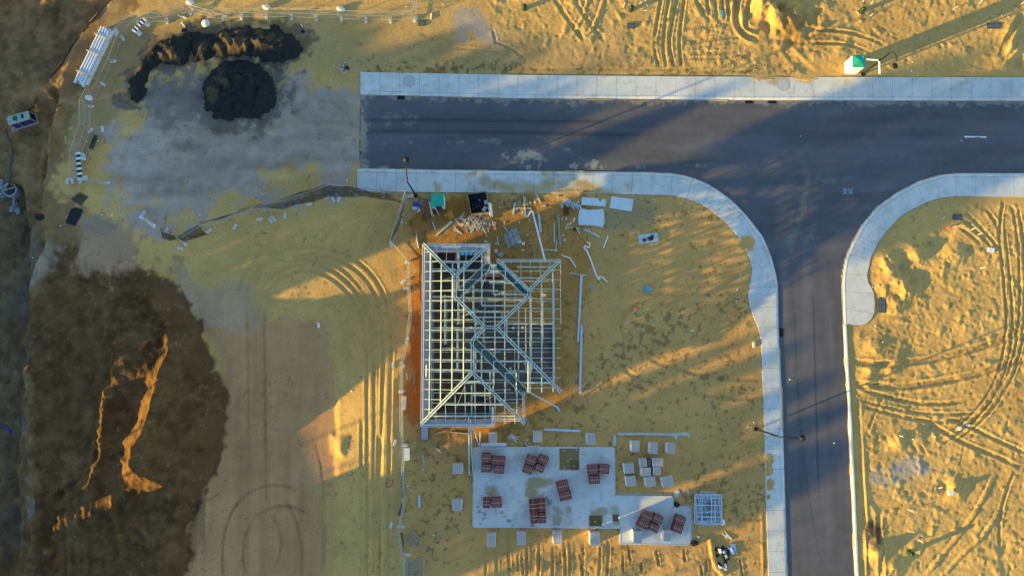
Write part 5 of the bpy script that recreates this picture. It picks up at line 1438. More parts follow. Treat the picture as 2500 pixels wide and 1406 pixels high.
sheet_px([(2411, 605), (2427, 606), (2426, 617), (2410, 615)], .0, .10, 'small white box on the right-hand sand', 'box', M_WHITE, 'white_box')
sheet_px([(1572, 702), (1578, 697.5), (1589, 705), (1584, 714), (1573, 709)], .0, .22, 'small bright blue and white packet on the open lot', 'packet', mat('cyan', (.05, .38, .62), .5, .25, 3), 'blue_packet')
sheet_px([(2309, 1197), (2317, 1195), (2324, 1199), (2320, 1207), (2311, 1206)], .1, .3, 'white bag on a sand mound at the lower right', 'bag', M_WHITE, 'white_bag')
sheet_px([(1758, 28), (1763, 27), (1766, 36), (1763, 42), (1759, 38)], .05, .15, 'small bright blue bag among the wheel ruts at the top', 'bag', mat('cyan', (.05, .38, .62)), 'blue_bag')

# ------------------------------------------------------------------ timber about the lot
M_OFF = mat('weathered_pine', (0.36, 0.33, 0.22), 0.85, 0.18, 3.0)
M_GREYT = mat('grey_plank', (0.45, 0.46, 0.47), 0.85, 0.12, 4.0)
TIM = [  # x0 y0 x1 y1 width_px material label
 (1300, 516, 1331, 638, 4.5, 'B', 'long white beam leaning from the ground onto the right roof wing', 0.1, 2.55),
 (1287, 531, 1297, 514, 4.0, 'B', 'short blue-white beam end beside the top of the leaning white beam'),
 (1278, 478, 1283, 530, 2.2, 'G', 'upright green batten of the crossed pair above the leaning beam'), (1261, 508, 1297, 509.5, 2.2, 'P', 'pale crosswise batten of the crossed pair above the leaning beam'), (1282, 481, 1281, 495, 2.4, 'G', 'short green offcut touching the top of the crossed battens'),
 (1307, 471, 1320, 495, 2.8, 'G', 'slanting green batten with a pale end near the footpath'), (1257, 496, 1253, 523, 4.2, 'G', 'short green board left of the crossed battens'),
 (1315, 522, 1320, 568, 5.2, 'G', 'thick green post lying right of the leaning white beam'), (1353, 545, 1353, 592, 2.6, 'G', 'thin green batten left of the long weathered plank'), (1363, 525, 1368, 604, 5.0, 'O', 'long weathered plank below the broken brick pile'),
 (1288, 595, 1306, 594.5, 2, 'O', 'thin brown batten left of the leaning white beam'), (1325, 610, 1361, 611, 2.4, 'G', 'crosswise green batten right of the leaning white beam'), (1359, 588, 1356, 616, 2.2, 'G', 'short upright green batten meeting the crosswise one'),
 (1427, 560, 1465, 579, 3.2, 'G', 'slanting green batten with a white tag below the stacked boards'), (1484.5, 576, 1473, 606, 3.0, 'W', 'white plastic length slanting on the open lot'), (1407, 556, 1415, 570, 1.6, 'W', 'short thin white strip below the broken brick pile'),
 (1065, 575, 1104, 541, 4.6, 'G', 'long dark green beam lying below the portable toilet'), (1055.5, 541, 1063, 561, 4.0, 'Y', 'grey plank below the brown timber box'), (1064, 544, 1068.5, 557, 2.0, 'O', 'thin pale offcut beside the grey plank'),
 (1110, 555, 1127, 571, 1.4, 'W', 'thin white strip below the offcut heap'), (1120, 536, 1134, 519, 2.6, 'G', 'slanting green offcut left of the rubbish bin foot'), (1136, 558, 1142, 568, 3, 'O', 'pale offcut at the lower edge of the offcut heap'),
 (1229, 598, 1253, 553, 3.0, 'O', 'slanting weathered batten over the clear plastic'), (1231, 553, 1241, 568, 2.6, 'Y', 'grey batten crossing above the clear plastic'), (1207, 545, 1211, 564, 3.4, 'O', 'short weathered board right of the offcut heap'), (1202, 541, 1205, 551, 2.4, 'G', 'small green offcut right of the offcut heap'),
 (1214, 578, 1217, 600, 3.2, 'Y', 'faded grey board in the gap above the roof wings'), (1235, 588, 1243, 601, 3.0, 'B', 'short bright blue-white length beside the clear plastic'), (1252, 604, 1266, 599, 3.0, 'O', 'short offcut with a white end below the clear plastic'), (1304, 608, 1306, 632, 3.4, 'O', 'faded board close above the right roof wing'),
 (1391, 667, 1437, 673, 2.0, 'G', 'green batten lying across the top of the long blue-white beam'), (1012, 1062, 1008, 1066, 3, 'W', 'white scrap'),
 (1012, 1108, 1030, 1079, 2.4, 'O', 'pale weathered stick, left of the spread pair below the house corner'), (1048, 1079, 1068, 1098, 3.0, 'O', 'pale weathered stick, right of the spread pair below the house corner'), (1069, 1096, 1077, 1105, 3.4, 'Y', 'short pale board end at the tip of the right stick'), (1031.5, 1108, 1035.5, 1130, 3.4, 'Y', 'short pale upright board between the spread sticks'),
 (1061, 1059.5, 1087, 1050, 1.8, 'P', 'thin pale stick under the bottom eave'), (1099, 1054, 1142, 1058, 2.0, 'P', 'long thin pale stick under the bottom eave left of the props'),
 (993, 910, 994, 928, 3.4, 'K', 'pinkish board end beside the house wall left of the pipes'), (1012, 905, 1011, 936, 4, 'K', 'pinkish torn strip beside the left wall of the house'), (1008, 918, 1010, 934, 2, 'K', 'thin pinkish strip curling beside the torn strip'), (1013, 940, 1014, 960, 2.4, 'K', 'pinkish torn strip tail near the house wall'),
 (1770, 1298, 1786, 1315, 1.8, 'W', 'upper white strip in the plastic litter below the steel frames'), (1763, 1302, 1787, 1316, 1.8, 'W', 'lower white strip in the plastic litter below the steel frames'), (1776, 1334, 1788, 1352, 2.6, 'W', 'white strip beside the blue-grey plastic sheet'),
 (1021, 506, 1019, 506, 1, 'W', 'x'),
]
TMAT = {'B': M_SHEET, 'G': M_PINE, 'P': M_PINE2, 'O': M_OFF, 'Y': M_GREYT, 'W': M_WHITE, 'K': mat('pinkish', (.42, .31, .25), .8, .15, 5)}
for t in TIM:
    if t[6] in ('x', 'white scrap'): continue
    a = ground_at(t[0], t[1]); b = ground_at(t[2], t[3])
    z0, z1 = (a[2], b[2]) if len(t) < 8 else (t[7], t[8])
    if len(t) > 7: 
        a = W(t[0], t[1], z0) + (z0,); b = W(t[2], t[3], z1) + (z1,)
    cx, cy = (a[0] + b[0]) / 2, (a[1] + b[1]) / 2
    wd = t[4] / 25.4; th = min(wd, .07)
    o = MB().bar((a[0] - cx, a[1] - cy, z0 + th / 2), (b[0] - cx, b[1] - cy, z1 + th / 2), wd, th).build('timber_length' if t[5] in 'GPOYB' else 'plastic_length', TMAT[t[5]], label=t[6], cat='timber' if t[5] in 'GPOYB' else 'plastic strip')
    o.location = (cx, cy, 0)
# props from the bottom eave and the long lintel
for a, za, b, zb, wd, lb in (((1144, 1019), 2.7, (1145.5, 1160), .06, .10, 'leftmost long green prop leaning from the bottom eave to the sand'), ((1148, 1024), 2.6, (1154.5, 1152), .06, .09, 'middle long green prop leaning from the bottom eave to the slab edge'), ((1149, 1026), 2.6, (1170, 1090), .1, .08, 'shortest prop slanting right from the bottom eave'), ((1172, 1052), 1.6, (1171, 1092), .1, .08, 'thin upright prop beside the short white panel'), ((1256, 938), 2.6, (1357, 992), .1, .12, 'long green lintel sloping from the eave to the sand right of the house')):
    p = W(*a, za) + (za,); q = W(*b, zb) + (zb,)
    cx, cy = (p[0] + q[0]) / 2, (p[1] + q[1]) / 2
    o = MB().bar((p[0] - cx, p[1] - cy, p[2]), (q[0] - cx, q[1] - cy, q[2]), wd, wd).build('timber_prop', M_PINE, label=lb, cat='timber prop'); o.location = (cx, cy, 0)
# flexible white and grey strips
def ribbon(px, wpx, label, m=None, name='plastic_strip', z=.05):
    pts = [ground_at(*p) for p in smooth_line([tuple(q) for q in px], 2)]
    cx, cy = pts[0][0], pts[0][1]
    o = MB().tube([(p[0] - cx, p[1] - cy, p[2] + z) for p in pts], wpx / 25.4 / 2, 6).build(name, m or M_WHITE, label=label, cat='plastic strip' if name == 'plastic_strip' else name.split('_')[-1], smooth=True)
    o.location = (cx, cy, 0)
ribbon([(1435, 604), (1430, 600), (1424, 605), (1432, 611), (1440, 630), (1447, 648), (1455, 673), (1464, 683)], 4, 'long twisted pale plastic strip on the lot, right of the right roof wing')
ribbon([(1432, 593), (1440, 593), (1440, 601), (1434, 606)], 3, 'pale plastic loop at the top of the long twisted strip')
ribbon([(1460, 678), (1468, 675), (1474, 680), (1483, 689)], 3, 'pale plastic tail at the bottom of the long twisted strip')
ribbon([(1371, 622), (1376, 626), (1390, 629), (1398, 640), (1406, 653)], 3, 'short pale plastic strip curling beside the right roof wing')
ribbon([(1012, 558), (1016, 566), (1018, 580), (1021, 598), (1023, 606)], 3.4, 'grey plastic strip snaking down towards the top left house corner', M_GREYT)
ribbon([(1280, 1018), (1288, 1022), (1290, 1035), (1284, 1045), (1272, 1053)], 1.6, 'grey cable curling from the lower right house corner', M_GREYT, 'grey_cable')
ribbon([(1291, 1072), (1283, 1076), (1283, 1085), (1292, 1089), (1318, 1089)], 2, 'white hose curling by the top edge of the slab', M_WHITE, 'white_hose')
ribbon([(1357, 991), (1362, 996), (1366, 1004)], 4.5, 'pale blue plastic wrap on the end of the green lintel', mat('pale_blue', (.45, .58, .75), .5, .1, 5))
for k, (a, b) in enumerate([((1240, 1062), (1266, 1072)), ((1242, 1072), (1268, 1064)), ((1246, 1058), (1262, 1080)), ((1252, 1060), (1256, 1076)), ((1238, 1068), (1258, 1064))]):
    ribbon([a, b], 1.6, 'white plastic strip in the tangle above the brick slab')
    COL.objects[-1]['group'] = 'white plastic strips tangled above the brick slab'
# broken brick and offcut pile
r = random.Random(21)
sheet_px([(1375, 487), (1394, 488), (1394, 496), (1375, 496)], .25, .33, 'grey slatted lid on top of the broken brick pile', 'tray', M_GREYT, 'slatted_tray')
for i in range(2):
    for j in range(4):
        x, y = W(1382 - 3 + 7 * i, 508 + 5 * j); 
        placed('loose_brick', MB().box(0, 0, 0, .25, .17, .2), M_RED, 'dark red brick in the small stack at the broken brick pile', 'brick', (x, y, gz(x, y)), .05, 'dark red bricks stacked at the broken brick pile')
for k in range(22):
    x, y, z = ground_at(1372 + 2.1 * k + r.uniform(-2, 2), 499 + r.uniform(-5, 7) + (3 if k > 12 else 0))
    placed('broken_block', MB().box(0, 0, 0, .13, r.uniform(.25, .42), .12), M_GREYT if k % 3 else M_PINE, 'pale broken block scattered round the dark red bricks', 'broken block', (x, y, z - .01), r.uniform(-.3, .5), 'pale broken blocks by the white boards')
x, y = W(1386.5, 552); placed('yellow_board', MB().box(0, 0, 0, .30, .62, .06), mat('yellow_board', (.50, .34, .10), .7, .1, 4), 'yellow board piece below the broken brick pile', 'board', (x, y, gz(x, y)))
x, y = W(1402, 561); placed('black_bucket', MB().lathe(0, 0, [(.10, 0), (.13, .26), (.11, .26), (.09, .05)], 14), mat('dark_green', (.01, .05, .05), .5, .1, 5), 'dark round bucket below the broken brick pile', 'bucket', (x, y, gz(x, y)))
for k, (px_, py_, w_, l_, dg) in enumerate([(1401, 537, .12, .42, -25), (1382.5, 554, .12, .5, -5), (1395, 556, .32, .12, 5), (1413, 558, .12, .2, -50), (1393, 546, .1, .3, -30), (1374, 575, .1, .3, -50), (1378, 586, .3, .25, 20), (1409, 580, .06, .2, -10), (1438, 560, .08, .15, 40), (1452, 572, .12, .22, 60), (1232, 544, .1, .22, 5), (1294, 495, .12, .25, 20), (1306, 494, .1, .2, 20), (1288, 574, .08, .2, 30), (1333, 582, .1, .15, 0), (1363, 480, .12, .2, 0), (1412, 494, .12, .18, 5), (1329, 503, .3, .1, 5), (1220, 507, .2, .14, 30), (1261, 511, .2, .18, 30), (1268, 543, .08, .18, 0), (1276, 519, .1, .3, -20), (1292, 538, .12, .35, 10), (1373, 534, .12, .35, -30), (1382, 535, .08, .3, -10), (1211, 613, .3, .28, 10), (1226, 612, .12, .1, 0), (1277, 611, .3, .2, 10), (1278, 595, .25, .25, 5), (1211, 595, .1, .3, 0), (1187, 575, .12, .32, 20), (1186, 590, .3, .22, -25), (1150, 604, .1, .1, 0), (1268, 590, .4, .3, 10)]):
    x, y, z = ground_at(px_, py_)
    placed('packaging', MB().box(0, 0, 0, w_, l_, .06), [M_WHITE, M_SHEET, M_GREYT, M_PINE2][k % 4], 'small pale scrap of packaging or offcut strewn on the lot above the house', 'scrap', (x, y, z), math.radians(dg), 'pale scraps strewn above the house')
# the heap of offcuts below the bin
for k in range(95):
    t = r.gauss(0, 1), r.gauss(0, 1)
    px_, py_ = 1163 + 19 * t[0], 545 + 11 * t[1]
    if py_ < 527: py_ = 528 + r.uniform(0, 10)
    x, y, z = ground_at(px_, py_); l = r.uniform(.18, .75)
    m = [M_PINE, M_PINE, M_OFF, M_PINE2, M_GREYT, M_PLY][k % 6]
    placed('timber_offcut', MB().box(0, 0, 0, r.choice([.05, .09, .12]), l, .045), m, 'short timber offcut in the loose heap below the rubbish bin', 'offcut', (x, y, z + r.uniform(0, .18) * max(0, 1.4 - math.hypot(*t)) + .005), r.uniform(0, 3.1), 'timber offcuts heaped below the rubbish bin')
for px_, py_ in ((1128, 549), (1141, 546)):
    x, y, z = ground_at(px_, py_); placed('white_cup', MB().lathe(0, 0, [(.12, 0), (.14, .1), (.07, .1), (.06, .02)], 12), M_WHITE, 'white round paint lid in the offcut heap' if px_ < 1135 else 'white carton in the middle of the offcut heap', 'lid' if px_ < 1135 else 'carton', (x, y, z + .05))
# clear plastic
M_CLEAR = mat('clear_film', (0.42, 0.48, 0.50), 0.35, 0.25, 3.0, alpha=.55)
x, y, z = ground_at(1250, 583)
placed('plastic_film', MB().grid([[(-.65 + .16 * i + r.uniform(-.04, .04), -.75 + .17 * j + r.uniform(-.05, .05) + .03 * i, .03 + r.uniform(0, .16)) for i in range(10)] for j in range(9)]), M_CLEAR, 'crumpled clear plastic film on the sand above the roof wings', 'plastic film', (x, y, z), .3)
x, y, z = ground_at(1447, 701); placed('plastic_film', MB().grid([[(-.3 + .1 * i, -.3 + .1 * j + r.uniform(-.03, .03), .02 + r.uniform(0, .06)) for i in range(6)] for j in range(6)]), M_CLEAR, 'small clear plastic film beside the top of the long beam', 'plastic film', (x, y, z), .6)

# ------------------------------------------------------------------ stacked steel frames
M_FR = mat('window_frame', (0.50, 0.60, 0.72), 0.45, 0.06, 4.0)
def frame(px0, px1, dg, z, nx, ny, label):
    cx, cy = W((px0[0] + px1[0]) / 2, (px0[1] + px1[1]) / 2, z); wd, ln = (px1[0] - px0[0]) / 25.6, (px1[1] - px0[1]) / 25.6
    mb = MB()
    for s in (-1, 1):
        mb.bar((-wd / 2, s * ln / 2, 0), (wd / 2, s * ln / 2, 0), .07, .06); mb.bar((s * wd / 2, -ln / 2, 0), (s * wd / 2, ln / 2, 0), .07, .06)
    for t in nx: mb.bar((-wd / 2 + wd * t, -ln / 2, .004), (-wd / 2 + wd * t, ln / 2, .004), .065, .05)
    for t in ny: mb.bar((-wd / 2, -ln / 2 + ln * t, .008), (wd / 2, -ln / 2 + ln * t, .008), .065, .05)
    o = mb.build('steel_grid', M_FR, label=label, cat='steel grid', group='pale steel frames stacked right of the slab'); o.location = (cx, cy, z); o.rotation_euler = (0, 0, math.radians(dg))
FL = 'in the pale steel frame stack right of the slab'
frame((1697, 1208), (1761, 1276), -1, .62, [.28, .62, .75], [.24, .63, .88], f'topmost and largest pale frame {FL}')
for k, (a, b, dg, nx, ny, lb) in enumerate([((1706, 1214), (1752, 1280), 2, [.3, .7], [.5], 'lowest frame, jutting out below,'), ((1702, 1211), (1755, 1268), 5, [.5], [.3, .6], 'second lowest, slightly turned frame'), ((1708, 1202), (1744, 1262), -6, [.4], [.5], 'narrow frame poking out top left'), ((1705, 1212), (1760, 1274), -3, [.6], [.2, .8], 'wide inner frame'), ((1710, 1220), (1750, 1270), 8, [.35], [.45], 'most turned inner frame'), ((1700, 1210), (1757, 1270), 1, [.2, .8], [.35], 'frame just below the topmost')]):
    frame(a, b, dg, .05 + .09 * k, nx, ny, f'{lb} {FL}')
x, y, z = ground_at(1762, 1272); placed('white_wrap', MB().blob(0, 0, .3, .2, .3, .3, seed=9, rough=.25), M_WHITE, 'white plastic wrap bunched at the lower right corner of the steel frames', 'plastic wrap', (x, y, z), .2, smooth=True)
# plastic litter lower right
for k, (px_, py_, sx, sy, dg, lb, m) in enumerate([(1757, 1343, .3, .5, 30, 'white torn plastic on the dark litter heap', M_WHITE), (1766, 1345, .4, .3, -20, 'white folded plastic in the middle of the dark litter heap', M_WHITE), (1757, 1382, .5, .25, -30, 'white plastic loop at the bottom of the dark litter heap', M_WHITE), (1771, 1380, .2, .5, 15, 'thin white scrap at the lower right of the dark litter heap', M_WHITE), (1772, 1357, .3, .4, 10, 'grey scrap in the dark litter heap', M_GREYT), (1770, 1388, .4, .12, -30, 'flat white offcut under the dark litter heap', M_WHITE)]):
    x, y, z = ground_at(px_, py_); placed('torn_plastic', MB().blob(0, 0, .06, sx / 2, sy / 2, .08, seed=k + 40, rough=.35), m, lb, 'torn plastic', (x, y, z + .05), math.radians(dg))
for k, (px_, py_, s) in enumerate([(1752, 1340, .3), (1764, 1342, .4), (1775, 1346, .4), (1772, 1360, .35), (1770, 1371, .25), (1757, 1380, .3), (1749, 1355, .22)]):
    x, y, z = ground_at(px_, py_); placed('black_wrap', MB().blob(0, 0, .05, s, s * .7, .1, seed=k + 60, rough=.4), M_BLK, 'crumpled black wrapping in the litter heap at the lower right', 'plastic wrap', (x, y, z), k, 'crumpled black wrapping in the litter heap')
sheet_px([(1781, 1326), (1794, 1326), (1797, 1340), (1799, 1351), (1790, 1350), (1784, 1338)], .02, .10, 'blue-grey plastic sheet beside the dark litter heap', 'plastic sheet', mat('bluegrey', (.22, .33, .52), .5, .15, 4), 'plastic_sheet')
sheet_px([(1776, 1336), (1785, 1335), (1792, 1350), (1790, 1352)], .10, .14, 'white flap lying on the blue-grey plastic sheet', 'plastic sheet', M_WHITE, 'plastic_sheet')
sheet_px([(1701, 1307), (1704, 1306), (1709, 1311), (1707, 1313), (1703, 1311)], .0, .08, 'small white tube on the sand right of the garage slab', 'tube', M_WHITE, 'white_tube')
x, y, z = ground_at(1694, 1325); placed('dark_clump', MB().blob(0, 0, .1, .4, .25, .18, seed=77, rough=.4), mat('dark_bark', (.05, .03, .02), .9, .3, 5), 'dark clump of bark at the lower right slab corner', 'bark clump', (x, y, z))
x, y, z = ground_at(1651, 1231); placed('dark_clump', MB().blob(0, 0, .06, .28, .25, .12, seed=78, rough=.45), mat('dark_bark', (.05, .03, .02)), 'dark clump of bark beside the garage slab step', 'bark clump', (x, y, z))

# ------------------------------------------------------------------ pipes, pump, manhole at the left
M_PIPE = mat('pvc_pipe', (0.62, 0.66, 0.72), 0.35, 0.04, 2.0)
a0, a1 = W(258, 73, .5), W(194, 203, .5)
cx, cy = (a0[0] + a1[0]) / 2, (a0[1] + a1[1]) / 2; rz = math.atan2(a0[1] - a1[1], a0[0] - a1[0]); L = math.hypot(a0[0] - a1[0], a0[1] - a1[1])
g0 = max(gz(cx, cy), gz(*a0), gz(*a1)) - .1
root = thing('pipe_bundle', 'strapped bundle of long pale plastic pipes lying at the top left', 'pipe bundle', (cx, cy, g0), rz)
k = 0
for lv, n in ((0, 5), (1, 5), (2, 4)):
    for i in range(n):
        yy_ = (i - (n - 1) / 2) * .265 + (.0 if lv != 1 else .02); dx = [.15, -.2, .1, .25, -.1, .05][(i + lv * 2) % 6]
        MB().tube([(-L / 2 + dx, yy_, .18 + lv * .235), (L / 2 + dx, yy_, .18 + lv * .235)], .125, 12).build('pipe', M_PIPE, root, smooth=False)
for s in (-.33, .05, .36):
    MB().box(L * s, 0, 0, .09, 1.5, .06).box(L * s, 0, .79, .09, 1.45, .05).box(L * s, -.70, .05, .09, .05, .78).box(L * s, .70, .05, .09, .05, .78).build('crate_frame', M_PLY, root)
# pump
x, y = W(45, 288, .0); 
t = quad_px([(15.5, 286), (67, 270), (73.5, 289), (21.5, 309)], 0)
gp = gz(*W(60, 300)) + .02; hp_ = 1.45
t = [W(p[0], p[1], gp + hp_) for p in ((15.5, 286), (67, 270), (73.5, 289), (21.5, 309))]
cx = sum(p[0] for p in t) / 4; cy = sum(p[1] for p in t) / 4; rz = math.atan2(t[1][1] - t[0][1], t[1][0] - t[0][0]); Lp = math.hypot(t[1][0] - t[0][0], t[1][1] - t[0][1]); Wp = math.hypot(t[2][0] - t[1][0], t[2][1] - t[1][1])
root = thing('pump_unit', 'grey pump unit with purple side panels and lime edge stripes at the left edge', 'pump unit', (cx, cy, gp), rz)
M_PG = mat('pump_grey', (0.30, 0.36, 0.38), 0.5, 0.08, 3.0); M_PUR = mat('pump_purple', (0.05, 0.035, 0.14), 0.5, 0.1, 3.0); M_LIME = mat('lime', (0.45, 0.62, 0.06), 0.5, 0.05, 3.0)
MB().box(0, 0, .12, Lp, Wp, hp_ - .12).build('cabinet', M_PG, root)
MB().box(0, 0, 0, Lp + .16, Wp + .16, .12).build('skid', M_GREYT, root)
for s in (-.31, 0.02, .33): MB().box(Lp * s, -Wp / 2 - .011, .28, Lp * .27, .02, 1.0).build('side_panel', M_PUR, root)
MB().box(Lp / 2 + .011, 0, .28, .02, Wp * .8, 1.0).build('end_panel', M_BLK, root)
MB().box(-.03, -Wp / 2 + .04, hp_, Lp * .92, .06, .012).build('stripe', M_LIME, root); MB().box(Lp / 2 - .05, 0, hp_, .06, Wp * .8, .012).build('stripe', M_LIME, root); MB().box(-.1, Wp / 2 - .03, hp_, Lp * .85, .03, .012).build('stripe', M_LIME, root)
MB().box(.42, .06, hp_, .22, Wp * .5, .03).build('vent', M_BLK, root)
MB().lathe(-.30, .08, [(.26, hp_), (.26, hp_ + .006)], 14).box(-.22, -.16, hp_ , .08, .3, .006).build('emblem', mat('dk_green', (.02, .12, .06), .6, .1, 4), root, label='dark green tree emblem on the top of the cabinet')
MB().tube([(-Lp / 2, .2, .7), (-Lp / 2 - .25, .25, .75), (-Lp / 2 - .3, .5, .8)], .06, 8).tube([(-Lp / 2, -.3, .5), (-Lp / 2 - .2, -.4, .5), (-Lp / 2 - .35, -.6, .3)], .07, 8).build('outlet_pipe', M_GREYT, root)
ribbon([(15, 315), (16, 330), (24, 345), (31, 357), (31, 372)], 2.6, 'grey-brown hose leaving the pump unit', mat('hose_brown', (.14, .11, .08), .7, .1, 5), 'pump_hose', .06)
ribbon([(30, 366), (27, 395), (22, 410), (26, 430), (22, 440), (10, 445)], 4.5, 'blue-grey hose coiling above the concrete manhole ring', mat('hose_blue', (.10, .13, .16), .6, .1, 5), 'pump_hose', .08)
ribbon([(290, -14), (270, 2), (238, 36), (210, 68), (185, 100), (165, 135), (145, 165), (122, 192)], 2.8, 'long dark cable slanting down at the top left', mat('cable_dark', (.035, .025, .022), .7, .1, 5), 'dark_cable', .06)
ribbon([(90, 240), (86, 256), (78, 265), (68, 271)], 2.4, 'dark cable curving to the back of the pump unit', mat('cable_dark', (.035, .025, .022)), 'dark_cable', .06)
M_CR = mat('cast_concrete', (0.30, 0.34, 0.37), 0.85, 0.15, 4.0)
x, y, z = ground_at(38, 468)
z = min(z, -1.2)
root = thing('manhole_ring', 'round grey concrete manhole ring with a timber across it at the left edge', 'manhole ring', (x, y, z))
MB().lathe(0, 0, [(.72, 0), (.72, 1.0), (.56, 1.0), (.54, .3), (.0, .3)], 28).build('ring', M_CR, root, smooth=False)
MB().bar((-.7, -.15, 1.05), (.5, .25, 1.05), .10, .08).build('timber', M_PLY, root)
MB().blob(-.05, .15, .5, .3, .18, .15, seed=3).blob(.2, -.2, .45, .25, .2, .15, seed=4).build('pipework', mat('pipework', (.10, .13, .2), .5, .2, 5), root)
x, y, z = ground_at(40, 492); root2 = placed('pipe_joint', MB().tube([(0, .5, .4), (0, -.1, .4), (-.05, -.5, .35)], .13, 10), M_CR, 'short concrete pipe joint hanging below the manhole ring', 'pipe joint', (x, y, z))
x, y, z = ground_at(35, 508); placed('concrete_lump', MB().blob(0, 0, .2, .28, .55, .3, rot=-.3, rough=.3, seed=8), M_CR, 'rough grey concrete lump below the manhole ring', 'concrete lump', (x, y, z), -.3)
x, y, z = ground_at(46, 516); placed('concrete_lump', MB().blob(0, 0, .15, .25, .3, .2, rough=.35, seed=18), M_CR, 'smaller broken concrete lump right of the rough lump', 'concrete lump', (x, y, z))
for k, (px_, py_, s) in enumerate([(8, 457, .5), (16, 453, .3), (4, 466, .5), (8, 480, .3), (3, 447, .35)]):
    x, y, z = ground_at(px_, py_); placed('rock', MB().blob(0, 0, s * .4, s, s * .6, s * .5, seed=k + 80, rough=.35), M_CR, 'broken grey rock left of the manhole ring', 'rock', (x, y, z), k, 'broken rocks at the left edge')
ribbon([(6, 1036), (14, 1040), (20, 1046), (28, 1056), (30, 1062)], 3, 'crumpled blue strap in the dark trench at the left edge', M_BLUEP, 'blue_strap', .08)
ribbon([(8, 1046), (18, 1044), (30, 1050)], 2.5, 'second blue strap across the crumpled one in the dark trench', M_BLUEP, 'blue_strap', .1)
# mats and folded screens by the left fence
sheet_px([(163, 540), (175, 511), (186, 507), (203, 513), (197, 530), (184, 552), (162, 544)], .0, .06, 'black rubber mat on the sand left of the netting', 'mat', M_BLK, 'rubber_mat')
sheet_px([(172, 486), (196, 470), (217, 481), (198, 502)], .0, .03, 'thin dark see-through mesh square above the black mat', 'mesh', mat('mesh_dark', (.10, .10, .06), .9, .3, 2, alpha=.55), 'mesh_square')
sheet_px([(86, 525), (92, 521), (106, 524), (107, 534), (98, 540), (88, 536)], .0, .2, 'black bag dropped in the dug-out ground at the left', 'bag', M_BLK, 'black_bag')
x, y, z = ground_at(231, 349)
mb = MB().grid([[(-.22 + .11 * i, -.7 + .2 * j, .25 + .18 * math.sin(math.pi * i / 4) + .05 * math.sin(2 * j)) for i in range(5)] for j in range(8)])
placed('folded_tarp', mb, mat('tarp_dark', (.03, .045, .05), .7, .2, 4), 'dark folded tarp leaning by the left fence on the road base', 'tarp', (x, y, z), -.3, smooth=True)
def lying_frame(px, label, z=.06):
    P_ = WL(px); cx = sum(p[0] for p in P_) / len(P_); cy = sum(p[1] for p in P_) / len(P_); zz = max(gz(*p) for p in P_) + z
    root = thing('wire_fence', label, 'wire fence', (cx, cy, zz), 0, 'temporary wire fence panels lying flat')
    q = [(p[0], p[1], zz) for p in P_]; f = MB(); f.tube(q + [q[0]], .035, 6); f.build('frame', M_GALV, root, world=True)
    a, b, c, d = [Vector(p) for p in q]; m = MB()
    for k in range(1, 14): m.bar(a + (b - a) * k / 14, d + (c - d) * k / 14, .01, .01)
    for k in range(1, 6): m.bar(a + (d - a) * k / 6, b + (c - b) * k / 6, .01, .01)
    m.build('wire_mesh', M_GALV, root, world=True)
lying_frame([(232, 525), (288, 551), (255, 579), (203, 556)], 'wire fence panel lying flat on the pinkish soil at the left')
lying_frame([(996, 1367), (1037, 1360), (1034, 1420), (994, 1420)], 'wire fence panel lying flat at the bottom, upper of the two', .12)
lying_frame([(991, 1375), (1025, 1366), (1024, 1420), (988, 1420)], 'wire fence panel lying flat at the bottom, partly under the other')
lying_frame([(995, 1310), (1008, 1298), (1032, 1316), (1018, 1338)], 'grey wire fence panel lying half buried below the slab fence')
# lids, drums
x, y, z = ground_at(503, 58.5)
root = thing('concrete_dome', 'round pale domed concrete lid behind the black soil at the top left', 'lid', (x, y, z))
MB().lathe(0, 0, [(.40, 0), (.40, .12), (.30, .2), (.12, .24), (.0, .25)], 24).build('lid', M_FEET, root, smooth=True)
MB().box(.02, -.02, .23, .12, .16, .03).build('lifting_eye', M_WHITE, root)
x, y, z = ground_at(450, 75); placed('black_tray', MB().box(0, 0, 0, .42, .34, .05).box(-.2, 0, .05, .02, .34, .06).box(.2, 0, .05, .02, .34, .06), M_BLK, 'small black tray on the sand below the top edge fence', 'tray', (x, y, z))
x, y, z = ground_at(740, 78); placed('black_tray', MB().box(0, 0, 0, .3, .26, .06).box(0, .12, .06, .3, .02, .05), M_BLK, 'small dark box by a blue strip beside the black soil ridge', 'box', (x, y, z))
ribbon([(443, 56), (448, 62), (452, 68)], 2.0, 'short white and blue strip above the small black tray')
ribbon([(735, 60), (739, 67)], 2.4, 'short white strip above the small dark box')
ribbon([(436, 39.5), (456, 45)], 2.6, 'thin white tube lying under the top left fence')
ribbon([(1053, 33), (1053.5, 42), (1052, 49)], 2.4, 'white torn strip beside the dark pit lid at the top')
x, y, z = ground_at(843, 166)
for k, (dx, dy, rr_) in enumerate([(.12, .2, .3), (-.3, 0, .22), (-.12, -.25, .25)]):
    pts = [(rr_ * math.cos(t * .5), rr_ * math.sin(t * .5), .06 + .03 * math.sin(t)) for t in range(14)]
    placed('hose_coil', MB().tube(pts, .045, 6), mat('coil', (.42, .48, .46), .6, .15, 6), ['grey hose coil, upper right of the tangle at the end of the footpath', 'grey hose coil, left of the tangle at the end of the footpath', 'grey hose coil, lowest of the tangle at the end of the footpath'][k], 'hose coil', (x + dx, y + dy, z))
placed('dark_clump', MB().blob(.1, -.05, .06, .3, .2, .08, seed=5, rough=.4), M_BLK, 'dark scrap in the middle of the tangled grey hose coils', 'scrap', (x, y, z))
ribbon([(775, 787), (780, 793), (776, 799), (781, 797)], 5, 'white crumpled rag at the corner of the levelled pad')

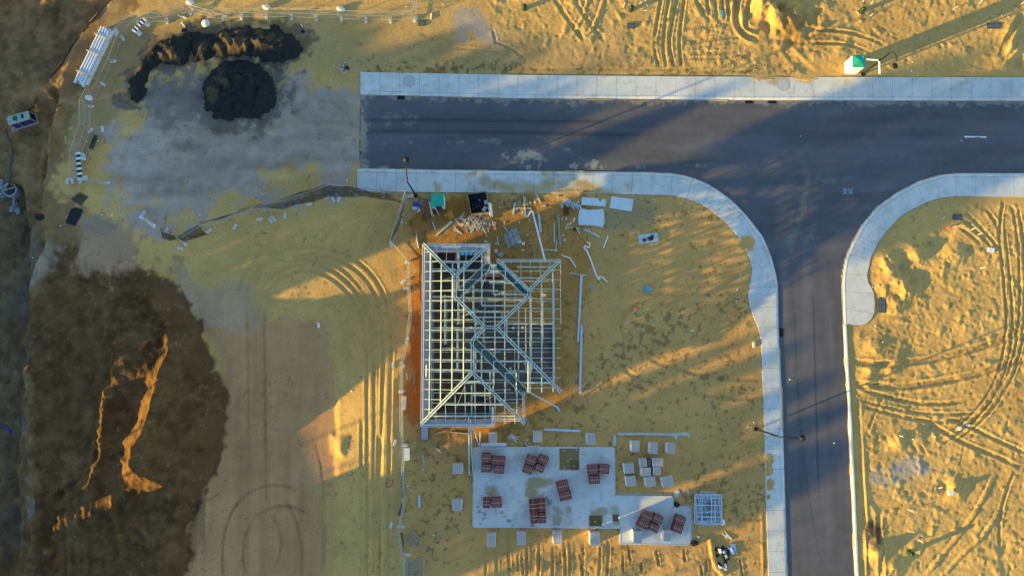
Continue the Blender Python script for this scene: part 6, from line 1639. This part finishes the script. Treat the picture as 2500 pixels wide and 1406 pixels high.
# ------------------------------------------------------------------ power domes, pits, drains, manholes
M_DOME = mat('dome_green', (0.012, 0.055, 0.03), 0.35, 0.15, 4.0)
for px_, py_, lb in ((1280, 22, 'dark green power dome, leftmost of the three along the top'), (1540, 25, 'dark green power dome, middle of the three along the top'), (2102, 29, 'dark green power dome, rightmost of the three along the top'), (2219, 1347, 'dark green power dome alone on the lower right sand')):
    x, y, z = ground_at(px_, py_)
    root = thing('power_dome', lb, 'power dome', (x, y, z), 0, 'green power domes')
    MB().lathe(0, 0, [(.27, -.1), (.25, .06), (.22, .08), (.21, .62)], 18).build('body', M_DOME, root, smooth=False)
    MB().lathe(0, 0, [(.235, .60), (.22, .75), (.14, .86), (.0, .89)], 18).build('cap', mat('dome_cap', (0.01, 0.035, 0.022), 0.25, 0.1, 4), root, smooth=True)
M_PIT = mat('pit_lid', (0.10, 0.12, 0.14), 0.6, 0.12, 5.0); M_PITE = mat('pit_rim', (0.03, 0.035, 0.04), 0.6, 0.1, 5.0)
for px_, py_, wd, ln, n, dg, lb in ((1030, 58, .62, .40, 1, 0, 'dark rectangular pit lid at the right end of the top fence'), (1540.5, 64, .66, .42, 1, 0, 'dark rectangular pit lid below the middle power dome'), (2426.5, 64, 1.32, .48, 2, 0, 'double grey pit lid at the far top right'), (2336, 530, .72, .46, 1, -3, 'dark pit lid with rounded corners on the right-hand sand'), (2153.5, 745, .54, 1.34, 2, 1, 'double upright pit lid beside the rounded footpath end')):
    x, y, z = ground_at(px_, py_); z += .04
    root = thing('service_pit', lb, 'pit', (x, y, z), math.radians(dg))
    MB().box(0, 0, -.15, wd + .08, ln + .08, .17).build('rim', M_PITE, root)
    for k in range(n):
        if wd > ln: MB().box((k - (n - 1) / 2) * wd / n, 0, .02, wd / n - .03, ln - .03, .02).build('cover', M_PIT, root)
        else: MB().box(0, (k - (n - 1) / 2) * ln / n, .02, wd - .03, ln / n - .03, .02).build('cover', M_PIT, root)
M_GR = mat('drain_dark', (0.012, 0.011, 0.012), 0.7, 0.2, 6.0)
for px_, py_, wd, ln, lb in ((979, 238, .76, .40, 'black kerb drain near the left end of the upper footpath'), (1829, 248, .76, .38, 'black kerb drain, left one of the two under the upper footpath'), (1885.5, 248, .76, .38, 'black kerb drain, right one of the two under the upper footpath'), (1908, 811, .36, .80, 'black kerb drain in the side road')):
    x, y = W(px_, py_); root = thing('kerb_drain', lb, 'drain', (x, y, ROAD_Z), 0, 'black kerb drains')
    MB().box(0, 0, .0, wd, ln, .012).build('opening', M_BLK, root)
    g = MB()
    if wd > ln:
        for k in range(6): g.box(-wd * .42 + wd * .84 * k / 5, 0, .012, .025, ln * .8, .02)
        g.box(0, 0, .012, wd * .9, .025, .018)
    else:
        for k in range(6): g.box(0, -ln * .42 + ln * .84 * k / 5, .012, wd * .8, .025, .02)
    g.build('grate', M_GR, root)
M_MH = mat('manhole', (0.50, 0.49, 0.47), 0.85, 0.1, 6.0)
for px_, py_, lb in ((999.5, 199, 'round concrete manhole cover at the left end of the upper footpath'), (1912, 208.5, 'round concrete manhole cover in the upper footpath near the paired drains')):
    x, y = W(px_, py_); root = thing('manhole_cover', lb, 'manhole cover', (x, y, PATH_Z + .014), 0, 'round manhole covers')
    MB().lathe(0, 0, [(.60, 0), (.60, .008), (.55, .008), (.545, .002), (.0, .002)], 40).build('rim', mat('mh_rim', (.42, .41, .40), .85, .1, 6), root)
    MB().lathe(0, 0, [(.53, .003), (.53, .009), (.33, .009), (.32, .004), (.30, .009), (.0, .009)], 40).build('cover', M_MH, root)
    MB().lathe(0.02, -.02, [(.03, .009), (.03, .014)], 10).build('keyhole', M_BLK, root)
x, y = W(2070, 467); root = thing('road_grate', 'square pale patterned grate in the middle of the road junction', 'grate', (x, y, ROAD_Z))
MB().box(0, 0, 0, 1.0, .62, .006).build('base', mat('grate_base', (.12, .13, .14), .7, .1, 6), root)
g = MB()
for i in range(9):
    for j in range(6):
        if (i + j * 2) % 5 == 2 or i == 4: continue
        g.box(-.44 + .11 * i, -.26 + .104 * j, .006, .075, .065, .008)
g.build('cover', mat('grate_pale', (.42, .45, .47), .7, .12, 6), root)

# ------------------------------------------------------------------ white survey pegs and small litter
M_PEG = mat('peg', (0.80, 0.79, 0.76), 0.7, 0.05, 6.0)
def peg(px, py, dx, dy, label, group, hgt=.45):
    x, y, z = ground_at(px, py)
    h = angpx(px, py, dx, dy); l = math.hypot(dx, dy) / 25.4
    o = MB().bar((0, 0, -.05), (math.cos(h) * l, math.sin(h) * l, hgt * .5), .05, .035).build('survey_peg', M_PEG, label=label, cat='survey peg', group=group); o.location = (x, y, z)
for k, a in enumerate([(1505, 27, -3, 4), (1521, 20, 4, -11), (1538, 11, 1, 6), (1561, 13, 3, -6), (1577, 10, 3, 8), (1573, 24, 4, 6), (1575, 4, 4, -8)]):
    peg(*a, 'white survey peg in the cluster round the middle power dome', 'white survey pegs round the middle power dome')
for a in [(993, 14, -2, 6), (1006, 1, 3, 10), (1026, 4, 1, 6), (1052, 4, 1, 6), (1080, 6, 4, 12), (1065, 22, 2, 6), (1038, 28, 1, 4), (1000, 3, 1, 4)]:
    peg(*a, 'white survey peg beyond the right end of the top edge fence', 'white survey pegs beyond the top edge fence')
for a in [(2106, 5, 2, -3), (2127, 11, 2, -5), (2138, 5, 6, -5), (2089, 27, 2, 8), (2123, 41, 7, -5)]:
    peg(*a, 'white survey peg round the right power dome', 'white survey pegs round the right power dome')
for a in [(2324, 26, 13, -9), (2389, 11, 9, -10), (2490, 12, 12, -6)]:
    peg(*a, 'white survey peg on the top right sand beside the long shadow', 'white survey pegs on the top right sand')
for a in [(2369, 562, 10, -5), (2386, 574, 9, -4), (2300, 536, 4, -6), (2391, 657, 12, -5), (2323, 555, 8, -2)]:
    peg(*a, 'white survey peg on the upper part of the right-hand sand', 'white survey pegs on the upper right-hand sand')
for a in [(2193, 1062, 9, 3), (2222, 1074, 6, -3), (2275, 1063, 6, 3), (2216, 1242, 11, 6), (2240, 1316, 9, 5), (2290, 1192, 8, -4)]:
    peg(*a, 'white survey peg on the lower part of the right-hand sand', 'white survey pegs on the lower right-hand sand')
sheet_px([(2337, 1042), (2344, 1040), (2347, 1048), (2340, 1050)], .0, .18, 'white crumpled bag, lowest of the litter among the crossing ruts', 'bag', M_WHITE, 'white_bag')
sheet_px([(2359, 1034), (2368, 1036), (2365, 1041), (2358, 1039)], .0, .15, 'white crumpled bag, upper right of the litter among the crossing ruts', 'bag', M_WHITE, 'white_bag')
sheet_px([(2317, 553), (2320, 553), (2320, 557), (2317, 557)], .0, .3, 'small orange peg head on the right-hand sand', 'peg', mat('orange', (.7, .12, .03), .5, .1, 4), 'orange_peg')
r = random.Random(5)
LIT = 'tiny white scrap of litter scattered on the open ground'
for px_, py_ in [(160, 335), (211, 346), (239, 345), (447, 20), (249, 525), (273, 526), (148, 552), (80, 629), (420, 513), (454, 532), (469, 532), (488, 524), (642, 475), (648, 473), (764, 439), (655, 565), (834, 556), (815, 163), (813, 186), (846, 405), (848, 441), (1594, 488), (1609, 527), (1559, 568), (1600, 541), (1592, 596), (1800, 707), (1808, 672), (1797, 735), (1690, 807), (1826, 1042), (1834, 1043), (1840, 1030), (1357, 966), (1300, 1052), (1072, 1312), (858, 954), (850, 1098), (2137, 796), (2130, 700), (2145, 697), (2237, 771), (2260, 592), (2247, 648), (2166, 625), (2155, 835), (2395, 653), (1952, 335), (1926, 926), (2343, 346), (2225, 174), (2228, 152), (2445, 39), (2320, 210), (1405, 46), (1293, 31), (995, 1186), (1003, 1196), (1058, 1305), (1117, 1304), (1343, 455), (1419, 427), (2033, 1080), (1775, 1305), (250, 316), (1033, 1145)]:
    x, y, z = ground_at(px_, py_); 
    if (Z is not None) and d_road[int((y - GY0) / STEP), int((x - GX0) / STEP)] > 0: z = ROAD_Z
    s = r.uniform(.05, .11)
    placed('litter_scrap', MB().blob(0, 0, .03, s, s * .7, .04, seed=int(px_), rough=.3, n=6, m=4), M_WHITE, LIT, 'litter', (x, y, z), r.uniform(0, 3), 'tiny white scraps of litter')
for px_, py_, lb, m in ((649, 565, 'yellow-green strip lying on the sand below the fence feet', mat('lime', (0.45, 0.62, 0.06))),):
    ribbon([(px_ - 6, py_ - 1), (px_ + 7, py_ + 1)], 3, lb, m)
# pink marking paint
M_PINK = mat('marking_paint', (0.62, 0.12, 0.11), 0.9, 0.2, 8.0)
x, y, z = ground_at(950, 1180); mb = MB()
P_ = [ground_at(*p) for p in [(944, 1170), (951, 1171), (959, 1171), (958, 1180), (956, 1187), (949, 1188), (942, 1191), (943, 1180), (944, 1170)]]
mb.tube([(p[0] - x, p[1] - y, p[2] - z + .0) for p in P_], .05, 6)
o = placed('paint_mark', mb, M_PINK, 'rough pink square sprayed on the sand between pad and fence', 'paint mark', (x, y, z))

# ------------------------------------------------------------------ the black soil heaps
M_BSOIL = mat_attr('black_soil', 0.98, 0.05, 7.0, 0.35, bump=1.0, bscale=9.0, bdist=.08)
def soil(px, hfun, label, brown, name='soil_heap', seed=0, cat='soil heap', dark=(0.032, 0.032, 0.030), light=(0.11, 0.078, 0.046)):
    P_ = WL(px); cx = sum(p[0] for p in P_) / len(P_); cy = sum(p[1] for p in P_) / len(P_)
    d = polysd(P_) + 0.5 * n_mid + .40 * n_fin
    m = d > 0
    jj, ii = np.nonzero(m); j0, j1, i0, i1 = jj.min() - 1, jj.max() + 2, ii.min() - 1, ii.max() + 2
    sl = (slice(j0, j1), slice(i0, i1)); dd = d[sl]; x = X[sl]; y = Y[sl]
    h = np.where(dd > 0, hfun(x, y, dd), 0); h = h * (1 + .45 * n_mid[sl] + .35 * n_fin[sl]) + .10 * fbm(x, y, 3.5, 2, 600) * np.clip(dd, 0, 1) 
    z = np.where(dd > 0, Z[sl] * .0 + h, -.12)
    b = np.zeros(x.shape)
    for (bx, by, rx, ry, a) in brown:
        u, v = W(bx, by); b = np.maximum(b, sstep(.15, .7, 1 - np.hypot((x - u) / rx, (y - v) / ry) + .9 * n_fin[sl] + .7 * n_mid[sl]) * a)
    c = (np.array(dark) * (1 - b[..., None]) + np.array(light) * b[..., None])
    idx = np.arange(x.size).reshape(x.shape); keep = dd > -.12
    q = keep[:-1, :-1] & keep[1:, :-1] & keep[:-1, 1:] & keep[1:, 1:]; jj, ii = np.nonzero(q)
    fs = np.stack([idx[jj, ii], idx[jj, ii + 1], idx[jj + 1, ii + 1], idx[jj + 1, ii]], 1)
    used, inv = np.unique(fs, return_inverse=True); fs = inv.reshape(-1, 4)
    vs = np.stack([x.ravel()[used] - cx, y.ravel()[used] - cy, z.ravel()[used]], 1)
    o = att_mesh(name, [tuple(p) for p in vs], [tuple(int(i) for i in f) for f in fs], c.reshape(-1, 3)[used], M_BSOIL, kind=None)
    o.data.polygons.foreach_set('use_smooth', [True] * len(o.data.polygons)); o.location = (cx, cy, .01)
    return tag(o, label, cat)
soil([(497, 200), (505, 180), (525, 158), (560, 147), (600, 147), (635, 160), (660, 180), (675, 210), (678, 245), (665, 272), (635, 287), (600, 290), (560, 292), (525, 285), (505, 260), (498, 230)], lambda x, y, d: np.minimum(d * .6, 1.35), 'round black soil heap with a brown crown beside the road base', [(560, 222, 1.9, 1.7, .75), (530, 190, 1.2, 1.5, .5)])
soil([(315, 225), (318, 200), (340, 160), (370, 125), (400, 100), (430, 88), (465, 84), (468, 120), (460, 150), (430, 158), (395, 150), (372, 170), (362, 200), (350, 235), (335, 256), (320, 245)], lambda x, y, d: np.minimum(d * .7, .9), 'curved black soil ridge arching at the left of the road base', [(345, 170, .35, 1.6, .6), (412, 140, .9, .45, .9), (325, 225, .3, .5, .5), (470, 95, .5, .3, .7)])
soil([(470, 84), (520, 86), (545, 72), (600, 68), (640, 63), (680, 70), (700, 85), (728, 98), (739, 120), (730, 135), (705, 148), (680, 150), (640, 150), (610, 140), (570, 138), (530, 145), (500, 150), (472, 150), (470, 115)], lambda x, y, d: np.minimum(d * .6, 1.0), 'long black soil ridge with brown streaks along the top of the road base', [(545, 90, 1.2, .7, .9), (590, 105, 2.0, 1.2, .9), (640, 85, .7, .9, .8), (670, 100, .9, .9, .7), (560, 120, 1.8, .8, .7), (500, 115, 1.2, 1.0, .35)])

# ------------------------------------------------------------------ unseen trees, crowns shaped for their shade, and houses added to shade the site
def along(s, wv):
    """s metres along the light, wv metres across it"""
    c, n = math.cos(SUN_AZ), math.sin(SUN_AZ)
    return s * c - wv * n, s * n + wv * c
M_LEAF = mat('gum_leaf', (0.065, 0.095, 0.040), 0.7, 0.35, 0.8)
M_TRUNK = mat('gum_bark', (0.26, 0.21, 0.16), 0.9, 0.2, 2.0)
def tree(s, wv, crowns, label, n=95.0, leaf=.72, trunk_r=.22, seed=0):
    """crowns: (offset across the light, height, half width, half height)"""
    r = random.Random(seed)
    x, y = along(s, wv)
    root = thing('gum_tree', label, 'tree', (x, y, 0), SUN_AZ + math.pi / 2, 'trees west of the building site')
    top = max(c[1] for c in crowns)
    tr = MB().tube([(0, 0, -.3), (r.uniform(-.1, .1), r.uniform(-.1, .1), top * .5), (crowns[0][0] * .5, 0, top)], [trunk_r * 1.4, trunk_r, trunk_r * .4], 8)
    for c in crowns:
        for k in range(4):
            tr.tube([(0, 0, max(1, c[1] - c[3] * 1.1)), (c[0] + r.uniform(-.6, .6) * c[2], r.uniform(-.6, .6) * c[2], c[1] + r.uniform(-.2, .6) * c[3])], [trunk_r * .5, .04], 5)
    tr.build('trunk', M_TRUNK, root, smooth=True)
    mb = MB()
    for (dw, h, a, b) in crowns:
        cnt = int(n * a * b)
        for k in range(cnt):
            while True:
                u = Vector((r.uniform(-1, 1), r.uniform(-1, 1), r.uniform(-1, 1)))
                if u.length <= 1: break
            if r.random() < .45 and u.length > .05: u = u.normalized() * r.uniform(.8, 1.03)
            c = Vector((dw + u.x * a, u.y * a, h + u.z * b)); q = leaf * r.uniform(.6, 1.25)
            e = Vector((r.gauss(0, 1), r.gauss(0, 1), r.gauss(0, 1))).normalized(); f = e.orthogonal().normalized(); g = e.cross(f)
            mb.add([c - f * q * .5, c + g * q * .32, c + f * q * .5, c - g * q * .32], [(0, 1, 2, 3)])
    mb.build('crown', M_LEAF, root)
TT = [  # s, w, crowns, label, trunk radius, leaf density
 (-75, 15.3, [(-.25, 7.0, 1.75, 5.0), (-.3, 9.6, 1.7, 2.4), (.35, 11.9, .8, 1.5)], 'slim tall tree whose shadow crosses the upper road', .2, 130),
 (-74, 18.8, [(0, 6.2, 1.8, 5.5), (.6, 9.3, 1.3, 2.4), (-1.6, 5.0, 1.0, 4.8)], 'broad tree right of the slim tall tree, off the left edge', .2, 110),
 (-75, 22.2, [(0, 6.0, 2.5, 5.9), (-1, 9, 1.7, 2.6), (1.2, 8.6, 1.6, 2.4)], 'round tree off the left edge, level with the dead end of the road', .2, 110),
 (-74, 26.2, [(0, 5.8, 2.5, 5.4), (1, 8.6, 1.7, 2.3), (-1.2, 8.6, 1.5, 2.2)], 'tree off the left edge, level with the black soil', .2, 110),
 (-75, 30.2, [(0, 5.5, 2.5, 5.0), (-1, 7.9, 1.7, 2.2), (1.2, 7.4, 1.5, 2.2)], 'tree off the left edge, level with the top fence', .2, 110),
 (-74, 34.4, [(0, 5.0, 2.3, 4.6), (1.2, 6.8, 1.4, 1.9), (-1.2, 7.2, 1.5, 2.1)], 'tree off the left edge, beyond the white pipes', .2, 110),
 (-75, 38.4, [(0, 3.8, 2.3, 3.7)], 'low tree off the top left corner, nearer one', .2, 110), (-74, 42.6, [(0, 3.2, 2.4, 3.1)], 'low tree off the top left corner, middle one', .2, 110), (-75, 47, [(0, 3.0, 2.6, 2.9)], 'low tree off the top left corner, farther one', .2, 110),
 (-75, 9.3, [(0, 14.4, 2.15, 1.9), (1.2, 13.6, 1.1, 1.2)], 'very tall bare-stemmed tree, leftmost of the high crowns', .09, 120), (-73, 6.0, [(0, 15.0, 2.2, 2.0)], 'very tall bare-stemmed tree, second of the high crowns', .09, 120), (-76, 2.6, [(0, 15.5, 2.2, 2.0)], 'very tall bare-stemmed tree, third of the high crowns', .09, 120), (-74, -.8, [(0, 15.3, 2.1, 2.1), (-1.6, 14.8, 1.2, 1.1)], 'very tall bare-stemmed tree, fourth of the high crowns', .08, 120), (-75, -3.9, [(0, 14.6, 1.2, 0.9)], 'very tall bare-stemmed tree with the smallest high crown', .07, 120),
 (-72, 12.7, [(0, 3.5, 1.4, 3.5)], 'unseen thin low tree added for shade between the two upper houses', .12, 45),  # unseen, added sparse to shade the wheel tracks
 (-70, .9, [(0, 1.8, 1.2, 2.1)], 'unseen low bushy tree added for shade between the short house and the middle one', .12, 120),  # unseen, added to keep the low sun off the bench
 (-74, -9.6, [(0, 6.2, 1.5, 6.1), (-.3, 9.6, 1.3, 3.0), (2.1, 6, 1.2, 6.3)], 'tall bushy tree off the left edge, first above the lower corner', .2, 150), (-76, -4.2, [(-.3, 10.8, 1.3, 1.5), (-.3, 11.0, .9, 1.2)], 'unseen slender tree added for shade beside the tall bushy ones', .07, 170), (-75, -11.8, [(0, 6.0, 1.1, 5.9), (.2, 10.6, .9, 1.6)], 'tall bushy tree off the left edge, second above the lower corner', .2, 130), (-74, -13.7, [(0, 6.4, 1.35, 6.2), (0, 11.0, 1.15, 1.7)], 'tall bushy tree off the left edge, third above the lower corner', .2, 130),  # the slender one is added to shade the lot right of the house
 (-75, -15.4, [(0, 4.8, 1.2, 4.5), (0, 10.4, 1.0, 1.5)], 'lower bushy tree between two tall ones off the left edge', .15, 130), (-74, -16.7, [(0, 6.0, .95, 6.0), (-.25, 11.6, 1.0, 1.3)], 'pointed tall tree off the lower left corner', .15, 210),
 (-75, -18.9, [(0, 4.2, .8, 4.6), (-.1, 11.3, .75, .9)], 'low slim tree off the lower left corner', .12, 210),
 (-75, -20.8, [(0, 11.6, 1.8, 1.25), (.9, 11.7, 1.2, 1.1), (-1.2, 11.3, 1.0, .9), (0, 3.8, 1.9, 4.3)], 'tree with a high round crown above a gap, off the lower left corner', .14, 140),
 (-74, -24.2, [(0, 4.5, 1.7, 5.0), (.6, 8.6, .9, 1.2)], 'round tree off the lower left corner, first beyond the high crown', .15, 60), (-75, -28, [(0, 3.8, 2.0, 4.0)], 'round tree off the lower left corner, second beyond the high crown', .15, 90), (-75, -32.5, [(0, 3.8, 2.4, 4.2)], 'round tree off the lower left corner, third beyond the high crown', .15, 90),
]
for k, (s, wv, cr, lb, tr_, dn_) in enumerate(TT): tree(s, wv, cr, lb, n=dn_, trunk_r=tr_, seed=100 + k)
for k, (wv, hh, wd) in enumerate([(-23.0, 11.2, .07), (-24.9, 11.6, .11), (-26.0, 10.8, .06), (-27.6, 11.0, .10), (-22.6, 12.6, .06)]):
    x, y = along(-72, wv); MB().tube([(x, y, -.2), (x, y, hh)], [wd * 1.3, wd], 8).build('timber_pole', M_TRUNK, label=f'tall bare timber pole beyond the lower left corner, {ordl(k)} of five', cat='pole', group='bare poles beyond the lower left corner')
M_ROOF = mat('tin_roof', (0.42, 0.43, 0.44), 0.5, 0.08, 1.0); M_HBRICK = mat('house_brick', (0.45, 0.38, 0.31), 0.9, 0.12, 6.0); M_GLASS = mat('glass', (0.03, 0.04, 0.05), 0.1, 0.05, 2.0, spec=.8)
def unseen_house(s, wv, L, D, hr, label):  # unseen house, added and sized to block the low sun
    x, y = along(s, wv)
    root = thing('shade_house', label, 'house', (x, y, 0), SUN_AZ + math.pi / 2, 'unseen houses added for shade west of the building site')
    MB().box(0, 0, -.2, L, D, 2.65).build('wall', M_HBRICK, root)
    e = .5; a, b = L / 2 + e, D / 2 + e
    r = MB().add([(-a, -b, 2.4), (a, -b, 2.4), (a, b, 2.4), (-a, b, 2.4), (-a, 0, hr), (a, 0, hr)], [(3, 2, 1, 0), (0, 1, 5, 4), (1, 2, 5), (2, 3, 4, 5), (3, 0, 4)]).build('roof', M_ROOF, root)
    MB().bar((-a, 0, hr + .03), (a, 0, hr + .03), .25, .08).build('ridge_cap', M_ROOF, r)
    for k in (-.32, .05, .34):
        wn = MB().box(L * k, -D / 2 - .03, .9, 1.8, .08, 1.2).build('window', M_FASCIA, root)
        MB().box(L * k, -D / 2 - .075, .98, 1.64, .02, 1.04).build('pane', M_GLASS, wn)
    dr = MB().box(-L * .14, -D / 2 - .03, 0, .95, .08, 2.05).build('door', M_TRUNK, root)
    MB().box(-L * .14 + .36, -D / 2 - .10, 1.0, .05, .06, .12).build('handle', M_STEEL, dr)
for s, wv, L, D, hr, lb in ((-64, 8.0, 12, 9, 4.2, 'unseen gabled house added for shade behind the dug-out left side, middle one'), (-64, 24.5, 17, 10, 5.0, 'unseen gabled house added for shade behind the dug-out left side, nearer the top'), (-61, -2.5, 4.8, 7, 5.0, 'short steep-gabled unseen house added for shade beside the middle one'), (-60, -18.2, 26, 11, 5.9, 'long gabled unseen house added for shade behind the dug-out left side, nearest the bottom')):
    unseen_house(s, wv, L, D, hr, lb)
